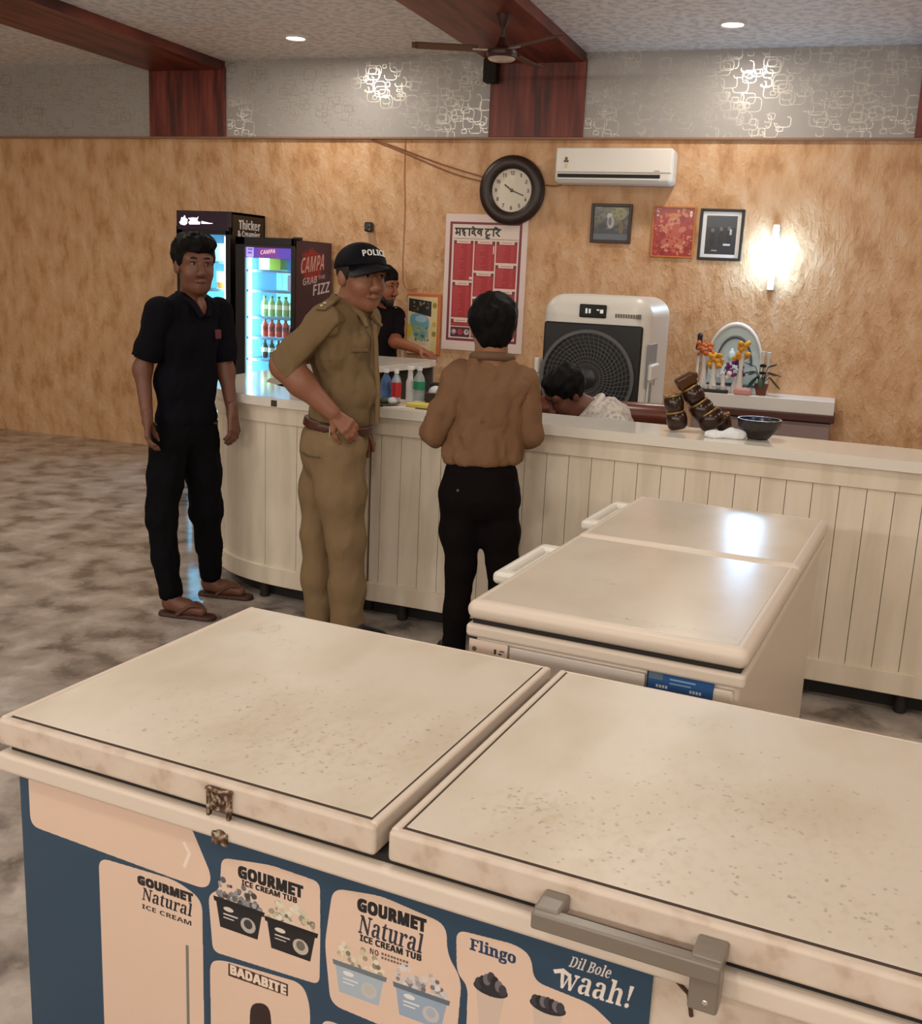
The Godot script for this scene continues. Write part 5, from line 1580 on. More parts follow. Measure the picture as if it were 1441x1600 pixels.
	al.light_color = Color(0.62, 0.82, 1.0); al.light_energy = 0.36; al.omni_range = 9.0; al.omni_attenuation = 2.0; al.light_size = 0.1; al.shadow_enabled = true
	t.add_child(al)

# ------------------------------------------------------------------ on the counter
func counter_things() -> void:
	const Y := 1.03
	var clear := StandardMaterial3D.new()
	clear.transparency = BaseMaterial3D.TRANSPARENCY_ALPHA; clear.albedo_color = Color(0.9, 0.95, 0.97, 0.3); clear.roughness = 0.08
	var bluish := StandardMaterial3D.new()
	bluish.transparency = BaseMaterial3D.TRANSPARENCY_ALPHA; bluish.albedo_color = Color(0.3, 0.45, 0.66, 0.6); bluish.roughness = 0.1
	bottle_mesh(pet(0.028, 0.17), clear, "plastic_bottle", "clear plastic bottle with a green label on the counter beside the basket", Vector3(-1.872, Y, -4.735), "", rgb(220, 226, 226), rgb(34, 140, 104), Vector2(0.068, 0.108), 0.0288)
	bottle_mesh(pet(0.023, 0.152), clear, "plastic_bottle", "small plastic bottle with a red label and white cap on the counter beside the officer", Vector3(-1.968, Y, -4.68), "", rgb(238, 236, 232), rgb(196, 44, 48), Vector2(0.03, 0.1), 0.0238)
	bottle_mesh(pet(0.026, 0.15), bluish, "plastic_bottle", "blue tinted plastic bottle on the counter, right against the officer's belly", Vector3(-2.03, Y, -4.7), "", rgb(236, 236, 236), rgb(70, 104, 160), Vector2(0.03, 0.06), 0.0268)
	bottle_mesh(pet(0.024, 0.148), bluish, "plastic_bottle", "blue tinted plastic bottle on the counter, left of the red labelled bottle", Vector3(-2.01, Y, -4.78), "", rgb(226, 228, 232), rgb(110, 140, 180), Vector2(0.05, 0.09), 0.0248)
	bottle_mesh([Vector2(0, 0), Vector2(0.018, 0.0), Vector2(0.02, 0.01), Vector2(0.02, 0.1), Vector2(0.013, 0.12), Vector2(0.012, 0.155), Vector2(0.016, 0.16)], mat(rgb(222, 222, 220), 0.3), "plastic_bottle", "slim white bottle between the red labelled and green labelled bottles", Vector3(-1.925, Y, -4.75), "", rgb(240, 238, 234))
	# basket with tissue
	var t := thing("basket", "dark brown basket holding white tissue on the counter beside the bottles", "basket", Vector3(-1.775, Y, -4.75), 19.0)
	var b := MB.new()
	b.prism(PackedVector2Array([Vector2(-0.055, -0.04), Vector2(0.055, -0.04), Vector2(0.055, 0.04), Vector2(-0.055, 0.04)]), 0.0, 0.008)
	for q in [[Vector3(0, 0.03, 0.042), Vector3(0.125, 0.055, 0.008)], [Vector3(0, 0.03, -0.042), Vector3(0.125, 0.055, 0.008)], [Vector3(-0.06, 0.03, 0), Vector3(0.008, 0.055, 0.09)], [Vector3(0.06, 0.03, 0), Vector3(0.008, 0.055, 0.09)]]: b.rbox(q[0], q[1], 0.003)
	part("basket_body", b, mat(rgb(44, 24, 20), 0.6), t)
	part("rim", box(Vector3(0, 0.057, 0.044), Vector3(0.132, 0.008, 0.012), 0.003), mat(rgb(58, 34, 28), 0.5), t)
	var tis := MB.new()
	tis.blob([[Vector3(-0.02, 0.05, 0), Vector3(0.03, 0.03, 0.03), Basis()], [Vector3(0.025, 0.055, 0.005), Vector3(0.03, 0.03, 0.025), Basis()]], 0.006, 0.02, [], noise(14.0, 5), 0.014)
	solo("crumpled_tissue", tis, mat(rgb(222, 228, 228), 0.8), "crumpled white tissue sitting in the dark basket", "tissue", Vector3(-1.775, Y + 0.01, -4.75))
	solo("black_pouch", box(Vector3(0, 0.05, 0), Vector3(0.09, 0.1, 0.03), 0.012, 3), mat(rgb(24, 22, 24), 0.6), "small black pouch standing behind the dark basket", "pouch", Vector3(-1.8, Y, -4.815))
	t = thing("steel_plate", "steel plate with crumpled wrappers at the counter edge beside the officer", "plate", Vector3(-1.98, Y, -4.575))
	var pl := MB.new()
	pl.lathe([Vector2(0.0, 0.002), Vector2(0.055, 0.002), Vector2(0.075, 0.012), Vector2(0.076, 0.014), Vector2(0.054, 0.005), Vector2(0.0, 0.005)], 28)
	part("plate_dish", pl, mat(rgb(150, 146, 140), 0.25, 0.9), t)
	for i in 3:
		var w := MB.new()
		w.blob([[Vector3.ZERO, Vector3(0.028, 0.016, 0.022), Basis(Vector3.UP, i)]], 0.005, 0.01, [], noise(22.0, i), 0.012)
		solo("wrapper", w, mat([rgb(226, 222, 214), rgb(60, 66, 54), rgb(214, 214, 206)][i], 0.6), ["crumpled white wrapper on the left of the steel plate", "crumpled dark green wrapper in the middle of the steel plate", "crumpled white wrapper on the right of the steel plate"][i], "wrapper", Vector3(-2.015 + i * 0.035, Y + 0.02, -4.58 + 0.02 * (i % 2)))
	solo("paper_sheet", box(Vector3(0, 0.002, 0), Vector3(0.15, 0.003, 0.1), 0.001), mat(rgb(226, 216, 206), 0.6), "white paper sheet on the counter between the plate and the yellow pad", "paper", Vector3(-1.89, Y, -4.55), 12.0)
	t = thing("notepad", "yellow pad lying on the counter in front of the basket", "notepad", Vector3(-1.785, Y, -4.6), -8.0)
	part("pages", box(Vector3(0, 0.01, 0), Vector3(0.15, 0.014, 0.1), 0.002), mat(rgb(220, 204, 110), 0.6), t)
	part("cover", box(Vector3(-0.01, 0.018, 0.004), Vector3(0.135, 0.003, 0.1), 0.001), mat(rgb(230, 214, 90), 0.5), t)
	part("back_cover", box(Vector3(0, 0.0025, 0), Vector3(0.156, 0.004, 0.106), 0.001), mat(rgb(60, 50, 40), 0.6), t)
	# brown and gold ornament
	t = thing("ornament", "dark brown and gold ornament of leaning rounded segments on the counter top", "ornament", Vector3(-0.545, Y, -4.62), 19.0)
	var brown := mat(rgb(46, 26, 18), 0.22)
	var gold := mat(rgb(160, 128, 78), 0.35, 0.8)
	for col in [[Vector3(0.088, 0.004, 0.02), Vector3(-0.035, 0.19, 0.0), 3, 0.06, 0.046], [Vector3(-0.07, 0.004, 0.02), Vector3(-0.105, 0.155, 0.012), 2, 0.046, 0.04], [Vector3(0.14, 0.004, -0.02), Vector3(0.12, 0.075, -0.02), 1, 0.036, 0.034]]:
		var up: Vector3 = (col[1] - col[0]).normalized()
		var bs := Basis(up.cross(Vector3.BACK).normalized(), up, Vector3.ZERO)
		bs.z = bs.x.cross(bs.y)
		var len: float = (col[1] - col[0]).length() / col[2]
		for i in col[2]:
			var r: float = lerpf(col[3], col[4], i / 2.0)
			var xf := Transform3D(bs, col[0] + up * len * (i + 0.5))
			if i == 0: xf.origin.y = maxf(xf.origin.y, len * 0.5 * up.y + r * 0.75 * sqrt(1.0 - up.y * up.y) + 0.002)
			var m := MB.new()
			m.lathe([Vector2(0.0, -len * 0.5), Vector2(r * 0.7, -len * 0.5), Vector2(r * 0.92, -len * 0.34), Vector2(r, 0.0), Vector2(r * 0.92, len * 0.34), Vector2(r * 0.7, len * 0.5), Vector2(0.0, len * 0.5)], 22, xf)
			var dr := part("segment", m, brown, t)
			m = MB.new()
			var ls := []
			for j in 25: ls.append(xf * Vector3(cos(TAU * j / 24) * r * 0.8, len * 0.45, sin(TAU * j / 24) * r * 0.8))
			m.tube(ls, 0.0055, 6, false)
			part("gold_band", m, gold, dr)
	var bx := MB.new()
	bx.rbox(Vector3(-0.052, 0.215, 0.0), Vector3(0.085, 0.055, 0.06), 0.012, 3, Basis(Vector3.BACK, 0.55))
	bx.rbox(Vector3(-0.02, 0.24, 0.0), Vector3(0.03, 0.03, 0.04), 0.01, 3, Basis(Vector3.BACK, 0.2))
	part("top_block", bx, mat(rgb(84, 54, 30), 0.25, 0.4), t)
	var cr := MB.new()
	cr.blob([[Vector3(-0.03, 0.012, 0), Vector3(0.06, 0.02, 0.03), Basis()], [Vector3(0.045, 0.02, 0.005), Vector3(0.045, 0.022, 0.03), Basis()]], 0.006, 0.02, [[Vector3(0, 0.0, 0), Vector3.DOWN]], noise(13.0, 9), 0.02)
	solo("crumpled_tissue", cr, mat(rgb(228, 232, 236), 0.8), "crumpled white tissue lying on the counter right of the brown ornament", "tissue", Vector3(-0.4, Y, -4.5), 19.0)
	var bowl := MB.new()
	bowl.lathe([Vector2(0.0, 0.0), Vector2(0.04, 0.0), Vector2(0.085, 0.05), Vector2(0.09, 0.085), Vector2(0.084, 0.085), Vector2(0.075, 0.05), Vector2(0.0, 0.012)], 28)
	solo("metal_bowl", bowl, mat(rgb(70, 64, 64), 0.25, 0.8), "dark metal bowl on the counter at the right, behind the crumpled tissue", "bowl", Vector3(-0.27, Y, -4.56))

# ------------------------------------------------------------------ sofa and bench
func seat_and_bench() -> void:
	var hide := mat(rgb(104, 50, 32), 0.3)
	var t := thing("armchair", "brown leather low backed seat behind the counter, behind the crouching man", "armchair", Vector3(-1.13, 0, -5.42), 6.0)
	part("seat_cushion", box(Vector3(0, 0.37, 0.06), Vector3(0.74, 0.16, 0.56), 0.05, 4), hide, t)
	part("seat_base", box(Vector3(0, 0.2, 0.02), Vector3(0.7, 0.2, 0.52), 0.02, 2), mat(rgb(58, 28, 20), 0.5), t)
	var bk := MB.new()
	bk.rbox(Vector3(0, 0.66, -0.24), Vector3(0.72, 0.5, 0.12), 0.04, 4)
	part("backrest", bk, hide, t)
	var roll := MB.new()
	roll.lathe([Vector2(0, -0.38), Vector2(0.03, -0.38), Vector2(0.058, -0.365), Vector2(0.066, -0.34), Vector2(0.066, 0.34), Vector2(0.058, 0.365), Vector2(0.03, 0.38), Vector2(0, 0.38)], 22, Transform3D(Basis(Vector3.BACK, PI / 2), Vector3(0, 0.955, -0.22)))
	part("headroll", roll, hide, t)
	for x in [-0.3, 0.3]:
		for z in [-0.2, 0.24]:
			var lg := MB.new()
			lg.lathe([Vector2(0, 0), Vector2(0.018, 0.0), Vector2(0.026, 0.12), Vector2(0, 0.12)], 10, Transform3D(Basis(), Vector3(x, 0, z)))
			part("leg", lg, black_gloss, t)
	t = thing("bench", "low wooden bench on the far floor left of the curved counter", "bench", Vector3(-4.0, 0, -6.3))
	part("seat_board", box(Vector3(0, 0.43, 0), Vector3(0.6, 0.04, 0.34), 0.006), mat(rgb(168, 120, 74), 0.5), t)
	for x in [-0.25, 0.25]:
		for z in [-0.13, 0.13]: part("leg", box(Vector3(x, 0.205, z), Vector3(0.045, 0.41, 0.045), 0.004), mat(rgb(150, 104, 62), 0.5), t)
	solo("dark_box", box(Vector3(0, 0.07, 0), Vector3(0.26, 0.14, 0.2), 0.008, 2), mat(rgb(34, 36, 28), 0.5), "dark green box standing on the low bench", "box", Vector3(-3.95, 0.45, -6.3))
	solo("paper_bundle", box(Vector3(0, 0.02, 0), Vector3(0.2, 0.04, 0.15), 0.01, 2, Basis(Vector3.BACK, 0.1)), mat(rgb(222, 220, 216), 0.7), "white paper bundle on top of the dark green box", "paper", Vector3(-3.95, 0.6, -6.28))

# ------------------------------------------------------------------ ceiling fan
func ceiling_fan() -> void:
	var brown := mat(rgb(58, 30, 24), 0.4)
	var t := thing("ceiling_fan", "dark brown three blade ceiling fan hanging from the wooden beam", "fan", Vector3(-2.13, 0, -6.56), 19.0)
	var c := MB.new()
	c.lathe([Vector2(0.0, 3.115), Vector2(0.018, 3.115), Vector2(0.035, 3.15), Vector2(0.05, 3.21)], 22)
	part("canopy", c, brown, t)
	c = MB.new()
	c.lathe([Vector2(0.0, 3.02), Vector2(0.013, 3.02), Vector2(0.013, 3.13), Vector2(0, 3.13)], 12)
	part("down_rod", c, brown, t)
	c = MB.new()
	c.lathe([Vector2(0.0, 2.935), Vector2(0.06, 2.935), Vector2(0.085, 2.945), Vector2(0.095, 2.965), Vector2(0.09, 2.985), Vector2(0.045, 3.0), Vector2(0.034, 3.02), Vector2(0.02, 3.06), Vector2(0, 3.06)], 28)
	part("motor", c, brown, t)
	c = MB.new()
	c.lathe([Vector2(0.0, 2.926), Vector2(0.07, 2.928), Vector2(0.084, 2.938), Vector2(0.08, 2.945)], 28)
	part("chrome_cap", c, mat(rgb(226, 220, 210), 0.3, 0.6), t)
	for k in 3:
		var a := PI + TAU * k / 3.0 - 0.05
		var b := Basis(Vector3.UP, -a)
		var arm := MB.new()
		arm.rbox(b * Vector3(0.12, 2.985, 0), Vector3(0.12, 0.008, 0.03), 0.003, 1, b)
		var am := part("blade_arm", arm, mat(rgb(190, 180, 168), 0.35, 0.6), t)
		var bl := MB.new()
		var tilt := b * Basis(Vector3.RIGHT, 0.16)
		bl.rbox(b * Vector3(0.34, 2.99, 0), Vector3(0.38, 0.006, 0.105), 0.0028, 1, tilt)
		bl.rbox(b * Vector3(0.53, 2.99, 0), Vector3(0.04, 0.006, 0.09), 0.0028, 1, tilt)
		part("blade", bl, mat(rgb(70, 42, 34), 0.35), am)

# ------------------------------------------------------------------ people
# local axes of a person: x to the right of the picture, y up, z towards the room's near side; heads and bodies are posed in those axes
func look(yaw: float, pitch := 0.0, roll := 0.0) -> Basis:  # yaw 0 faces +z, 90 faces +x
	return Basis(Vector3.UP, deg_to_rad(yaw)) * Basis(Vector3.RIGHT, deg_to_rad(pitch)) * Basis(Vector3.BACK, deg_to_rad(roll))

func move(prims: Array, at: Vector3, b: Basis, s: float) -> Array:
	var l := []
	for q in prims:
		if q.size() >= 4: l.append([at + b * (q[0] * s), at + b * (q[1] * s), q[2] * s, q[3] * s])
		else: l.append([at + b * (q[0] * s), q[1] * s, b * q[2]])
	return l

const I := Basis()

func add_head(t: Node3D, mb: MB, at: Vector3, b: Basis, s: float, neck: Vector3, hair_c: Color, fine: float, opts := {}) -> void:
	var p := [
		[Vector3(0, 0.035, -0.012), Vector3(0.075, 0.082, 0.094), I],
		[Vector3(0, -0.02, 0.026), Vector3(0.061, 0.085, 0.066), I],
		[Vector3(-0.03, -0.078, 0.03), Vector3(0.03, -0.078, 0.03), 0.03, 0.03],
		[Vector3(0, -0.094, 0.058), Vector3(0, -0.09, 0.06), 0.021, 0.02],
		[Vector3(-0.037, -0.028, 0.058), Vector3(-0.037, -0.03, 0.058), 0.025, 0.025],
		[Vector3(0.037, -0.028, 0.058), Vector3(0.037, -0.03, 0.058), 0.025, 0.025],
		[Vector3(-0.045, 0.034, 0.07), Vector3(0.045, 0.034, 0.07), 0.016, 0.016],
	]
	var neck_l := (b.inverse() * (neck - at)) / s
	p.append([Vector3(0, -0.05, -0.02), neck_l, opts.get("neck_r", 0.055), opts.get("neck_r", 0.055) * 1.08])
	mb.blob(move(p, at, b, s), fine, 0.03 * s)
	var d := [  # sharper details blended less
		[Vector3(0, 0.02, 0.087), Vector3(0, -0.028, 0.11), 0.009, 0.0145],
		[Vector3(-0.013, -0.034, 0.098), Vector3(0.013, -0.034, 0.098), 0.0105, 0.0105],
		[Vector3(-0.02, -0.06, 0.086), Vector3(0.02, -0.06, 0.086), 0.008, 0.008],
		[Vector3(0, -0.0605, 0.092), Vector3(0, -0.061, 0.092), 0.0085, 0.0085],
	]
	for e in [-1, 1]:
		d.append([Vector3(e * 0.076, -0.002, -0.008), Vector3(0.011, 0.031, 0.019), Basis(Vector3.UP, e * -0.45)])
		d.append([Vector3(e * 0.045, 0.026, 0.082), Vector3(e * 0.018, 0.026, 0.089), 0.0085, 0.008])
	mb.blob(move(d, at, b, s), fine * 0.75, 0.012 * s)
	# eyes, brows, mouth
	var wh := MB.new()
	var ir := MB.new()
	var br := MB.new()
	for e in [-1, 1]:
		wh.ball(at + b * (Vector3(e * 0.031, 0.012, 0.085) * s), Vector3(0.0122, 0.0056, 0.006) * s, b * Basis(Vector3.UP, e * 0.3), 10)
		ir.ball(at + b * (Vector3(e * 0.03 + 0.002, 0.0125, 0.0895) * s), Vector3(0.0062, 0.0062, 0.004) * s, b, 8)
		ir.tube([at + b * (Vector3(e * 0.043, 0.0145, 0.0845) * s), at + b * (Vector3(e * 0.031, 0.0195, 0.0915) * s), at + b * (Vector3(e * 0.018, 0.0165, 0.0895) * s)], 0.0022 * s, 5)
		br.tube([at + b * (Vector3(e * 0.05, 0.031, 0.081) * s), at + b * (Vector3(e * 0.034, 0.038, 0.091) * s), at + b * (Vector3(e * 0.015, 0.034, 0.0935) * s)], [0.003 * s, 0.0048 * s, 0.004 * s], 6)
	if not opts.has("back"):
		part("eye_white", wh, mat(rgb(150, 138, 128), 0.3), t)
		part("iris", ir, mat(rgb(18, 12, 10), 0.3), t)
		part("eyebrow", br, mat(rgb(22, 16, 14), 0.8), t)
		var lp := MB.new()
		lp.blob(move([[Vector3(-0.019, -0.0555, 0.0895), Vector3(0.019, -0.0555, 0.0885), 0.0052, 0.0052], [Vector3(-0.014, -0.065, 0.0885), Vector3(0.014, -0.065, 0.0885), 0.0056, 0.0056]], at, b, s), 0.003, 0.006 * s)
		part("lips", lp, mat(opts.get("lip", rgb(112, 62, 50)), 0.5), t)
	var hm := mat(hair_c, 0.55)
	if opts.has("moustache"):
		var ms := MB.new()
		ms.blob(move([[Vector3(-0.022, -0.05, 0.092), Vector3(0, -0.046, 0.1), 0.004, 0.007], [Vector3(0.022, -0.05, 0.092), Vector3(0, -0.046, 0.1), 0.004, 0.007]], at, b, s), 0.003, 0.006)
		part("moustache", ms, hm, t)
	if opts.has("beard"):
		var bd := MB.new()
		bd.blob(move([[Vector3(-0.066, -0.02, 0.01), Vector3(-0.045, -0.07, 0.03), 0.012, 0.026], [Vector3(0.066, -0.02, 0.01), Vector3(0.045, -0.07, 0.03), 0.012, 0.026], [Vector3(-0.045, -0.07, 0.03), Vector3(0, -0.097, 0.058), 0.03, 0.03], [Vector3(0.045, -0.07, 0.03), Vector3(0, -0.097, 0.058), 0.03, 0.03], [Vector3(-0.02, -0.048, 0.088), Vector3(0.02, -0.048, 0.088), 0.009, 0.009]], at, b, s), 0.006, 0.02, [], noise(30.0, 2), 0.004)
		part("beard", bd, hm, t)
	if not opts.has("bald_cap"):
		var h := MB.new()
		var c0: Vector3 = at + b * (Vector3(0, 0.048, opts.get("hairline", 0.072)) * s)
		var hp := [[Vector3(0, 0.043, -0.014), Vector3(0.087, 0.092, 0.104), I], [Vector3(0, 0.1, 0.03), Vector3(0.06, 0.035, 0.055), I]]
		if opts.has("thick"): hp.append([Vector3(0, 0.06, -0.03), Vector3(0.094, 0.088, 0.1), I])
		if opts.has("shaggy"):
			hp.append([Vector3(0.01, 0.098, 0.055), Vector3(0.062, 0.036, 0.045), I])
			hp.append([Vector3(0, 0.085, -0.02), Vector3(0.085, 0.065, 0.09), I])
		if opts.has("nape"): hp.append([Vector3(0, -0.02, -0.055), Vector3(0.066, 0.06, 0.05), I])
		h.blob(move(hp, at, b, s), fine * 1.3, 0.03 * s, [[c0, (b * Vector3(0, -0.76, 0.65)).normalized()]], noise(22.0, 3, FastNoiseLite.TYPE_SIMPLEX_SMOOTH, 3), 0.02 if opts.has("shaggy") else 0.012, true)
		var hm2 := StandardMaterial3D.new()
		hm2.albedo_color = hair_c.darkened(0.35); hm2.roughness = 0.6; hm2.metallic_specular = 0.25
		part("hair", h, hm2, t)

func add_hand(mb: MB, w: Vector3, fingers: Vector3, back: Vector3, thumb_side: float, curl := 0.5, s := 1.0, cell := 0.004) -> void:
	# w wrist, fingers the way the hand points, back the way its back looks, thumb_side -1 or 1 along fingers x back
	var y := fingers.normalized()
	var z := (back - y * back.dot(y)).normalized()
	var x := y.cross(z) * thumb_side
	var b := Basis(x, y, z)
	var p := [[Vector3(0, -0.03, 0), Vector3(0, 0.012, 0), 0.026, 0.027]]
	var len := [0.07, 0.079, 0.074, 0.058]
	for i in 4:
		var xo := 0.031 - i * 0.0205
		var k := Vector3(xo, 0.088 - absf(i - 1) * 0.004, 0.002)
		p.append([Vector3(xo * 0.45, 0.01, 0), k, 0.017, 0.0112])
		var a: Vector3 = k
		var ang := 0.0
		for j in 3:
			ang += curl * [0.75, 1.0, 0.7][j]
			var e: Vector3 = a + Vector3((1.5 - i) * 0.003, cos(ang), -sin(ang)) * len[i] * [0.46, 0.31, 0.23][j]
			p.append([a, e, [0.0102, 0.0092, 0.0083][j], [0.0092, 0.0083, 0.0072][j]])
			a = e
	var t0 := Vector3(0.022, 0.018, -0.006)
	var t1 := t0 + Vector3(0.026, 0.03, -0.012)
	var t2 := t1 + Vector3(0.012, 0.03, -0.008 - 0.012 * curl)
	var t3 := t2 + Vector3(0.002, 0.025, -0.006 - 0.014 * curl)
	p.append([t0, t1, 0.0155, 0.0125]); p.append([t1, t2, 0.0115, 0.0105]); p.append([t2, t3, 0.0102, 0.0085])
	mb.blob(move(p, w, b, s), cell, 0.008)

func shoe(t: Node3D, heel: Vector3, dir: Vector3, c: Color, called := "shoe") -> void:
	var d := dir.normalized()
	var m := MB.new()
	m.blob([[heel + Vector3(0, 0.045, 0), heel + d * 0.06 + Vector3(0, 0.05, 0), 0.036, 0.04], [heel + d * 0.05 + Vector3(0, 0.045, 0), heel + d * 0.2 + Vector3(0, 0.03, 0), 0.042, 0.036]], 0.008, 0.03, [[Vector3(0, 0.008, 0), Vector3.DOWN]])
	var sh := part(called, m, mat(c, 0.35), t)
	m = MB.new()
	m.blob([[heel + Vector3(0, 0.006, 0), heel + d * 0.06 + Vector3(0, 0.006, 0), 0.036, 0.04], [heel + d * 0.06 + Vector3(0, 0.006, 0), heel + d * 0.205 + Vector3(0, 0.006, 0), 0.044, 0.038]], 0.008, 0.02, [[Vector3(0, 0.0, 0), Vector3.DOWN], [Vector3(0, 0.016, 0), Vector3.UP]])
	part("sole", m, mat(rgb(24, 20, 18), 0.7), sh)

func cloth(c: Color, seed_: int) -> StandardMaterial3D:
	var m := StandardMaterial3D.new()
	m.albedo_color = c; m.roughness = 0.85; m.metallic_specular = 0.2
	m.normal_enabled = true
	m.normal_texture = bump_tex(noise(0.02, seed_, FastNoiseLite.TYPE_SIMPLEX, 3), 5.0, 256)
	m.normal_scale = 0.25
	tri(m, Vector3(2.6, 1.3, 2.6), false)
	return m

func folds(seed_: int, f := 7.0) -> FastNoiseLite:
	var n := noise(f, seed_, FastNoiseLite.TYPE_SIMPLEX, 2)
	n.fractal_type = FastNoiseLite.FRACTAL_RIDGED
	n.domain_warp_enabled = true; n.domain_warp_amplitude = 0.05; n.domain_warp_frequency = 4.0
	return n

func tubes(pts: Array, radii: Array) -> Array:  # a chain of tapered capsules
	var l := []
	for i in pts.size() - 1: l.append([pts[i], pts[i + 1], radii[i], radii[i + 1]])
	return l

func sleeve(parent: Node, pts: Array, radii: Array, m: Material, cut_at: Vector3, cut_dir: Vector3, seed_: int, amp := 0.012) -> void:
	var s := MB.new()
	var n := folds(seed_, 9.0)
	n.fractal_type = FastNoiseLite.FRACTAL_FBM
	var wide := []
	for r in radii: wide.append(r + 0.004)
	s.blob(tubes(pts, wide), 0.0105, 0.02, [[cut_at, cut_dir.normalized()]], n, amp)
	part("sleeve", s, m, parent)

func officer() -> void:
	var t := thing("person", "man in khaki uniform and dark cap, one hand on his belt, looking at us", "person", Vector3(-2.053, 0, -4.243), 19.0)
	var skin := mat(rgb(140, 92, 68), 0.5)
	var khaki := cloth(rgb(122, 102, 75), 31)
	var f := look(70)
	var rt := f * Vector3(-1, 0, 0)  # his right
	var ch := Vector3(0.02, 1.43, 0)
	var sr := ch + rt * 0.175 + Vector3(-0.005, -0.01, 0)
	var sl := ch - rt * 0.175
	var er := Vector3(-0.222, 1.235, 0.17)
	var wr := Vector3(-0.005, 1.045, 0.2)
	var el := Vector3(0.05, 1.15, -0.21)
	var wl := Vector3(0.07, 0.93, -0.2)
	# body in skin
	var b := MB.new()
	var p := [[Vector3(0.0, 1.28, 0), Vector3(0.14, 0.18, 0.09), f], [Vector3(-0.01, 1.0, 0), Vector3(0.12, 0.2, 0.1), f]]
	p.append_array(tubes([sr, er, er.lerp(wr, 0.35), wr], [0.05, 0.054, 0.056, 0.036]))
	p.append_array(tubes([sl, el, wl], [0.05, 0.044, 0.03]))
	p.append_array(tubes([Vector3(0.0, 0.9, 0.08), Vector3(0.05, 0.48, 0.1), Vector3(0.05, 0.09, 0.09)], [0.08, 0.055, 0.04]))
	p.append_array(tubes([Vector3(-0.03, 0.9, -0.07), Vector3(-0.1, 0.46, -0.06), Vector3(-0.095, 0.09, -0.06)], [0.08, 0.055, 0.04]))
	b.blob(p, 0.014, 0.04)
	add_head(t, b, Vector3(0.082, 1.612, 0.01), look(38, 2), 1.17, Vector3(0.02, 1.44, -0.01), rgb(18, 14, 13), 0.006, {"bald_cap": true, "neck_r": 0.062, "lip": rgb(122, 78, 60)})
	add_hand(b, wr, Vector3(0.72, -0.6, 0.1), Vector3(0.2, 0.4, 0.9), 1.0, 0.55)
	add_hand(b, wl, Vector3(0.1, -1, 0.0), Vector3(0, 0.1, -1), 1.0, 0.5, 1.0, 0.005)
	part("body", b, skin, t)
	# short hair at the temples and nape
	var hm := MB.new()
	var hb := look(38, 2)
	var hc := Vector3(0.082, 1.612, 0.01)
	hm.blob(move([[Vector3(0, 0.035, -0.014), Vector3(0.083, 0.088, 0.1), I]], hc, hb, 1.17), 0.007, 0.02, [[hc + hb * Vector3(0, 0.03, 0.045), (hb * Vector3(0, -0.45, 0.9)).normalized()], [hc + hb * Vector3(0, -0.055, 0), hb * Vector3.DOWN]])
	part("hair", hm, mat(rgb(24, 18, 16), 0.6), t)
	# shirt
	var s := MB.new()
	var q := [
		[Vector3(0.005, 1.31, 0), Vector3(0.185, 0.17, 0.143), f * Basis(Vector3.UP, 0.0)],
		[Vector3(0.028, 1.12, 0.0), Vector3(0.155, 0.17, 0.148), f],
		[Vector3(0.0, 1.0, 0.0), Vector3(0.14, 0.1, 0.145), f],
		[sr + Vector3(0, 0.0, 0), sl, 0.07, 0.07],
		[Vector3(0.03, 1.46, 0) + rt * 0.05, Vector3(0.03, 1.46, 0) - rt * 0.05, 0.068, 0.068],
	]
	s.blob(q, 0.0125, 0.05, [[Vector3(0, 0.965, 0), Vector3(0, -1, 0)]], folds(4, 9.0), 0.012)
	var shirt := part("khaki_shirt", s, khaki, t)
	sleeve(shirt, [sr, sr.lerp(er, 0.6), er + Vector3(0.012, 0.016, 0), er.lerp(wr, 0.35)], [0.074, 0.071, 0.061, 0.064], khaki, er.lerp(wr, 0.2), wr - er, 5)
	sleeve(shirt, [sl, sl.lerp(el, 0.6), el, el.lerp(wl, 0.35)], [0.072, 0.066, 0.056, 0.06], khaki, el.lerp(wl, 0.15), wl - el, 6)
	# collar and placket
	var col := MB.new()
	for e in [-1, 1]:
		var a0 := Vector3(0.03, 1.505, 0) + f * Vector3(0.0, 0.02, -0.075)
		var a1 := Vector3(0.03, 1.5, 0) + f * Vector3(e * 0.075, 0.012, -0.01)
		var a2 := Vector3(0.03, 1.465, 0) + f * Vector3(e * 0.045, -0.005, 0.085)
		var a3 := Vector3(0.03, 1.42, 0) + f * Vector3(e * 0.075, -0.01, 0.125)
		col.tube(curve([a0, a1, a2]), 0.016, 8)
		col.tube([a2, a3], [0.016, 0.009], 8)
	part("collar", col, khaki, shirt)
	var pk := MB.new()
	var pp := []
	for y in [1.42, 1.34, 1.25, 1.16, 1.07, 0.99]:
		pp.append(Vector3(0.02 if y > 1.2 else 0.03, y, 0) + f * Vector3(0.0, 0, 0.135 if y > 1.38 else 0.145 if y > 1.3 else 0.15))
	pk.tube(pp, 0.012, 6)
	part("placket", pk, mat(rgb(128, 102, 68), 0.8), shirt)
	for e in [1, -1]:
		var ep := MB.new()
		var c0: Vector3 = ch + rt * e * 0.17 + Vector3(0, 0.075, 0)
		ep.rbox(c0, Vector3(0.15, 0.014, 0.05), 0.006, 2, Basis(rt.cross(Vector3.UP).normalized(), -0.32 * e) * Basis(rt, Vector3.UP, rt.cross(Vector3.UP)))
		var epn := part("shoulder_strap", ep, khaki, shirt)
		var st := MB.new()
		for k in 2: st.ball(c0 + rt * e * (0.03 + 0.028 * k) + Vector3(0, 0.0 - 0.01 * k, 0), Vector3(0.008, 0.006, 0.008))
		part("metal_star", st, mat(rgb(206, 196, 170), 0.3, 0.6), epn)
	var pocket := MB.new()
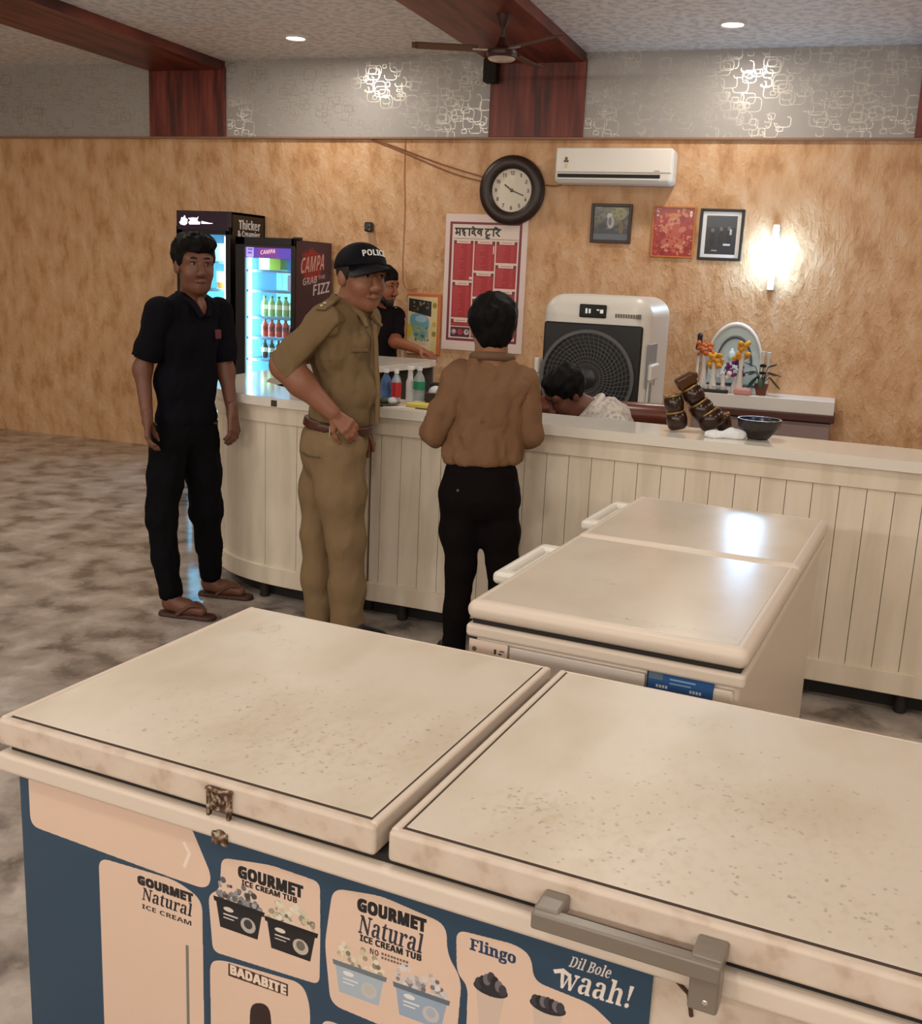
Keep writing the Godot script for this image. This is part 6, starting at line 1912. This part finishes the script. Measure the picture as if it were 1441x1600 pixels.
	pocket.rbox(Vector3(0.012, 1.31, 0) + f * Vector3(-0.085, 0, 0.118), Vector3(0.09, 0.016, 0.012), 0.005, 2, f * Basis(Vector3.UP, -0.5))
	part("pocket_flap", pocket, mat(rgb(110, 86, 56), 0.8), shirt)
	# trousers
	var tr := MB.new()
	var l := [[Vector3(-0.02, 0.9, 0), Vector3(0.16, 0.13, 0.15), f], [Vector3(-0.06, 0.84, 0.03), Vector3(0.115, 0.115, 0.11), f]]
	l.append_array(tubes([Vector3(0.01, 0.86, 0.085), Vector3(0.02, 0.68, 0.1), Vector3(0.05, 0.47, 0.1), Vector3(0.06, 0.25, 0.095), Vector3(0.062, 0.05, 0.09)], [0.12, 0.112, 0.088, 0.08, 0.078]))
	l.append_array(tubes([Vector3(-0.05, 0.86, -0.06), Vector3(-0.085, 0.66, -0.06), Vector3(-0.098, 0.45, -0.055), Vector3(-0.095, 0.25, -0.055), Vector3(-0.085, 0.05, -0.055)], [0.11, 0.1, 0.076, 0.072, 0.07]))
	tr.blob(l, 0.0135, 0.04, [[Vector3(0, 0.975, 0), Vector3(-0.12, 1, 0).normalized()], [Vector3(0, 0.03, 0), Vector3.DOWN]], folds(9, 8.0), 0.006)
	var pants := part("khaki_trousers", tr, cloth(rgb(132, 110, 82), 33), t)
	var pl := MB.new()
	pl.tube([Vector3(-0.165, 0.855, 0.07), Vector3(-0.12, 0.85, 0.165), Vector3(-0.06, 0.852, 0.2)], 0.004, 5)
	part("pocket_seam", pl, mat(rgb(96, 74, 50), 0.8), pants)
	# belt
	var be := MB.new()
	be.blob([[Vector3(-0.006, 0.968, 0), Vector3(0.159, 0.12, 0.156), f]], 0.0085, 0.01, [[Vector3(0, 0.988, 0), Vector3(0.12, 1, 0).normalized()], [Vector3(0, 0.946, 0), Vector3(-0.12, -1, 0).normalized()]])
	part("leather_belt", be, mat(rgb(74, 34, 24), 0.4), t)
	var bu := MB.new()
	bu.tube([Vector3(-0.02, 0.985, 0.165), Vector3(-0.022, 0.925, 0.172), Vector3(0.012, 0.92, 0.17), Vector3(0.014, 0.98, 0.163), Vector3(-0.02, 0.985, 0.165)], 0.005, 6)
	part("belt_ring", bu, mat(rgb(200, 190, 176), 0.3, 0.7), t)
	# cap
	var cb := look(38, -5)
	var cc := Vector3(0.08, 1.66, 0.006)
	var cap := MB.new()
	cap.blob(move([[Vector3(0, 0.0, -0.004), Vector3(0.094, 0.092, 0.118), I]], cc, cb, 1.13), 0.006, 0.01, [[cc + cb * Vector3(0, -0.004, 0), cb * Vector3(0, -1, 0.02).normalized()]])
	var capc := mat(rgb(11, 11, 18), 0.7, 0.0, 0.25)
	var cn := part("cap", cap, capc, t)
	var brim := MB.new()
	var n0 := 17
	for side in 2:
		var base := brim.v.size()
		for i in n0:
			var a := lerpf(-1.15, 1.15, float(i) / (n0 - 1))
			var inner := Vector3(sin(a) * 0.1, 0.004, cos(a) * 0.112)
			var outer := Vector3(sin(a) * 0.105, -0.022 - 0.03 * absf(sin(a)), cos(a) * 0.112 + 0.1 * cos(a * 1.25))
			for q2 in [inner, inner.lerp(outer, 0.5) + Vector3(0, 0.006, 0), outer]:
				brim.vert(cc + cb * (q2 + Vector3(0, -0.004 * side, 0)), cb * (Vector3.UP if side == 0 else Vector3.DOWN))
		for i in n0 - 1:
			for j in 2:
				var o := base + i * 3 + j
				if side == 0:
					brim.face(o, o + 1, o + 4); brim.face(o, o + 4, o + 3)
				else:
					brim.face(o, o + 4, o + 1); brim.face(o, o + 3, o + 4)
	part("brim", brim, mat(rgb(14, 14, 22), 0.55, 0.0, 0.35), cn)
	var tx := MB.new()
	tx.text("POLICE", 0.115, 0.026, Transform3D(cb * Basis(Vector3.RIGHT, -0.3), cc + cb * Vector3(0, 0.052, 0.116)), bold, 0.003, 0.0, 0.11)
	part("cap_lettering", tx, mat(rgb(226, 224, 222), 0.6), cn)
	shoe(t, Vector3(0.03, 0, 0.09), Vector3(0.95, 0, 0.3), rgb(24, 20, 20))
	shoe(t, Vector3(-0.11, 0, -0.06), Vector3(0.98, 0, 0.1), rgb(24, 20, 20))

func man_in_brown() -> void:
	var t := thing("person", "man in brown shirt and black trousers standing with his back to us", "person", Vector3(-1.269, 0, -4.111), 19.0)
	var skin := mat(rgb(150, 104, 78), 0.5)
	var b := MB.new()
	var f := look(180)
	var sl := Vector3(-0.165, 1.24, 0.0)
	var sr := Vector3(0.085, 1.235, 0.0)
	var el := Vector3(-0.262, 1.01, 0.0)
	var er := Vector3(0.128, 1.02, 0.0)
	var wl := Vector3(-0.15, 1.085, -0.27)
	var wr := Vector3(0.06, 1.085, -0.29)
	var p := [[Vector3(-0.04, 1.16, 0), Vector3(0.13, 0.17, 0.085), I], [Vector3(-0.055, 0.9, 0), Vector3(0.12, 0.16, 0.085), I]]
	p.append_array(tubes([sl, el, wl], [0.045, 0.038, 0.028])); p.append_array(tubes([sr, er, wr], [0.045, 0.038, 0.028]))
	p.append_array(tubes([Vector3(-0.12, 0.82, 0), Vector3(-0.128, 0.46, 0), Vector3(-0.146, 0.09, 0)], [0.07, 0.045, 0.034]))
	p.append_array(tubes([Vector3(0.0, 0.82, 0), Vector3(0.045, 0.48, 0), Vector3(0.05, 0.09, 0)], [0.07, 0.045, 0.034]))
	b.blob(p, 0.014, 0.04)
	add_head(t, b, Vector3(-0.046, 1.432, -0.01), look(186, 6), 1.02, Vector3(-0.038, 1.29, 0.0), rgb(14, 12, 14), 0.006, {"thick": true, "nape": true, "neck_r": 0.058})
	add_hand(b, wl, Vector3(0.3, 0.0, -0.95), Vector3(0, 1, 0), 1.0, 0.2)
	add_hand(b, wr, Vector3(-0.3, 0.0, -0.95), Vector3(0, 1, 0), -1.0, 0.2)
	part("body", b, skin, t)
	var s := MB.new()
	var q := [
		[Vector3(-0.04, 1.16, 0.0), Vector3(0.168, 0.15, 0.112), I],
		[Vector3(-0.055, 1.0, 0.0), Vector3(0.162, 0.17, 0.112), I],
		[Vector3(-0.062, 0.92, 0.0), Vector3(0.162, 0.08, 0.12), I],
		[sl, sr, 0.06, 0.06], [Vector3(-0.085, 1.285, 0.0), Vector3(0.01, 1.285, 0.0), 0.055, 0.055],
	]
	var n := folds(15, 8.0)
	s.blob(q, 0.0115, 0.05, [[Vector3(0, 0.895, 0), Vector3(0.04, -1, 0).normalized()], [Vector3(-0.04, 1.345, 0), Vector3.UP]], n, 0.016)
	var bc := cloth(rgb(122, 92, 69), 35)
	var shirt := part("brown_shirt", s, bc, t)
	sleeve(shirt, [sl, sl.lerp(el, 0.55), el, el.lerp(wl, 0.65)], [0.066, 0.06, 0.053, 0.048], bc, el.lerp(wl, 0.6), wl - el, 16, 0.014)
	sleeve(shirt, [sr, sr.lerp(er, 0.55), er, er.lerp(wr, 0.65)], [0.064, 0.057, 0.051, 0.047], bc, er.lerp(wr, 0.6), wr - er, 17, 0.014)
	var col := MB.new()
	var ls := []
	for i in 15:
		var a := lerpf(-2.4, 2.4, i / 14.0)
		ls.append(Vector3(-0.04 + sin(a) * 0.078, 1.325 + cos(a) * 0.012, cos(a) * 0.066))
	col.tube(ls, 0.019, 8)
	part("collar", col, mat(rgb(104, 78, 57), 0.8), shirt)
	var blk := cloth(rgb(17, 13, 14), 36)
	var tr := MB.new()
	var l := [[Vector3(-0.064, 0.85, 0.005), Vector3(0.152, 0.11, 0.11), I], [Vector3(-0.066, 0.76, 0.02), Vector3(0.166, 0.11, 0.118), I]]
	l.append_array(tubes([Vector3(-0.14, 0.76, 0.0), Vector3(-0.138, 0.6, 0.0), Vector3(-0.128, 0.45, 0.0), Vector3(-0.138, 0.25, 0.0), Vector3(-0.146, 0.05, 0.0)], [0.095, 0.084, 0.064, 0.054, 0.052]))
	l.append_array(tubes([Vector3(0.005, 0.76, 0.0), Vector3(0.028, 0.6, 0.0), Vector3(0.045, 0.47, 0.0), Vector3(0.05, 0.25, 0.0), Vector3(0.05, 0.05, 0.0)], [0.095, 0.082, 0.064, 0.054, 0.052]))
	tr.blob(l, 0.0125, 0.035, [[Vector3(0, 0.91, 0), Vector3.UP], [Vector3(0, 0.03, 0), Vector3.DOWN]], folds(19, 9.0), 0.005)
	var pants := part("black_trousers", tr, blk, t)
	var bt := MB.new()
	bt.ball(Vector3(-0.155, 0.795, 0.115), Vector3(0.006, 0.006, 0.004))
	part("pocket_button", bt, mat(rgb(96, 86, 80), 0.4), pants)
	shoe(t, Vector3(-0.146, 0, 0.05), Vector3(-0.2, 0, -1), rgb(22, 18, 18))
	shoe(t, Vector3(0.05, 0, 0.05), Vector3(0.2, 0, -1), rgb(22, 18, 18))

func man_in_navy() -> void:
	var t := thing("person", "man in dark navy shirt, black trousers and brown sandals at the left", "person", Vector3(-2.883, 0, -4.348), 19.0)
	var skin := mat(rgb(108, 68, 51), 0.5)
	var f := look(52)
	var ls := f * Vector3(1, 0, 0)  # his left
	var ch := Vector3(-0.01, 1.42, 0)
	var sl := ch + ls * 0.165
	var sr := ch - ls * 0.165
	var el := Vector3(0.13, 1.13, -0.13)
	var wl := Vector3(0.178, 0.945, -0.05)
	var er := Vector3(-0.2, 1.15, 0.13)
	var wr := Vector3(-0.16, 0.93, 0.2)
	var b := MB.new()
	var p := [[Vector3(-0.02, 1.26, 0), Vector3(0.15, 0.2, 0.085), f], [Vector3(-0.03, 0.98, 0), Vector3(0.13, 0.18, 0.085), f]]
	p.append_array(tubes([sl, el, wl], [0.047, 0.04, 0.027])); p.append_array(tubes([sr, er, wr], [0.047, 0.04, 0.027]))
	p.append_array(tubes([Vector3(0.03, 0.88, -0.05), Vector3(0.045, 0.46, -0.06), Vector3(0.055, 0.09, -0.08)], [0.07, 0.048, 0.036]))
	p.append_array(tubes([Vector3(-0.1, 0.88, 0.06), Vector3(-0.115, 0.46, 0.16), Vector3(-0.05, 0.09, 0.25)], [0.07, 0.048, 0.036]))
	# bare feet in the sandals
	p.append_array(tubes([Vector3(0.045, 0.055, -0.085), Vector3(0.13, 0.05, -0.07), Vector3(0.215, 0.035, -0.055)], [0.033, 0.034, 0.026]))
	p.append_array(tubes([Vector3(-0.06, 0.055, 0.25), Vector3(0.02, 0.05, 0.265), Vector3(0.105, 0.035, 0.285)], [0.033, 0.034, 0.026]))
	b.blob(p, 0.0125, 0.035)
	add_head(t, b, Vector3(0.016, 1.625, 0.0), look(30, -2), 1.06, Vector3(0.0, 1.44, -0.01), rgb(16, 13, 12), 0.006, {"hairline": 0.07, "shaggy": true, "lip": rgb(98, 58, 46)})
	add_hand(b, wl, Vector3(0.12, -0.98, 0.15), Vector3(0.8, 0.1, 0.3), -1.0, 0.5, 1.06)
	add_hand(b, wr, Vector3(0.05, -1, 0.1), Vector3(-0.9, 0, 0.2), 1.0, 0.5, 1.0, 0.005)
	part("body", b, skin, t)
	var navy := cloth(rgb(16, 15, 22), 41)
	var s := MB.new()
	var q := [[Vector3(-0.02, 1.3, 0), Vector3(0.178, 0.16, 0.115), f], [Vector3(-0.03, 1.08, 0), Vector3(0.165, 0.2, 0.115), f], [Vector3(-0.035, 0.92, 0), Vector3(0.165, 0.1, 0.12), f], [sl, sr, 0.064, 0.064], [ch + ls * 0.05 + Vector3(0, 0.035, 0), ch - ls * 0.05 + Vector3(0, 0.035, 0), 0.058, 0.058]]
	s.blob(q, 0.0125, 0.045, [[Vector3(0, 0.85, 0), Vector3.DOWN]], folds(23, 8.0), 0.01)
	var shirt := part("navy_shirt", s, navy, t)
	sleeve(shirt, [sl, sl.lerp(el, 0.6), el], [0.067, 0.061, 0.058], navy, sl.lerp(el, 0.82), el - sl, 24, 0.008)
	sleeve(shirt, [sr, sr.lerp(er, 0.6), er], [0.067, 0.061, 0.058], navy, sr.lerp(er, 0.82), er - sr, 25, 0.008)
	var col := MB.new()
	for e in [-1, 1]:
		col.tube(curve([ch + f * Vector3(0, 0.085, -0.06), ch + f * Vector3(e * 0.07, 0.075, 0.0), ch + f * Vector3(e * 0.045, 0.045, 0.075), ch + f * Vector3(e * 0.02, -0.02, 0.115)]), 0.014, 8)
	part("collar", col, mat(rgb(20, 18, 26), 0.85, 0.0, 0.2), shirt)
	var vv := MB.new()
	vv.ball(ch + f * Vector3(0, 0.025, 0.083), Vector3(0.026, 0.05, 0.03), f, 12)
	part("open_neck", vv, skin, t)
	var lg := MB.new()
	lg.rbox(ch + f * Vector3(0.085, -0.1, 0.1), Vector3(0.03, 0.045, 0.02), 0.006, 2, f)
	part("chest_badge", lg, mat(rgb(96, 40, 50), 0.7), shirt)
	var tr := MB.new()
	var l := [[Vector3(-0.04, 0.86, 0.0), Vector3(0.155, 0.12, 0.12), f]]
	l.append_array(tubes([Vector3(0.02, 0.82, -0.04), Vector3(0.034, 0.64, -0.05), Vector3(0.044, 0.45, -0.06), Vector3(0.055, 0.27, -0.07), Vector3(0.062, 0.115, -0.075)], [0.1, 0.088, 0.078, 0.064, 0.056]))
	l.append_array(tubes([Vector3(-0.1, 0.82, 0.05), Vector3(-0.11, 0.64, 0.1), Vector3(-0.115, 0.45, 0.16), Vector3(-0.085, 0.27, 0.21), Vector3(-0.055, 0.115, 0.245)], [0.1, 0.086, 0.074, 0.062, 0.056]))
	tr.blob(l, 0.0125, 0.035, [[Vector3(0, 0.08, 0), Vector3.DOWN]], folds(27, 9.0), 0.008)
	part("black_trousers", tr, cloth(rgb(13, 13, 16), 42), t)
	for q2 in [[Vector3(0.03, 0, -0.087), Vector3(0.17, 0, 0.03)], [Vector3(-0.075, 0, 0.248), Vector3(0.17, 0, 0.035)]]:
		var m := MB.new()
		var h: Vector3 = q2[0]
		var d: Vector3 = (q2[1] as Vector3).normalized()
		m.blob([[h, h + d * 0.08, 0.038, 0.036], [h + d * 0.06, h + d * 0.215, 0.038, 0.042]], 0.007, 0.02, [[Vector3.ZERO, Vector3.DOWN], [Vector3(0, 0.022, 0), Vector3.UP]])
		var sn := part("sandal", m, mat(rgb(62, 36, 26), 0.6), t)
		m = MB.new()
		var sd := d.cross(Vector3.UP)
		for e in [-1.0, 1.0]:
			m.tube(curve([h + d * 0.19 + Vector3(0, 0.055, 0), h + d * 0.14 + sd * e * 0.03 + Vector3(0, 0.066, 0), h + d * 0.075 + sd * e * 0.042 + Vector3(0, 0.02, 0)]), 0.009, 7)
		part("strap", m, mat(rgb(92, 56, 42), 0.6), sn)

func attendant() -> void:
	var t := thing("person", "bearded man in black polo shirt, half hidden behind the man in khaki", "person", Vector3(-3.317, 0, -7.636), 19.0)
	var skin := mat(rgb(148, 88, 60), 0.5)
	var f := look(40)
	var ls := f * Vector3(1, 0, 0)
	var ch := Vector3(-0.05, 1.31, 0)
	var sl := ch + ls * 0.16
	var sr := ch - ls * 0.16
	var el := Vector3(0.085, 1.115, 0.06)
	var wl := Vector3(0.3, 1.075, 0.33)
	var er := Vector3(-0.24, 1.08, 0.12)
	var wr := Vector3(-0.1, 1.0, 0.24)
	var b := MB.new()
	var p := [[Vector3(-0.05, 1.16, 0), Vector3(0.15, 0.2, 0.09), f], [Vector3(-0.05, 0.9, 0), Vector3(0.13, 0.18, 0.09), f]]
	p.append_array(tubes([sl, el, wl], [0.05, 0.046, 0.03])); p.append_array(tubes([sr, er, wr], [0.05, 0.042, 0.03]))
	p.append_array(tubes([Vector3(0.02, 0.8, 0), Vector3(0.03, 0.43, 0.0), Vector3(0.03, 0.09, 0)], [0.08, 0.05, 0.036])); p.append_array(tubes([Vector3(-0.12, 0.8, 0), Vector3(-0.13, 0.43, 0), Vector3(-0.13, 0.09, 0)], [0.08, 0.05, 0.036]))
	b.blob(p, 0.015, 0.04)
	add_head(t, b, Vector3(-0.02, 1.525, 0.03), look(58, 6), 1.14, Vector3(-0.05, 1.36, -0.01), rgb(16, 13, 12), 0.0065, {"thick": true, "beard": true})
	add_hand(b, wl, Vector3(0.75, -0.2, 0.6), Vector3(0, 1, 0), 1.0, 0.35)
	add_hand(b, wr, Vector3(0.6, -0.6, 0.5), Vector3(0, 0.6, 0.8), -1.0, 0.5, 1.0, 0.005)
	part("body", b, skin, t)
	var s := MB.new()
	var q := [[Vector3(-0.05, 1.2, 0), Vector3(0.175, 0.15, 0.12), f], [Vector3(-0.05, 1.0, 0), Vector3(0.16, 0.2, 0.12), f], [sl, sr, 0.066, 0.066], [ch + Vector3(0, 0.04, 0) + ls * 0.04, ch + Vector3(0, 0.04, 0) - ls * 0.04, 0.06, 0.06]]
	var bcl := cloth(rgb(26, 20, 24), 44)
	s.blob(q, 0.014, 0.045, [[Vector3(0, 0.82, 0), Vector3.DOWN]], folds(33), 0.012)
	var shirt := part("black_polo_shirt", s, bcl, t)
	sleeve(shirt, [sl, el], [0.068, 0.062], bcl, sl.lerp(el, 0.82), el - sl, 34, 0.006)
	sleeve(shirt, [sr, er], [0.068, 0.062], bcl, sr.lerp(er, 0.82), er - sr, 35, 0.006)
	var tp := MB.new()
	tp.tube([sl.lerp(ch, 0.55) + Vector3(0, 0.07, 0), sl + Vector3(0.015, 0.055, 0.03), sl + f * Vector3(0.03, -0.02, 0.07), sl + f * Vector3(0.0, -0.2, 0.1), sl + f * Vector3(-0.01, -0.32, 0.11)], 0.006, 6)
	part("white_piping", tp, mat(rgb(206, 196, 190), 0.7), shirt)
	var tr := MB.new()
	tr.blob([[Vector3(-0.05, 0.8, 0), Vector3(0.16, 0.12, 0.12), f], [Vector3(0.02, 0.75, 0), Vector3(0.03, 0.05, 0), 0.1, 0.065], [Vector3(-0.12, 0.75, 0), Vector3(-0.13, 0.05, 0), 0.1, 0.065]], 0.016, 0.035, [[Vector3(0, 0.03, 0), Vector3.DOWN]])
	part("trousers", tr, mat(rgb(30, 32, 42), 0.8), t)
	shoe(t, Vector3(0.03, 0, 0), f * Vector3(0, 0, 1), rgb(26, 22, 22))
	shoe(t, Vector3(-0.13, 0, 0), f * Vector3(0, 0, 1), rgb(26, 22, 22))

func seated_man() -> void:
	var t := thing("person", "man in pale patterned shirt sitting behind the counter with his head bowed", "person", Vector3(-1.231, 0, -5.234), 19.0)
	var skin := mat(rgb(104, 62, 46), 0.5)
	var f := look(-80)
	var hip := Vector3(0.3, 0.58, 0.0)
	var ch := Vector3(0.17, 0.93, 0)
	var ls := f * Vector3(1, 0, 0)
	var sl := ch + ls * 0.16
	var sr := ch - ls * 0.16
	var b := MB.new()
	var p := [[ch, hip, 0.12, 0.12]]
	p.append_array(tubes([sl, Vector3(0.0, 0.74, 0.2), Vector3(-0.15, 0.85, 0.1)], [0.045, 0.04, 0.028])); p.append_array(tubes([sr, Vector3(0.0, 0.74, -0.2), Vector3(-0.15, 0.85, -0.1)], [0.045, 0.04, 0.028]))
	p.append_array(tubes([hip + Vector3(0, 0, 0.09), Vector3(-0.1, 0.53, 0.11), Vector3(-0.1, 0.09, 0.11)], [0.075, 0.052, 0.036])); p.append_array(tubes([hip - Vector3(0, 0, 0.09), Vector3(-0.1, 0.53, -0.11), Vector3(-0.1, 0.09, -0.11)], [0.075, 0.052, 0.036]))
	b.blob(p, 0.015, 0.04)
	add_head(t, b, Vector3(-0.035, 1.075, 0.0), look(-68, 34), 1.02, Vector3(0.12, 1.0, 0.0), rgb(20, 20, 20), 0.006, {"thick": true, "hairline": 0.078, "lip": rgb(84, 46, 38)})
	add_hand(b, Vector3(-0.15, 0.85, 0.1), Vector3(-0.8, 0.3, -0.2), Vector3(0, 1, 0.2), 1.0, 0.5, 1.0, 0.005)
	add_hand(b, Vector3(-0.15, 0.85, -0.1), Vector3(-0.8, 0.3, 0.2), Vector3(0, 1, 0.2), -1.0, 0.5, 1.0, 0.005)
	part("body", b, skin, t)
	var pr := StandardMaterial3D.new()
	pr.albedo_texture = noise_tex(noise(0.03, 71, FastNoiseLite.TYPE_CELLULAR, 2), [rgb(150, 142, 134), rgb(198, 190, 182), rgb(214, 206, 198)], [0.2, 0.42, 0.9], 256)
	pr.roughness = 0.8
	tri(pr, Vector3(5, 5, 5), false)
	var s := MB.new()
	var q := [[ch, hip, 0.15, 0.155], [sl, sr, 0.07, 0.07], [Vector3(0.13, 0.975, 0), ch, 0.075, 0.1]]
	q.append_array(tubes([sl, Vector3(0.03, 0.78, 0.2)], [0.072, 0.062])); q.append_array(tubes([sr, Vector3(0.03, 0.78, -0.2)], [0.072, 0.062]))
	s.blob(q, 0.013, 0.045, [], folds(37), 0.012)
	var shirt := part("patterned_shirt", s, pr, t)
	var col := MB.new()
	var l := []
	var ax := Vector3(-0.75, 0.66, 0).normalized()
	var u := ax.cross(Vector3.BACK).normalized()
	for i in 17:
		var a := TAU * i / 16
		l.append(Vector3(0.095, 1.02, 0) + u * cos(a) * 0.078 + Vector3.BACK * sin(a) * 0.07)
	col.tube(l, 0.017, 7, false)
	part("collar", col, mat(rgb(214, 206, 198), 0.7), shirt)
	var tr := MB.new()
	tr.blob([[hip, Vector3(0.15, 0.12, 0.16), I], [hip + Vector3(0, 0, 0.09), Vector3(-0.1, 0.53, 0.11), 0.1, 0.078], [Vector3(-0.1, 0.53, 0.11), Vector3(-0.1, 0.06, 0.11), 0.078, 0.06], [hip - Vector3(0, 0, 0.09), Vector3(-0.1, 0.53, -0.11), 0.1, 0.078], [Vector3(-0.1, 0.53, -0.11), Vector3(-0.1, 0.06, -0.11), 0.078, 0.06]], 0.016, 0.035, [[Vector3(0, 0.03, 0), Vector3.DOWN]])
	part("trousers", tr, mat(rgb(44, 44, 56), 0.8), t)
	shoe(t, Vector3(-0.08, 0, 0.11), Vector3(-1, 0, 0), rgb(26, 22, 22))
	shoe(t, Vector3(-0.08, 0, -0.11), Vector3(-1, 0, 0), rgb(26, 22, 22))
